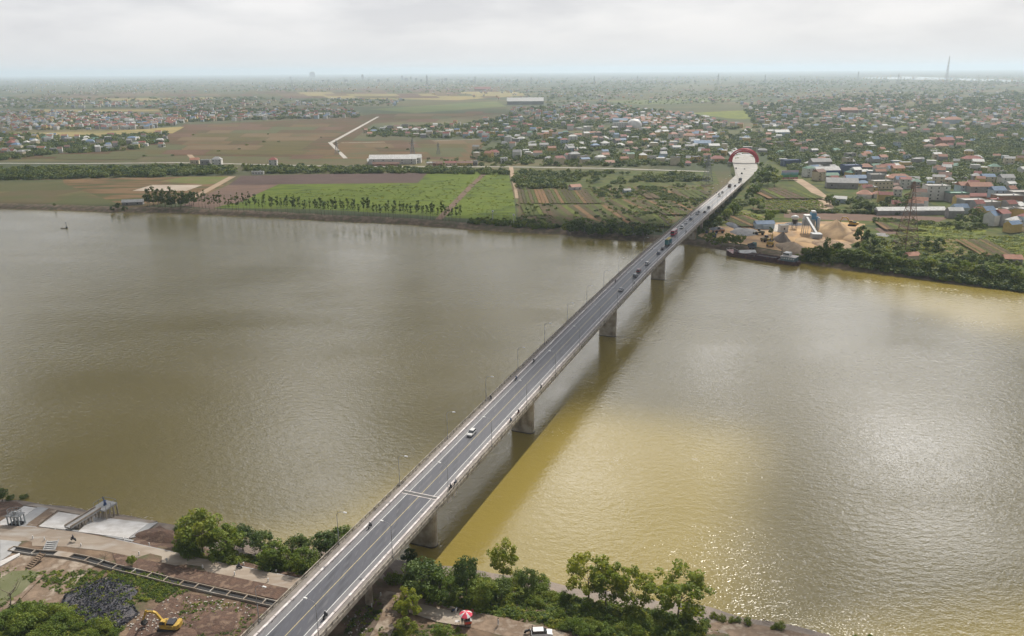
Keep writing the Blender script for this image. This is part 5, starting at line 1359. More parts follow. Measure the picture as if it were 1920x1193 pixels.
def make_car(kind, col):
    global wheel_me
    L, Wd, low, up = car_geo(kind); o = empty('car' if kind != 'van' else 'van', (0, 0, 0)); pm = paint(col)
    k = MB(); tapered(k, low, Wd / 2, Wd / 2 - .06, .33, 1.0); bd = k.build('body', pm, o)
    bd_m = bd.modifiers.new('bevel', 'BEVEL'); bd_m.width = .09; bd_m.segments = 2
    zt = up[1][1]; k = MB(); tapered(k, up, Wd / 2 - .07, Wd / 2 - .22, up[0][1], zt); k.build('windows', m_glass, o)
    k = MB(); xa, xb = up[1][0] - .03, up[2][0] + .03; k.box(xa, xb, -Wd / 2 + .2, Wd / 2 - .2, zt - .02, zt + .05)
    if kind == 'van': k.box(xa, xb - .9, -Wd / 2 + .06, Wd / 2 - .06, 1.15, 2.02)
    k.build('roof', pm, o).modifiers.new('bevel', 'BEVEL').width = .04
    for sx in (-1, 1):
        for sy in (-1, 1):
            if wheel_me is None:
                w = MB().lathe([(.12, -.1), (.29, -.11), (.33, -.06), (.33, .06), (.29, .11), (.12, .1)], 14, M=Matrix.Rotation(pi / 2, 4, 'X')).build('wheel', m_tyre, o, smooth=True); wheel_me = w.data
            else: w = link('wheel', wheel_me, o)
            w.location = (sx * L * .31, sy * (Wd / 2 - .1), .33)
    for sy in (-1, 1):
        MB().box(L / 2 - .12, L / 2 + .015, sy * Wd * .36 - .18, sy * Wd * .36 + .18, .62, .78).build('headlight', m_lampw, o)
        MB().box(-L / 2 - .015, -L / 2 + .1, sy * Wd * .38 - .14, sy * Wd * .38 + .14, .7, .86).build('tail_light', cl_red, o)
    o['category'] = 'car' if kind != 'van' else 'van'
    return o
CARS = [(884, 815, -1.8, -1, 'hatch', 'white', 'white hatchback alone in mid lane near the expansion joint'),
 (1162, 545, 1.7, 1, 'sedan', 'silver', 'silver sedan nearest of the queue in the right lane'),
 (1190.5, 519, 1.9, 1, 'suv', 'grey', 'grey car driving directly behind a maroon one'),
 (1197, 510, 1.2, 1, 'suv', 'maroon', 'maroon car between the grey and the silver-white cars'),
 (1212, 496, 1.7, 1, 'suv', 'white', 'white car above the fourth river pier'),
 (1231.5, 476, 1.8, 1, 'sedan', 'dark blue', 'dark car second behind the green truck'),
 (1241, 468, 1.5, 1, 'sedan', 'black', 'black car close behind the green truck'),
 (1276.5, 428, -1.4, -1, 'van', 'white', 'white van just ahead of the red bus'),
 (1286.5, 419, -2.4, -1, 'sedan', 'white', 'white sedan following the white van'),
 (1294, 412.5, -1.7, -1, 'suv', 'dark blue', 'dark car behind the white sedan near the bank'),
 (1306, 402.5, -1.8, -1, 'suv', 'grey', 'grey van-like car above the sand yard trees'),
 (1311, 399, -2.4, -1, 'hatch', 'black', 'small black car next to the grey one'),
 (1320, 399, 2.2, 1, 'sedan', 'black', 'black sedan going away above the right bank'),
 (1329, 391, 1.6, 1, 'van', 'grey', 'dark grey van going away beyond the black sedan'),
 (1355, 369, -1.0, -1, 'van', 'white', 'white minibus near the far end of the bridge'),
 (1362.5, 363, -1.8, -1, 'suv', 'black', 'black car right after the white minibus'),
 (1360, 366, -3.0, -1, 'hatch', 'grey', 'small grey car beside the white minibus'),
 (1378, 350, 2.6, 1, 'suv', 'black', 'black car going away by the bridge end'),
 (1388, 344, 2.9, 1, 'sedan', 'grey', 'grey sedan leaving the bridge deck')]
for px, py, l, d_, kind, col, lb in CARS:
    o = make_car(kind, col); loc, s = deck_loc(px, py, l); o.location = loc
    o.rotation_euler = (0, -slope(s) * d_, HEAD + (0 if d_ > 0 else pi)); o['label'] = lb; o['group'] = 'traffic on the bridge'
for px, py, kind, col, lb, rz in [(1380.5, 317, 'van', 'white', 'white van parked at the left edge of the approach road', HEAD), (1391, 327, 'suv', 'black', 'dark car in the middle of the wide approach road', HEAD), (1396, 318, 'sedan', 'white', 'pale car on the wide approach road before the arch', HEAD)]:
    o = make_car(kind, col); o.location = (*G(px, py, 7.5), 7.45 if py < 325 else 7.75); o.rotation_euler = (0, 0, rz); o['label'] = lb; o['group'] = 'traffic on the approach road'
def wheels(o, xs_, wy, r=.5):
    me = None
    for x in xs_:
        for sy in (-1, 1):
            if me is None: w = MB().lathe([(.2, -.15), (r - .04, -.16), (r, -.1), (r, .1), (r - .04, .16), (.2, .15)], 14, M=Matrix.Rotation(pi / 2, 4, 'X')).build('wheel', m_tyre, o, smooth=True); me = w.data
            else: w = link('wheel', me, o)
            w.location = (x, sy * wy, r)
def truck(cab, box, tarp, L, Hh, lb, px, py, l, d_):
    o = empty('cargo_truck', (0, 0, 0)); o['category'] = 'truck'; o['label'] = lb; o['group'] = 'traffic on the bridge'
    MB().prism([(L / 2 - 2.1, .7), (L / 2 - 2.1, 2.9), (L / 2 - .4, 2.9), (L / 2, 1.7), (L / 2, .7)], -1.2, 1.2, axis='y').build('cab', cab, o)
    MB().box(L / 2 - .32, L / 2 - .1, -1.05, 1.05, 1.75, 2.6, M=None).build('windscreen', m_glass, o)
    MB().box(-L / 2, L / 2 - 2.3, -1.22, 1.22, 1.05, Hh).build('cargo_box', box, o)
    k = MB(); roof_geo(k, L - 2.2, 2.4, Hh, 'gable', .06, .35); q = k.build('tarpaulin', tarp, o); q.location = (-1.15, 0, 0.05)
    k = MB(); k.box(-L / 2, L / 2 - .4, -.5, .5, .75, 1.03); k.build('chassis', m_dark, o)
    n_ = int((L - 3) / 1.2); k = MB()
    for sy in (-1, 1):
        for i in range(n_): k.box(-L / 2 + .3 + i * 1.2, -L / 2 + .42 + i * 1.2, sy * 1.25 - .04, sy * 1.25 + .04, 1.1, Hh - .1)
    k.build('side_ribs', cab, o)['kind'] = 'stuff'
    wheels(o, (-L / 2 + 1.0, -L / 2 + 2.3, L / 2 - 1.6), 1.05)
    loc, s = deck_loc(px, py, l); o.location = loc; o.rotation_euler = (0, -slope(s) * d_, HEAD + (0 if d_ > 0 else pi)); return o
m_tg = mat('truck_green', (0.03, 0.12, 0.13), (0.04, 0.16, 0.16), 1, .5); m_ty = mat('tarpaulin_yellow', (0.42, 0.34, 0.12), (0.34, 0.27, 0.10), 1, .8)
m_bluep = mat('truck_blue', (0.03, 0.10, 0.20), None, 1, .5)
truck(m_bluep, m_tg, m_ty, 11, 3.9, 'big green truck with yellow tarpaulin in the right lane', 1253.5, 459, 1.7, 1)
truck(mat('truck_brown', (0.16, 0.09, 0.06), None, 1, .6), mat('truck_grey', (0.10, 0.10, 0.11), None, 1, .6), cl_dark, 8, 3.2, 'brown lorry coming towards us near the bridge end', 1369, 352, -1.5, -1)
truck(cl_blue, mat('truck_grey', (0, 0, 0)), cl_dark, 8, 3.2, 'dark lorry going away at the very end of the bridge', 1392, 340, 2.0, 1)
bus = empty('bus', (0, 0, 0)); tag(bus, 'red coach with pale roof coming towards us beside the green truck', 'bus', 'traffic on the bridge')
MB().prism([(-5.4, .5), (-5.4, 3.2), (5.1, 3.2), (5.5, 2.2), (5.5, .5)], -1.24, 1.24, axis='y').build('body', mat('bus_red', (0.42, 0.03, 0.06), None, 1, .35), bus)
MB().box(-5.2, 4.6, -1.27, 1.27, 1.75, 2.65).build('side_windows', m_glass, bus)
MB().prism([(5.2, 1.4), (5.25, 2.85), (5.29, 2.85), (5.56, 2.2), (5.56, 1.4)], -1.1, 1.1, axis='y').build('windscreen', m_glass, bus)
MB().box(-5.3, 4.9, -1.15, 1.15, 3.202, 3.32).build('roof', mat('bus_roof', (0.55, 0.45, 0.44), None, 1, .5), bus)
wheels(bus, (-3.2, 3.4), 1.05)
loc, s = deck_loc(1263.5, 440, -1.7); bus.location = loc; bus.rotation_euler = (0, slope(s), HEAD + pi)

# ================================================================== NEAR BANK CONSTRUCTION GROUND
m_slab = mat('white_concrete_slab', (0.56, 0.55, 0.54), (0.48, 0.465, 0.45), 0.35, .8, .01, c3=(0.40, 0.38, 0.36))
m_slabg = mat('grey_concrete_slab', (0.34, 0.34, 0.34), (0.28, 0.28, 0.28), 0.35, .8, .01)
m_rd = mat('dusty_concrete_road', (0.33, 0.285, 0.235), (0.25, 0.20, 0.155), 0.16, .9, .02, c3=(0.35, 0.33, 0.30), detail=6, stretch=(-.25, .5, 1.6))
m_soil = mat('red_brown_soil', (0.115, 0.070, 0.050), (0.080, 0.050, 0.038), 0.5, .95, .15, c3=(0.17, 0.115, 0.082), detail=7)
m_sandy = mat('pale_clay', (0.225, 0.165, 0.118), (0.15, 0.108, 0.076), 0.35, .95, .08, c3=(0.30, 0.25, 0.20), detail=7)
def slab(name, pts, m_, off=.3, thick=.3, label=None, cat=None, parent=None):
    V = [P(x, y, off) for x, y in pts]; n = len(V)
    V2 = [(a, b_, c_ - thick) for a, b_, c_ in V]
    o = MB().add(V + V2, [tuple(range(n)), tuple(range(n, 2 * n))[::-1]] + [(i, (i + 1) % n, n + (i + 1) % n, n + i) for i in range(n)]).build(name, m_, parent)
    if label: tag(o, label, cat)
    elif parent is None: o['kind'] = 'structure'
    return o
sheet('clay_ground', [(0, 1040), (60, 1035), (130, 1045), (180, 1060), (150, 1085), (110, 1130), (60, 1150), (0, 1160)], m_sandy, .10)
sheet('soil_verge', [(210, 1037), (290, 1053), (420, 1078), (540, 1103), (525, 1125), (400, 1098), (290, 1075), (220, 1060)], m_soil, .12)
sheet('soil_strip', [(300, 985), (340, 1010), (420, 1040), (500, 1060), (570, 1082), (560, 1087), (420, 1056), (320, 1035), (240, 1020), (262, 1005)], m_soil, .10)
sheet('left_shore_soil', [(-20, 943), (30, 940), (44, 948), (10, 965), (-20, 975)], m_soil, .12)
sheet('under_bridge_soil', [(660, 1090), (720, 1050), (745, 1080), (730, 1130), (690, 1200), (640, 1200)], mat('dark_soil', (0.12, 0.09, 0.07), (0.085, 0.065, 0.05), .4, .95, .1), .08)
sheet('digging_ground', [(330, 1110), (440, 1125), (520, 1140), (480, 1200), (230, 1200), (260, 1160)], m_soil, .08)
ribbon('riverside_road', [(-40, 1003), (60, 1006), (140, 1012), (210, 1023), (300, 1042), (420, 1068), (545, 1093), (600, 1105), (660, 1120)], [10, 8.5, 6.5, 5, 4.6, 4.4, 4.3, 4.3, 4.3], m_rd, .18, thick=.2)
ribbon('road_kerb', [(215, 1012), (300, 1031), (420, 1057), (565, 1087)], .9, m_slabg, .24, thick=.2)
ribbon('road_kerb', [(100, 990), (180, 1000), (250, 1014)], .7, m_slabg, .24, thick=.2)
ribbon('stall_road', [(712, 1118), (760, 1128), (850, 1153), (930, 1172), (1010, 1190), (1060, 1204)], [4.5, 5, 5, 5.5, 5.5, 5.5], m_sandy, .16)
sheet('stall_concrete', [(770, 1128), (850, 1146), (888, 1158), (880, 1176), (820, 1166), (765, 1148)], m_rd, .22)
sheet('pale_lane', [(722, 1122), (765, 1128), (748, 1160), (728, 1200), (690, 1200), (715, 1155)], m_sandy, .2)
tag(sheet('shore_beach', [(1310, 1158), (1390, 1166), (1480, 1182), (1560, 1200), (1300, 1205)], m_sandy, .1), kind='structure')
slab('ramp_slab', [(0, 978), (45, 949), (68, 952), (22, 984), (0, 986)], m_slab)
slab('ramp_slab', [(0, 989), (22, 987), (20, 985), (44, 985), (70, 988), (52, 999), (0, 996)], m_slabg, .26)
slab('ramp_slab', [(110, 960), (156, 966.5), (122, 993), (72, 987)], m_slab)
slab('ramp_slab', [(177, 968), (279, 981), (240, 1009), (146, 997)], m_slab)
slab('ramp_slab_grey', [(70, 951), (90, 953), (62, 975), (48, 985), (24, 984)], m_slabg, .28)
slab('ramp_slab_grey', [(279, 981), (296, 979), (262, 1004), (243, 1009)], m_slabg, .26)
slab('sandy_ramp', [(92, 953), (108, 956), (66, 988), (45, 986)], m_sandy, .24)
slab('concrete_edge', [(45, 947), (70, 946), (160, 960), (156, 966), (108, 957), (68, 951)], m_rd, .2)
slab('concrete_edge', [(205, 966), (295, 977), (279, 981), (178, 968)], m_rd, .2)
slab('side_pavement', [(0, 1012), (40, 1016), (18, 1040), (0, 1052)], m_slabg, .3)
slab('white_path', [(0, 1052), (38, 1036), (36, 1042), (0, 1062)], m_slab, .34)
# jetty
jetty = empty('jetty', P(128, 996, .0), 0, 'concrete jetty walkway leading from the road to a piled platform over the water', 'jetty')
a = Vector(P(128, 996, .0)); a.z = 3.9; b_ = Vector((*G(184, 953, 3.9), 3.9)); d = (b_ - a); L = Vector((d.x, d.y, 0)).length; an = atan2(d.y, d.x)
jetty.location = a; jetty.rotation_euler = (0, 0, an)
MB().box(0, L, -1.1, 1.1, -.35, 0).build('walkway', m_slabg, jetty)
MB().box(0, L, -1.1, -.9, .002, .5).build('parapet', m_rd, jetty); MB().box(0, L, .9, 1.1, .002, .5).build('parapet', m_rd, jetty)
MB().box(L - .5, L + 4.2, -2.6, 1.9, -.45, -.02).build('platform', m_slabg, jetty)
me = None
for i, (x, y) in enumerate([(L * .28, -.7), (L * .28, .7), (L * .48, -.7), (L * .48, .7), (L * .7, -.7), (L * .7, .7)] + [(L + u, v) for u in (.1, 1.4, 2.7, 4.0) for v in (-2.4, -1.1, .4, 1.7)]):
    if me is None: o = MB().lathe([(.22, -7), (.22, -.46)], 8).build('pile', m_conc2, jetty, smooth=True); me = o.data
    else: o = link('pile', me, jetty)
    o.location = (x, y, 0)
k = MB()
for x in (L + .2, L + 2, L + 4): 
    for y in (-2.5, 1.8): k.bar((x, y, 0), (x, y, 1.1), .05)
for y in (-2.5, 1.8): k.bar((L + .2, y, 1.1), (L + 4, y, 1.1), .05)
k.bar((L + 4, -2.5, 1.1), (L + 4, 1.8, 1.1), .05); k.build('railing', m_steel, jetty)
k = MB(); k.lathe([(.5, 0), (.35, .5), (.25, 1.1), (.5, 1.3)], 8, (L + 2, -.5, 0)); k.bar((L + 2, -.5, 1.2), (L + 2.2, .3, 2.2), .12); k.build('winch', cl_blue, jetty)
# steel frame tower
fx, fy, fz = P(32, 984, .2); fr = empty('steel_frame', (fx, fy, fz), -.15, 'grey steel frame with round top standing on the ramp at left', 'frame')
me = None
for x in (-1.7, -.6, .6, 1.7):
    for y in (-1.0, 1.0):
        if me is None: o = MB().box(-.12, .12, -.12, .12, 0, 3.0).build('post', mat('frame_grey', (0.30, 0.33, 0.34), (0.22, 0.25, 0.27), 2, .5), fr); me = o.data
        else: o = link('post', me, fr)
        o.location = (x, y, 0)
MB().box(-2.0, 2.0, -1.3, 1.3, 3.0, 3.2).build('deck', m_steel, fr)
MB().box(-1.5, 1.5, -.9, .9, .0, .7).build('base_block', m_dark, fr)
k = MB()
for zz in (3.9, 4.6): k.tube([(1.9 * cos(q * pi / 6), 1.3 * sin(q * pi / 6), zz) for q in range(13)], .05, 4)
for q in range(12): k.bar((1.9 * cos(q * pi / 6), 1.3 * sin(q * pi / 6), 3.2), (1.9 * cos(q * pi / 6), 1.3 * sin(q * pi / 6), 4.6), .04)
k.lathe([(.5, 0), (.5, .8), (.2, 1.0)], 8, (0, 0, 3.2)); k.build('round_cage', m_steel, fr)
# open drain channel: walls and cross beams
drain = empty('drain_channel', P(105, 1038, 0), 0, 'long open concrete drain channel with cross beams along the riverside road', 'drain')
drain.location = (0, 0, 0); dp = [(20, 1027), (62, 1034), (105, 1037), (133, 1041), (163, 1047), (188, 1054), (215, 1062), (250, 1070), (280, 1077), (310, 1085), (340, 1092), (368, 1098), (397, 1105), (428, 1112), (460, 1119), (495, 1127), (530, 1134), (560, 1142)]
dw = [Vector(P(x, y, .55)) for x, y in dp]
for i in range(len(dw) - 1):
    a, b_ = dw[i], dw[i + 1]; d = (b_ - a); L = d.length; an = atan2(d.y, d.x); M = Matrix.Translation(a) @ Matrix.Rotation(an, 4, 'Z')
    if i != 2:
        MB().box(.05, L, -1.0, -.85, -1.1, 0, M=M).build('channel_wall', m_rd, drain); MB().box(.05, L, .85, 1.0, -.9, -.02, M=M).build('channel_wall', m_rd, drain)
        MB().box(.05, L, -.84, .84, -.5, -.44, M=M).build('channel_bed', m_dark, drain)
    else: MB().box(0, L, -1.0, 1.0, -1.1, 0, M=M).build('channel_cover', m_rd, drain)
    MB().box(-.11, .13, -.84, .84, -.35, .01, M=M).build('cross_beam', m_rd, drain)
# steps
for cx_, cy_, ln, wd, n_, rz, lb, mm in [(96, 1026, 3.4, 2.6, 5, .15, 'short grey concrete stair on the slope beside the drain', m_slabg), (68, 1056, 4.6, 1.5, 8, -.35, 'narrow dark-stepped stair running down to the small pond', m_sandy)]:
    x, y, z = P(cx_, cy_, .1); st = empty('stairs', (x, y, z), rz, lb, 'stairs'); me = None
    for i in range(n_):
        if me is None: o = MB().box(-wd / 2, wd / 2, 0, ln / n_ * .62, -.3, .15).build('step', mm, st); me = o.data
        else: o = link('step', me, st)
        o.location = (0, -ln / 2 + i * ln / n_, .12 + i * .16)
    for sx in (-1, 1): MB().add([(sx * wd / 2, -ln / 2, -.2), (sx * wd / 2 + sx * .2, -ln / 2, -.2), (sx * wd / 2 + sx * .2, ln / 2, .2 + n_ * .16), (sx * wd / 2, ln / 2, .2 + n_ * .16), (sx * wd / 2, -ln / 2, .2), (sx * wd / 2 + sx * .2, -ln / 2, .2), (sx * wd / 2 + sx * .2, ln / 2, .35 + n_ * .16), (sx * wd / 2, ln / 2, .35 + n_ * .16)], [(0, 1, 5, 4), (1, 2, 6, 5), (2, 3, 7, 6), (3, 0, 4, 7), (4, 5, 6, 7)]).build('side_wall', mm, st)
# small pond
sheet('pond', [(0, 1085), (22, 1071), (58, 1069), (76, 1074), (62, 1092), (40, 1112), (10, 1128), (0, 1132)], mat('pond_water', (0.12, 0.13, 0.06), (0.16, 0.16, 0.09), .2, .15, .0, spec=.5), .16)
slab('pond_bank', [(76, 1075), (82, 1078), (40, 1122), (0, 1150), (0, 1140), (36, 1116)], m_sandy, .35, .4)
# black rubble heap: loose pieces
rb = []
for x, y in sample([(120, 1118), (165, 1095), (205, 1085), (250, 1095), (262, 1110), (245, 1130), (262, 1150), (225, 1180), (175, 1180), (140, 1150), (110, 1140)], 5200):
    X, Y, Z = P(x, y, 0); hgt = .9 * max(0, sin((x - 100) / 165 * pi)) * (.7 + .3 * sin(x * .2 + y * .3)); rb.append((X, Y, Z + hgt * R(.2, 1)))
A = np.array(rb); n_ = len(A); dd = nrs.normal(size=(n_, 3)); dd /= np.linalg.norm(dd, axis=1)[:, None]; d2 = np.cross(dd, nrs.normal(size=(n_, 3))); d2 /= np.linalg.norm(d2, axis=1)[:, None]; d3 = np.cross(dd, d2)
sz = nrs.uniform(.08, .26, n_)[:, None]
Q = np.concatenate([np.stack([A - dd * sz, A + d2 * sz, A + dd * sz, A - d2 * sz], 1), np.stack([A - dd * sz, A + d3 * sz * .6, A + dd * sz, A - d3 * sz * .6], 1)])
me = quad_mesh('rubble_heap', Q, [mat('rubble_slate', (0.055, 0.06, 0.078), (0.09, 0.095, 0.12), 2, .7), mat('rubble_pale', (0.26, 0.25, 0.26), None, 2, .8)], mi=np.tile((nrs.uniform(size=n_) > .86).astype(np.int32), 2))
tag(link('rubble_heap', me), 'blue-black rubble spread over the ground at lower left', 'rubble', kind='stuff')
slab('rubble_base', [(125, 1118), (165, 1098), (205, 1089), (248, 1098), (258, 1110), (240, 1130), (255, 1150), (222, 1176), (178, 1176), (144, 1150), (116, 1138)], mat('dark_rubble_ground', (0.06, 0.062, 0.075), (0.10, 0.09, 0.09), .8, .9, .2), .25, .3)
def mound(name, px, py, rx, ry, h, m_, label, seed=1, cat='mound', n=22, rot=0.0, z=None, pw=1.3):
    x, y, z0 = P(px, py, 0) if z is None else z; r = random.Random(seed); ph = [r.uniform(0, 6) for _ in range(4)]; V = []; Fc = []
    rings = 9
    for j in range(rings + 1):
        t_ = 1 - j / rings
        for i in range(n):
            a = 2 * pi * i / n; w = 1 + .13 * sin(2 * a + ph[0]) + .08 * sin(5 * a + ph[1])
            zz = h * (1 - t_) ** (1 / pw) * (1 + .06 * sin(7 * a + ph[2]) * t_) if j else -.4
            V.append((rx * t_ * w * cos(a), ry * t_ * w * sin(a), zz + (r.uniform(-.03, .03) * h if 0 < j else 0)))
    Fc = [(j * n + i, j * n + (i + 1) % n, (j + 1) * n + (i + 1) % n, (j + 1) * n + i) for j in range(rings) for i in range(n)]
    o = link(name, raw_mesh(name, V, Fc, m_, smooth=True), None, (x, y, z0), rot); return tag(o, label, cat)
mound('earth_mound', 303, 1010, 8.5, 5.0, 2.3, m_soil, 'dark brown earth mound between white ramp and trees', 3, rot=-.2)
mound('earth_mound', 330, 1192, 6, 3, .8, m_soil, 'low heap of dug soil below the yellow excavator', 5)
mound('earth_mound', 405, 1168, 7, 4, .7, m_soil, 'low dark soil heap right of the yellow excavator', 6)
# debris stones
k = MB()
for x, y in sample([(300, 1130), (360, 1110), (480, 1140), (470, 1180), (330, 1170)], 120) + sample([(230, 1150), (330, 1150), (345, 1190), (240, 1190)], 80) + sample([(640, 1150), (700, 1150), (690, 1195), (650, 1195)], 30):
    X, Y, Z = P(x, y, .1); s_ = R(.06, .22); k.box(-s_, s_, -s_ * .7, s_ * .7, -.1, s_ * .7, M=Matrix.Translation((X, Y, Z)) @ Matrix.Rotation(R(0, 6), 4, 'Z'))
o = k.build('scattered_stones', mat('pale_stone', (0.42, 0.39, 0.35), (0.30, 0.27, 0.24), 1, .9)); tag(o, 'pale stones scattered over the dug ground', 'stones', kind='stuff')
# marker posts along the road
MP = [(280, 1023), (340, 1036), (397, 1048), (457, 1060), (518, 1074), (380, 1065), (440, 1078), (503, 1090), (313, 1052), (714, 1117), (697, 1138), (261, 1040), (232, 1014), (84, 1013), (62, 1010), (152, 1024), (104, 997)]
me = None
for i, (x, y) in enumerate(MP):
    if me is None: o = MB().box(-.12, .12, -.12, .12, -.1, .85).build('marker_post', mat('post_white', (0.68, 0.67, 0.65), None, 2, .7)); me = o.data
    else: o = link('marker_post', me)
    o.location = P(x, y, .15); tag(o, None, 'post', 'white marker posts along the riverside road'); queue_label(o, 'short white marker posts by the riverside road', 'short white marker post by the riverside road', x)
# riders on the riverside road
x, y, z = P(138, 1014, .38); bike_at((x, y, z), 2.9, 0, 'black motorcycle on the riverside road below the jetty', 'rider in dark clothes on the road below the jetty', m_bike, 'cloth_dark', m_helm2, 'motorcycles on the riverside road')
x, y, z = P(449, 1066, .38); bike_at((x, y, z), 2.85, 0, 'dark motorcycle on the riverside road in front of the thicket', 'rider in dark clothes passing the riverside thicket', m_bike, 'cloth_dark', m_helm2, 'motorcycles on the riverside road')
x, y, z = P(990, 1187, .2); bike_at((x, y, z), .2, 0, 'parked black motorcycle beside the stall road at the bottom', None, m_bike)
x, y, z = P(853, 1147, .25); bike_at((x, y, z), .4, 0, 'parked motorcycle in the verge behind the umbrella stall', None, m_bikeb)
x, y, z = P(0, 1012, .4); 
# bottom parked dark-roofed vehicle
o = make_car('suv', 'white'); o.location = P(1016, 1192, .2); o.rotation_euler = (0, 0, .05); o['label'] = 'pale car with dark roof cut off at the bottom edge'; o['group'] = 'vehicles on the stall road'
# umbrella stall
ux, uy, uz = P(874, 1168, .25); u = empty('parasol', (ux, uy, uz), .3, 'red and white striped parasol shading the orange food cart', 'parasol')
n_ = 12; rim = [(1.45 * cos(2 * pi * i / n_), 1.45 * sin(2 * pi * i / n_), 2.25 - (.04 if i % 2 else 0)) for i in range(n_)]
m_ur, m_uw = mat('parasol_red', (0.55, 0.05, 0.09), (0.48, 0.05, 0.08), 2, .7), mat('parasol_white', (0.62, 0.60, 0.60), None, 2, .7)
mer = {}
for i in range(n_):
    a, b_ = rim[i], rim[(i + 1) % n_]
    MB().add([a, b_, (b_[0] * .5, b_[1] * .5, 2.68), (a[0] * .5, a[1] * .5, 2.68), (0, 0, 2.85), (a[0], a[1], a[2] - .16), (b_[0], b_[1], b_[2] - .16)], [(0, 1, 2, 3), (3, 2, 4), (5, 6, 1, 0)]).build('panel', m_ur if i % 3 else m_uw, u)
MB().bar((0, 0, 0), (0, 0, 2.85), .03, n=6).build('pole', m_steel, u)
c_ = empty('food_cart', (ux + .4, uy - .5, uz), .25, 'orange food cart standing under the striped parasol', 'cart')
m_or = mat('cart_orange', (0.58, 0.10, 0.03), (0.5, 0.08, 0.03), 2, .5)
MB().box(-.8, .8, -.45, .45, .35, 1.0).build('cabinet', m_or, c_); MB().box(-.85, .85, -.5, .5, 1.0, 1.06).build('counter', m_steel, c_)
MB().box(-.5, .5, -.3, .3, 1.062, 1.4).build('glass_case', m_glass, c_)
for sx in (-1, 1): MB().box(sx * .6 - .05, sx * .6 + .05, -.4, .4, 0, .35).build('leg', m_dark, c_)
MB().box(-.35, .1, -.465, -.452, .5, .85).build('front_panel', m_ur, c_)
for (px, py, c__, lb, rz) in [(1023 / 1, 1e9, None, None, 0)]: pass
for px, py, mk, lb, rz in [(886, 1154, 'cloth_red', 'person in red standing behind the umbrella stall', 1.2), (867, 1170, 'cloth_dark', 'person in dark clothes under the striped parasol', -1.4), (934, 1172, 'cloth_white', 'person in white on the road right of the stall', .4), (855, 1152, 'cloth_white', 'person in white beside the parked motorcycle', 2.5), (998, 1186, 'cloth_dark', 'person in dark clothes next to the parked black motorcycle', 3)]:
    p = link('person', stand_me[mk]); head_parts(p, .02, 1.66, mat('black_hair', (0.02, 0.018, 0.016), None, 3, .6)); p.location = P(px, py, .25); p.rotation_euler = (0, 0, rz); tag(p, lb, 'person')
tb = empty('stall_table', (ux - 1.9, uy - .3, uz), .2, 'small pale folding table left of the orange cart', 'table')
MB().box(-.5, .5, -.35, .35, .68, .72).build('table_top', m_slab, tb)
for sx in (-1, 1):
    for sy in (-1, 1): MB().bar((sx * .42, sy * .28, 0), (sx * .42, sy * .28, .68), .02).build('leg', m_steel, tb)
# fallen branch / driftwood
k = MB().tube([P(1430, 1161, .3), P(1437, 1165, .5), P(1446, 1169, .25)], [.12, .09, .04], 6); o = k.build('driftwood', m_bark); tag(o, 'dark driftwood log on the mud shore', 'log')
# bare trees
def bare_tree(px, py, hpx, label, seed):
    r = random.Random(seed); x, y, z = P(px, py); h = hpx / scale_at(px, py); o = empty('bare_tree', (x, y, z)); tag(o, label, 'tree'); k = MB()
    k.tube([(0, 0, -.3), (.05 * h, 0, h * .3), (.08 * h, .02, h * .5)], [.022 * h, .017 * h, .012 * h], 6); k.build('trunk', m_bark, o, smooth=True); k = MB()
    for i in range(9):
        a = r.uniform(0, 6.28); st = Vector((.05 * h, 0, h * r.uniform(.28, .5))); m1 = st + Vector((cos(a) * .2 * h, sin(a) * .2 * h, .14 * h)); e1 = m1 + Vector((cos(a + .4) * .18 * h, sin(a + .4) * .18 * h, r.uniform(.1, .25) * h))
        k.bar(st, m1, .01 * h, .007 * h, 4); k.bar(m1, e1, .007 * h, .003 * h, 4)
        for q in range(3): k.bar(m1.lerp(e1, .3 * q + .2), m1.lerp(e1, .3 * q + .2) + Vector((r.uniform(-1, 1), r.uniform(-1, 1), r.uniform(.2, 1))) * .1 * h, .004 * h, .002 * h, 3)
    k.build('branches', m_bark, o); return o
bare_tree(20, 1138, 60, 'leafless tree beside the small pond at left', 1)
bare_tree(196, 1055, 24, 'small bare sapling at the drain channel', 2)
bare_tree(478, 1052, 34, 'grey dead tree stem in the gap of the left thicket', 3)

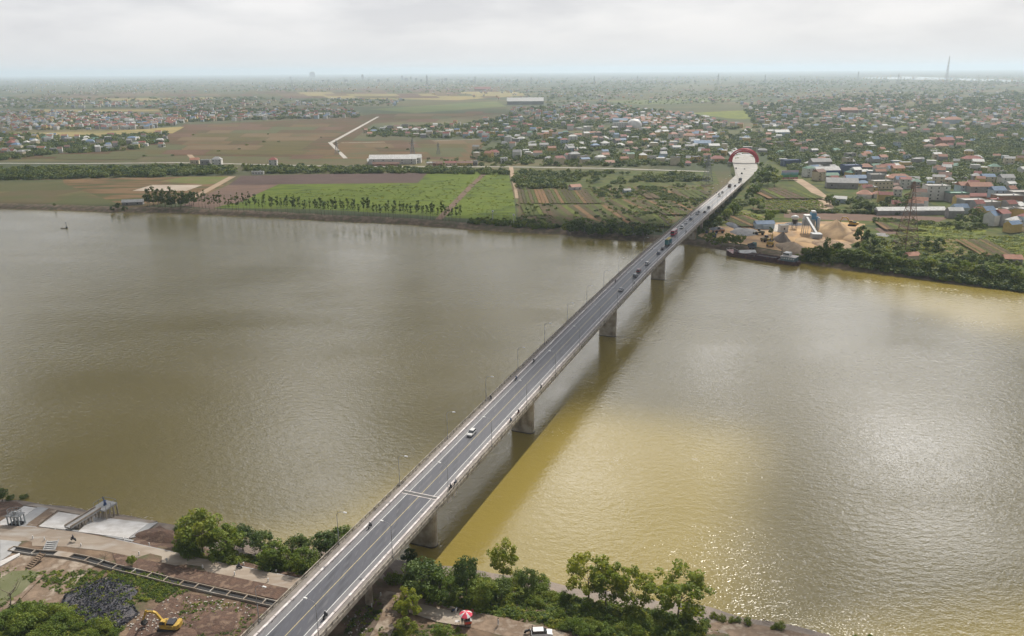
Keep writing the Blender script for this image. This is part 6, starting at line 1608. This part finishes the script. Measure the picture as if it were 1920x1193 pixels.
# ---- excavator near
def excavator(px, py, rz, s_, label, full=True, m_=None, mirror=1, z=None):
    x, y, zz = P(px, py, .1) if z is None else z
    o = empty('excavator', (x, y, zz), rz, label, 'excavator'); o.scale = (s_, s_ * mirror, s_)
    m_ = m_ or mat('excavator_yellow', (0.50, 0.33, 0.05), (0.42, 0.27, 0.05), 1.5, .6, c3=(0.28, 0.19, 0.07))
    for sy in (-1, 1): MB().prism([(-1.9, .15), (-2.1, .5), (-1.9, .85), (1.9, .85), (2.1, .5), (1.9, .15), (1.6, 0), (-1.6, 0)], sy * 1.1 - .28, sy * 1.1 + .28, axis='y').build('track', m_tyre, o)
    MB().prism([(-2.5, -1.0), (-2.2, -1.3), (1.3, -1.3), (1.5, -1.0), (1.5, 1.0), (1.3, 1.3), (-2.2, 1.3), (-2.5, 1.0)], .98, 1.75).build('house_body', m_, o)
    MB().lathe([(.7, .8), (.7, .98)], 14).build('slew_ring', m_dark, o)
    MB().prism([(-2.6, -1.25), (-1.9, -1.32), (-1.9, 1.32), (-2.6, 1.25), (-2.85, .6), (-2.85, -.6)], 1.0, 2.05).build('counterweight', m_, o)
    MB().box(-1.7, .1, -.9, .9, 1.752, 2.2).build('engine_cover', cl_dark, o)
    cb = MB().prism([(-.1, 1.76), (-.1, 2.85), (1.0, 2.85), (1.45, 2.2), (1.45, 1.76)], .35, 1.25, axis='y').build('cab', m_, o)
    MB().prism([(0.0, 2.0), (0.0, 2.75), (.95, 2.75), (1.47, 2.17), (1.47, 2.0)], .33, 1.27, axis='y').build('window', m_glass, cb)
    MB().prism([(.9, 1.5), (2.6, 3.9), (3.3, 4.2), (5.2, 3.9), (5.2, 3.6), (3.4, 3.75), (2.9, 3.5), (1.5, 1.4)], -.55, -.1, axis='y').build('boom', m_, o)
    MB().prism([(4.6, 4.3), (5.1, 4.2), (6.1, 1.7), (5.85, 1.6), (4.9, 3.5)], -.5, -.15, axis='y').build('stick', m_, o)
    MB().prism([(5.8, 1.8), (6.2, 1.6), (6.4, 1.0), (5.9, .5), (5.3, .6), (5.2, 1.0), (5.6, 1.0)], -.85, .2, axis='y').build('bucket', m_dark, o)
    k = MB(); k.bar((1.3, -.32, 1.9), (2.7, -.32, 3.3), .09, n=6); k.bar((3.2, -.32, 4.35), (4.8, -.32, 4.45), .08, n=6); k.build('hydraulic_ram', m_steel, o)
    return o
excavator(317, 1180, pi - .12, 1.0, 'yellow excavator with raised arm digging at lower left')

# ================================================================== SAND YARD, BARGE, TOWERS
m_gr = mat('gravel_grey', (0.27, 0.265, 0.26), (0.20, 0.20, 0.20), .5, .95, .1); m_grd = mat('gravel_blue', (0.12, 0.13, 0.155), (0.09, 0.10, 0.12), .5, .95, .1)
m_sd = mat('heaped_sand', (0.46, 0.325, 0.19), (0.36, 0.25, 0.145), .12, .95, .15, c3=(0.27, 0.19, 0.12)); m_sdb = mat('brown_sand', (0.30, 0.235, 0.165), (0.23, 0.175, 0.125), .3, .95, .12)
def pm(px, py): return 1.0 / scale_at(px, py)
q = pm(1450, 440)
mound('gravel_heap', 1396, 436, 30 * q, 15, 3.0, m_gr, 'long pale grey gravel heap in the sand yard', 2, 'heap', rot=.05)
mound('gravel_heap', 1345, 431, 14 * q, 9, 2.2, m_grd, 'dark blue-grey gravel heap nearest the bridge', 4, 'heap')
mound('gravel_heap', 1374, 424, 12 * q, 16, 2.4, m_grd, 'flat dark gravel bank behind the long pale heap', 5, 'heap')
mound('sand_heap', 1566, 440, 33 * q, 26, 11, m_sd, 'largest golden sand heap at the right of the yard', 7, 'heap', pw=1.05)
mound('sand_heap', 1596, 448, 20 * q, 20, 5, m_sd, 'lower sand heap right of the largest one', 8, 'heap')
mound('sand_heap', 1558, 460, 30 * q, 16, 4, mat('raked_sand', (0.36, 0.26, 0.17), (0.22, 0.15, 0.10), .35, .95, .3), 'churned brown sand in front of the largest heap', 9, 'heap')
mound('sand_heap', 1487, 470, 22 * q, 20, 6, m_sdb, 'broad pale brown heap behind the barge', 10, 'heap')
mound('sand_heap', 1467, 453, 12 * q, 12, 7, mat('dark_sand', (0.17, 0.145, 0.125), (0.13, 0.11, 0.095), .5, .95, .1), 'steep dark grey heap in the middle of the yard', 11, 'heap', pw=1.0)
mound('sand_heap', 1518, 452, 26 * q, 10, 1.6, m_sd, 'shallow sand bank below the mixing plant', 12, 'heap')
mound('gravel_heap', 1490, 421, 20 * q, 8, 1.8, m_grd, 'dark ballast ring beside the mixing plant', 13, 'heap')
mound('gravel_heap', 1655, 441, 12 * q, 8, 1.5, m_gr, 'small blue-grey gravel heap at the garden corner', 14, 'heap')
# concrete mixing plant
m_pl = mat('plant_steel_grey', (0.36, 0.38, 0.40), (0.28, 0.30, 0.32), .8, .5); m_plb = mat('plant_blue', (0.10, 0.26, 0.42), (0.08, 0.22, 0.36), .8, .5); m_plw = mat('plant_white', (0.60, 0.61, 0.60), None, .8, .5)
x, y, z = P(1514, 437, .1); pl = empty('mixing_plant', (x, y, z), -.1, 'grey and blue concrete mixing plant with sloping conveyor in the sand yard', 'plant')
MB().box(-4, 4, -3, 3, 6, 10.5).build('mixer_house', m_pl, pl); MB().box(-3.6, 1, -2.8, 2.8, 10.51, 13.5).build('upper_house', m_plw, pl); MB().box(1.02, 4.6, -2.5, 2.5, 9.6, 15.2).build('blue_tower', m_plb, pl)
MB().box(1.4, 4.2, -2.2, 2.2, 15.21, 16.6).build('top_cap', m_plw, pl)
me = None
for sx in (-3.6, 3.6):
    for sy in (-2.6, 2.6):
        if me is None: o = MB().box(-.22, .22, -.22, .22, 0, 6).build('leg', m_pl, pl); me = o.data
        else: o = link('leg', me, pl)
        o.location = (sx, sy, 0)
k = MB(); k.bar((-2.5, -3.3, 12), (1.0, -24, 2.5), 1.1, n=4); k.build('conveyor', m_pl, pl)
k = MB(); k.bar((-1.5, -6, 0), (-1.5, -6, 10), .2); k.bar((0, -14, 0), (0, -14, 6.5), .2); k.bar((-3, -6, 0), (-3, -6, 10), .2); k.bar((1, -14, 0), (1, -14, 6.5), .2); k.build('conveyor_trestle', m_pl, pl)
MB().box(-3.4, 3.4, -27, -20, 1.2, 4.4).build('feed_hopper', m_pl, pl)
for i, (sx, sy) in enumerate([(6.5, 1), (6.5, -2.5)]): MB().lathe([(.3, 2), (1.1, 4), (1.1, 11.5), (.4, 12.2)], 12, (sx, sy, 0)).build('silo', m_plw if i else m_plb, pl, smooth=True)
x, y, z = P(1489, 428, .1); o = empty('water_tower', (x, y, z), 0, 'small round white-topped bin on dark legs left of the mixing plant', 'bin')
MB().lathe([(2.2, 7), (3.0, 8), (2.6, 9.2), (.6, 10)], 14).build('bin_top', m_plw, o, smooth=True); MB().lathe([(1.2, 3), (2.2, 7)], 12).build('hopper', m_dark, o)
for a in range(4): MB().bar((2.2 * cos(a * pi / 2 + .7), 2.2 * sin(a * pi / 2 + .7), 0), (2.2 * cos(a * pi / 2 + .7), 2.2 * sin(a * pi / 2 + .7), 7.2), .16).build('leg', m_dark, o)
for px, py, w, d, h, wl, rf, lb, nm in [(1432, 428, 14, 7, 4, 'pale blue', 'blue', 'blue-roofed shed beside the long gravel heap', 'shed'), (1468, 434, 6, 5, 4.5, 'white', 'white', 'small white kiosk on the concrete pad', 'kiosk'), (1400, 481, 10, 5, 3, 'grey', 'white', 'low pale-roofed lean-to at the yard shore', 'shed')]:
    o = house(px, py, w, d, h, wl, rf, 'gable' if rf != 'white' or nm == 'shed' else 'flat', .05, 1, lb, name=nm); o['category'] = nm; del o['group']
def ztrip(px, py, off=.15): return P(px, py, off)
excavator(1444, 461, 1.2, 1.7, 'yellow excavator with raised arm in the sand yard', z=ztrip(1444, 461, .4))
excavator(1598, 422, 2.6, 1.5, 'ochre excavator on top of the far sand heap', z=ztrip(1598, 424, 3.0))
def loader(px, py, rz, lb, m_):
    o = empty('wheel_loader', P(px, py, .2), rz, lb, 'loader'); o.scale = (1.5,) * 3
    MB().prism([(-2.6, .8), (-2.6, 1.8), (-.4, 2.0), (.2, 1.3), (1.4, 1.2), (1.4, .7)], -.9, .9, axis='y').build('body', m_, o)
    MB().prism([(-.5, 1.9), (-.4, 3.0), (.6, 3.0), (.8, 1.9)], -.7, .7, axis='y').build('cab', m_glass, o)
    MB().prism([(.9, 1.2), (2.6, .5), (2.7, .8), (1.0, 1.6)], -.6, .6, axis='y').build('arm', m_, o); MB().prism([(2.5, .1), (3.5, .1), (3.3, .3), (2.7, 1.2), (2.4, .9)], -1.3, 1.3, axis='y').build('bucket', m_dark, o)
    wheels(o, (-1.6, 1.2), .95, .65); return o
m_mach = mat('machine_olive', (0.16, 0.13, 0.06), (0.12, 0.10, 0.05), 1, .6)
loader(1423, 440, 2.9, 'dusty olive loader beside the long grey gravel heap', m_mach); loader(1436, 453, .4, 'dusty loader between the gravel heap and the excavator', m_mach); loader(1348, 437, 3.0, 'rusty loader by the dark gravel near the bridge', mat('machine_rust', (0.30, 0.13, 0.05), None, 1, .7))
def tipper(px, py, rz, lb, cabm):
    o = empty('dump_truck', P(px, py, .2), rz, lb, 'truck')
    MB().box(1.8, 3.6, -1.2, 1.2, .8, 2.9).build('cab', cabm, o); MB().box(3.45, 3.63, -1.05, 1.05, 1.8, 2.6).build('windscreen', m_glass, o)
    MB().add([(-3.6, -1.25, 1.1), (1.6, -1.25, 1.1), (1.6, 1.25, 1.1), (-3.6, 1.25, 1.1), (-3.8, -1.35, 2.6), (1.6, -1.35, 2.6), (1.6, 1.35, 2.6), (-3.8, 1.35, 2.6)], [(0, 1, 5, 4), (1, 2, 6, 5), (2, 3, 7, 6), (3, 0, 4, 7), (3, 2, 1, 0)]).build('tipper_body', m_grd, o)
    wheels(o, (-2.6, -1.4, 2.6), 1.05); return o
tipper(1339, 446, 1.2, 'dark dump truck parked under trees near the bridge', m_bluep); tipper(1411, 473, .9, 'grey dump truck at the shore end of the sand yard', m_tg); tipper(1410, 464, .7, 'green-topped truck behind the grey dump truck', m_tg)
x, y, z = P(1325, 437, .1)
o = make_car('van', 'dark blue'); o.location = (x, y, z); o.rotation_euler = (0, 0, 1.3); o['label'] = 'dark vehicle parked below the bridge deck on the far bank'

# ---- barge
pa, pb = Vector((*G(1357, 480, 0), 0)), Vector((*G(1493, 500, 0), 0)); d = pb - pa; L = d.length; an = atan2(d.y, d.x)
bg_ = empty('barge', (pa + pb) / 2 + Vector((-sin(an), cos(an), 0)) * 4.4, an, 'long dark red sand barge with open hold and deckhouse moored at the yard', 'barge')
m_hull = mat('hull_brown', (0.085, 0.042, 0.045), (0.06, 0.035, 0.04), .5, .6, .02, c3=(0.13, 0.06, 0.055)); m_hold = mat('hold_dark', (0.05, 0.03, 0.035), None, .5, .8)
hl = [(-.5, .16), (-.485, .5), (-.45, .8), (-.38, 1), (.42, 1), (.47, .9), (.5, .7)]
B = 4.4; sec = []
for u_, w_ in hl: sec.append((u_ * L, w_ * B))
V = []; n_ = len(sec)
def ring(z, f_): return [(x, -w_ * f_, z + (1.2 if x < -.44 * L else .5 if x < -.38 * L else 0)) for x, w_ in sec] + [(x, w_ * f_, z + (1.2 if x < -.44 * L else .5 if x < -.38 * L else 0)) for x, w_ in reversed(sec)]
R0, R1 = ring(-.8, .9), ring(2.4, 1.0); N2 = len(R0)
MB().add(R0 + R1, [(i, (i + 1) % N2, N2 + (i + 1) % N2, N2 + i) for i in range(N2)] + [tuple(range(N2))[::-1]]).build('hull', m_hull, bg_)
R2 = [(x * .998, y_ * .97, z - .15) for x, y_, z in R1]
MB().add(R2, [tuple(range(N2))]).build('deck', m_hold, bg_)
k = MB()
for x0, x1 in ((-.36 * L, -.10 * L), (-.07 * L, .22 * L)):
    for yy in (-3.4, 3.2): k.box(x0, x1, yy, yy + .2, 2.2, 3.3)
    k.box(x0, x0 + .2, -3.2, 3.2, 2.2, 3.3); k.box(x1 - .2, x1, -3.2, 3.2, 2.2, 3.3)
k.build('hatch_coaming', m_hull, bg_)
MB().box(-.355 * L, -.105 * L, -3.1, 3.1, 2.26, 2.5).build('cargo_hold', m_dark, bg_); MB().box(-.065 * L, .215 * L, -3.1, 3.1, 2.26, 2.55).build('cargo_hold', m_dark, bg_)
MB().add([(x * .99, y_ * 1.0, z + .02) for x, y_, z in R1[:4]] + [(x * .99, y_ * 1.0, z + .02) for x, y_, z in R1[-4:]], [(0, 1, 2, 3, 4, 5, 6, 7)]).build('fore_deck', mat('fore_deck_pink', (0.34, 0.16, 0.15), (0.45, 0.36, 0.34), .8, .7), bg_)
k = MB()
for A_ in (R1[:4], R1[-4:]): 
    for i in range(3): a, b_ = Vector(A_[i]) + Vector((0, 0, .9)), Vector(A_[i + 1]) + Vector((0, 0, .9)); k.bar(a, b_, .12); k.bar(Vector(A_[i]), a, .08)
k.build('bow_rail', m_kerb, bg_)
m_dh = mat('deckhouse_teal', (0.09, 0.16, 0.19), (0.16, 0.22, 0.24), .8, .5)
dh = MB().box(.28 * L, .46 * L, -3.4, 3.4, 2.3, 5.0).build('deckhouse', m_dh, bg_); MB().box(.27 * L, .47 * L, -3.7, 3.7, 5.0, 5.2).build('roof', m_kerb, dh); MB().box(.30 * L, .38 * L, -2.5, 2.5, 5.21, 7.4).build('wheelhouse', m_plw, bg_)
me = None
for i in range(6):
    if me is None: o = MB().box(-.45, .45, -.04, .04, 0, .9).build('window', m_plw, dh); me = o.data
    else: o = link('window', me, dh)
    o.location = (.295 * L + i * 1.5, -3.44, 3.5)
MB().box(.302 * L, .378 * L, -2.56, 2.56, 6.2, 7.0).build('wheelhouse_windows', m_glass, bg_); MB().bar((.26 * L, 0, 2), (.26 * L, 0, 10), .15).build('mast', m_hull, bg_)
k = MB(); k.bar((-.085 * L, -3, 2.2), (-.085 * L, 3, 2.2), .5); k.bar((-.085 * L, 0, 2.4), (-.02 * L, 0, 5), .2); k.build('winch', m_hull, bg_)
# small boat and buoy on the far left water
x, y = G(125, 428, 0); o = empty('marker_buoy', (x, y, 0), 0, 'small dark marker buoy alone on the left water', 'buoy'); MB().lathe([(.3, -.4), (.9, -.2), (.9, .5), (.4, .9)], 12).build('float', m_dark, o, smooth=True); MB().bar((0, 0, .8), (0, 0, 4.2), .22, .12).build('post', m_dark, o); MB().lathe([(.1, 0), (.6, .3), (.1, .9)], 6, (0, 0, 4)).build('topmark', m_dark, o)
x, y = G(118, 428.5, 0); o = empty('small_boat', (x, y, 0), .1, 'narrow low boat beside the marker buoy', 'boat'); 
k = MB(); V = [(-2, 0, .5), (-1.3, -.5, .35), (1.3, -.5, .35), (2, 0, .5), (1.5, .6, .35), (-1.5, .6, .35), (-1.7, 0, -.2), (-1.2, -.35, -.25), (1.2, -.35, -.25), (1.7, 0, -.2), (1.2, .35, -.25), (-1.2, .35, -.25)]
k.add(V, [(i, (i + 1) % 6, 6 + (i + 1) % 6, 6 + i) for i in range(6)] + [(6, 7, 8, 9, 10, 11)]).build('hull', m_bark, o); MB().box(-.3, .3, -.5, .5, .15, .28).build('thwart', m_conc, o)
# navigation light posts on the far bank
for px, py, lb in [(924, 416, 'white navigation pole on the far bank, left of two'), (963.5, 424, 'white-headed navigation pole on the far bank, right of two')]:
    o = empty('navigation_pole', P(px, py + 2), 0, lb, 'pole'); MB().bar((0, 0, 0), (0, 0, 9), .28, .2, 6).build('post', m_plw, o); MB().lathe([(.3, 0), (.9, .3), (.8, 1.3), (.1, 1.7)], 8, (0, 0, 8.6)).build('lantern', m_plw, o)

# ---- lattice towers
m_twr = mat('tower_red_brown', (0.24, 0.14, 0.10), (0.18, 0.12, 0.09), .3, .7); m_twg = mat('tower_grey', (0.26, 0.27, 0.28), (0.2, 0.21, 0.22), .3, .6)
def lattice(px, py, hpx, wb, label, m_, arms=3, n=9, r=.16, legs=True, hmax=None, zz=None):
    x, y, z = P(px, py) if zz is None else zz; h = hpx / scale_at(px, py) / cos(PITCH); o = empty('pylon', (x, y, z - .3), .35, label, 'pylon')
    def wd(t_): return wb * (1 - t_) ** 1.15 * .95 + wb * .07
    corners = [(-1, -1), (1, -1), (1, 1), (-1, 1)]; lv = [h * (1 - (1 - i / n) ** 1.2) for i in range(n + 1)]
    pts = [[Vector((cx_ * wd(z_ / h) / 2, cy_ * wd(z_ / h) / 2, z_)) for cx_, cy_ in corners] for z_ in lv]
    for c_ in range(4): MB().tube([pts[i][c_] for i in range(n + 1)], r, 4).build('leg', m_, o)
    k = MB()
    for i in range(n):
        for c_ in range(4):
            a, b_ = c_, (c_ + 1) % 4; k.bar(pts[i][a], pts[i + 1][b_], r * .6, n=3, cap=False); k.bar(pts[i][b_], pts[i + 1][a], r * .6, n=3, cap=False); k.bar(pts[i + 1][a], pts[i + 1][b_], r * .6, n=3, cap=False)
    k.build('bracing', m_, o)
    for i in range(arms):
        z_ = h * (.70 + i * .11); L_ = wb * (.75 - .12 * i); k = MB()
        for sg in (-1, 1):
            tip = Vector((sg * L_, 0, z_)); w_ = wd(z_ / h) / 2
            for yy in (-1, 1): k.bar((sg * w_, yy * w_, z_), tip, r * .7, n=3); k.bar((sg * w_, yy * w_, z_ + h * .035), tip, r * .7, n=3)
        k.build('crossarm', m_, o)
    return o
lattice(1697, 466, 120, 12, 'big red-brown lattice pylon standing on the right bank', m_twr, 3, 11, .20)
lattice(1326, 345, 52, 9, 'thin grey lattice pylon left of the bridge end', m_twg, 3, 9, .22)
lattice(774, 296, 36, 7, 'thin lattice pylon behind the long white warehouse', m_twg, 2, 8, .2)
lattice(632, 290, 26, 6, 'faint lattice pylon beside the field path', m_twg, 2, 8, .18)
lattice(822, 290, 22, 5, 'faint slim pylon right of the warehouse pylon', m_twg, 2, 6, .18)
lattice(1172 - 2, 268, 12, 5, 'slim pylon among central village trees', m_twg, 2, 6, .18)
for i, (px, yb_, yt, lb) in enumerate([(296, 168, 155, 'faint pylon on the far left plain'), (434, 168, 155, 'faint pylon on the plain right of the far left one'), (548, 166, 152, 'pair-like faint pylon left of the far town tower'), (801, 162, 142, 'tall striped mast near the horizon left of centre'), (829, 160, 148, 'faint pylon right of the tall striped mast'), (891, 158, 144, 'faint pylon above the red-roofed factory'), (996, 158, 145, 'faint pylon near the horizon at centre'), (1114, 160, 144, 'clear pylon near the horizon right of centre'), (1195, 156, 143, 'faint pylon on the horizon above the dome'), (1268, 158, 147, 'short faint pylon on the horizon'), (1346, 158, 140, 'clear pylon on the horizon above the red arch'), (1434, 156, 141, 'faint pylon right of the one above the arch'), (1508, 160, 148, 'faint pylon before the far right town'), (1608, 152, 135, 'thin mast left of the distant river'), (1683, 160, 140, 'thin mast in front of the distant river')]):
    wb = (yb_ - yt) / scale_at(px, yb_) * .2; lattice(px, yb_, yb_ - yt, wb, lb, m_twg, 2, 5, wb * .045)
lattice(1773, 158, 48, 20, 'tallest far red and white lattice tower beside the distant river', mat('tower_far', (0.30, 0.22, 0.22), (0.4, 0.38, 0.38), .02, .7), 0, 8, .9)
# ---- far town skyline
def block(px, py, wpx, hpx_, lb, steps=((1, 1),)):
    s_ = scale_at(px, py); x, y, z = P(px, py); w = wpx / s_; h = hpx_ / s_; o = empty('tower_block', (x, y, z - 1), .2, lb, 'tower'); wmat = wm('grey')
    MB().box(-w / 2, w / 2, -w * .3, w * .3, 0, h * .85).build('wall', wmat, o); MB().box(-w * .32, w * .34, -w * .22, w * .22, h * .85 + .01, h).build('rooftop', wmat, o); return o
block(586, 146, 10, 11, 'broad hazy high-rise breaking the horizon at left')
block(545, 150, 4, 6, 'narrow hazy tower block left of the broad one'); block(680, 150, 4, 10, 'slim hazy tower block right of the broad one'); block(754, 150, 4, 8, 'faint tower block on the horizon left of the mast'); block(770, 150, 3, 6, 'faint small tower block by the horizon mast')
for i in range(18): block(600 + i * 22 + R(-8, 8), 151 + R(0, 3), R(3, 7), R(2.5, 5.5), None)
for i, o in enumerate([o for o in COL.objects if o.name.startswith('tower_block') and 'label' not in o.keys()]): queue_label(o, 'faint hazy town blocks along the left horizon', 'faint hazy town block', PIX(*o.location)[0]); o['group'] = 'far town skyline'
# ---- white dome
x, y, z = P(1189, 243); rr = 14.0 / scale_at(1189, 243); o = empty('white_dome', (x, y, z), 0, 'big white spherical dome rising from the central village', 'dome')
MB().lathe([(rr * sin(a), rr * .95 - rr * 0 + rr * .9 * cos(a) - rr * .45) for a in [pi * .62 - i * pi * .62 / 12 * .98 for i in range(13)]], 28).build('dome_shell', mat('dome_white', (0.72, 0.71, 0.69), None, .1, .5), o, smooth=True)
MB().lathe([(rr * .96, -1), (rr * .96, rr * .42)], 28).build('drum_wall', wm('cream'), o)
# ---- billboard
x, y, z = P(1480, 338); o = empty('billboard', (x, y, z), .12, 'large roadside billboard with blue, green and lilac picture on a post', 'billboard')
s_ = scale_at(1480, 338); w = 33 / s_; h = 13 / s_; zb = 2.0
mt, t, b = base_mat('billboard_print'); tcn = N(t, 'ShaderNodeTexCoord'); sp = N(t, 'ShaderNodeSeparateXYZ'); t.links.new(tcn.outputs['Generated'], sp.inputs[0])
wv = N(t, 'ShaderNodeTexNoise'); wv.inputs['Scale'].default_value = 2.5; t.links.new(tcn.outputs['Generated'], wv.inputs['Vector'])
v = math_node(t, 'ADD', sp.outputs[2], math_node(t, 'MULTIPLY', math_node(t, 'SUBTRACT', wv.outputs[0], .5), .5))
t.links.new(ramp(t, v, [(0.0, (0.04, 0.16, 0.05)), (0.3, (0.08, 0.30, 0.10)), (0.42, (0.10, 0.30, 0.32)), (0.6, (0.25, 0.42, 0.50)), (0.8, (0.42, 0.38, 0.50))]), b.inputs['Base Color'])
MB().box(-w / 2, w / 2, -.15, .15, zb + 1, zb + 1 + h).build('panel', mt, o); MB().box(-w / 2, w / 2, -.2, .1, zb - .9, zb + .9).build('red_lettered_strip', mat('strip_red', (0.35, 0.05, 0.05), (0.5, 0.3, 0.28), .8, .6), o)
MB().bar((0, .3, -12), (0, .3, zb + h), .5, n=8).build('post', m_steel, o)

# ---- foam, wakes, floating bits and painted bright ripples on the water
m_foam_ripple = mat('foam_ripple_pale', (0.50, 0.46, 0.36), (0.42, 0.38, 0.28), 1, .6)
FQ = []
def flecks(pts, n, spread, size, along=None):
    for _ in range(n):
        t_ = R(0, len(pts) - 1.001); i = int(t_); f_ = t_ - i
        px = pts[i][0] * (1 - f_) + pts[i + 1][0] * f_; py = pts[i][1] * (1 - f_) + pts[i + 1][1] * f_
        x, y = G(px, py, 0); sp_ = spread / scale_at(px, py, 0); x += R(-1, 1) * sp_ * 1.5; y += R(-1, 1) * sp_ * 3
        a = R(-.5, .5); L_ = size * R(.5, 2.2); w = size * R(.15, .4)
        FQ.append([(x + cos(a) * u * L_ - sin(a) * v * w, y + sin(a) * u * L_ + cos(a) * v * w, .025 + R(0, .006)) for u, v in ((-1, 0), (0, -1), (1, 0), (0, 1))])
flecks([(1000, 813), (1030, 810), (1062, 812)], 34, 5, .22); flecks([(1157, 632), (1190, 633), (1215, 637)], 90, 2, .45); flecks([(1247, 525), (1280, 526), (1300, 530)], 80, 1.5, .55)
flecks([(1590, 524), (1660, 531), (1740, 540), (1800, 545)], 120, 3.2, .6); flecks([(1760, 548), (1860, 560), (1915, 566)], 60, 4, .6)  # bright ripple line along the right bank, painted as pale flecks
flecks([(1140, 862), (1172, 872)], 26, 8, .22); flecks([(1295, 860), (1314, 864)], 22, 2.5, .28); flecks([(1060, 890), (1250, 880), (1180, 800)], 16, 30, .15)
flecks([(1700, 600), (1830, 610), (1915, 620)], 60, 8, .5); flecks([(1560, 1190), (1480, 1176), (1390, 1160)], 60, 2, .25); flecks([(70, 941), (170, 956), (290, 974)], 60, 2, .3)
me = quad_mesh('foam_ripple_flecks', np.array(FQ, dtype=np.float32), m_foam_ripple); tag(link('foam_ripple_flecks', me), 'pale foam flecks, eddies and painted bright ripples on the river', 'foam', kind='stuff')
settle_labels()
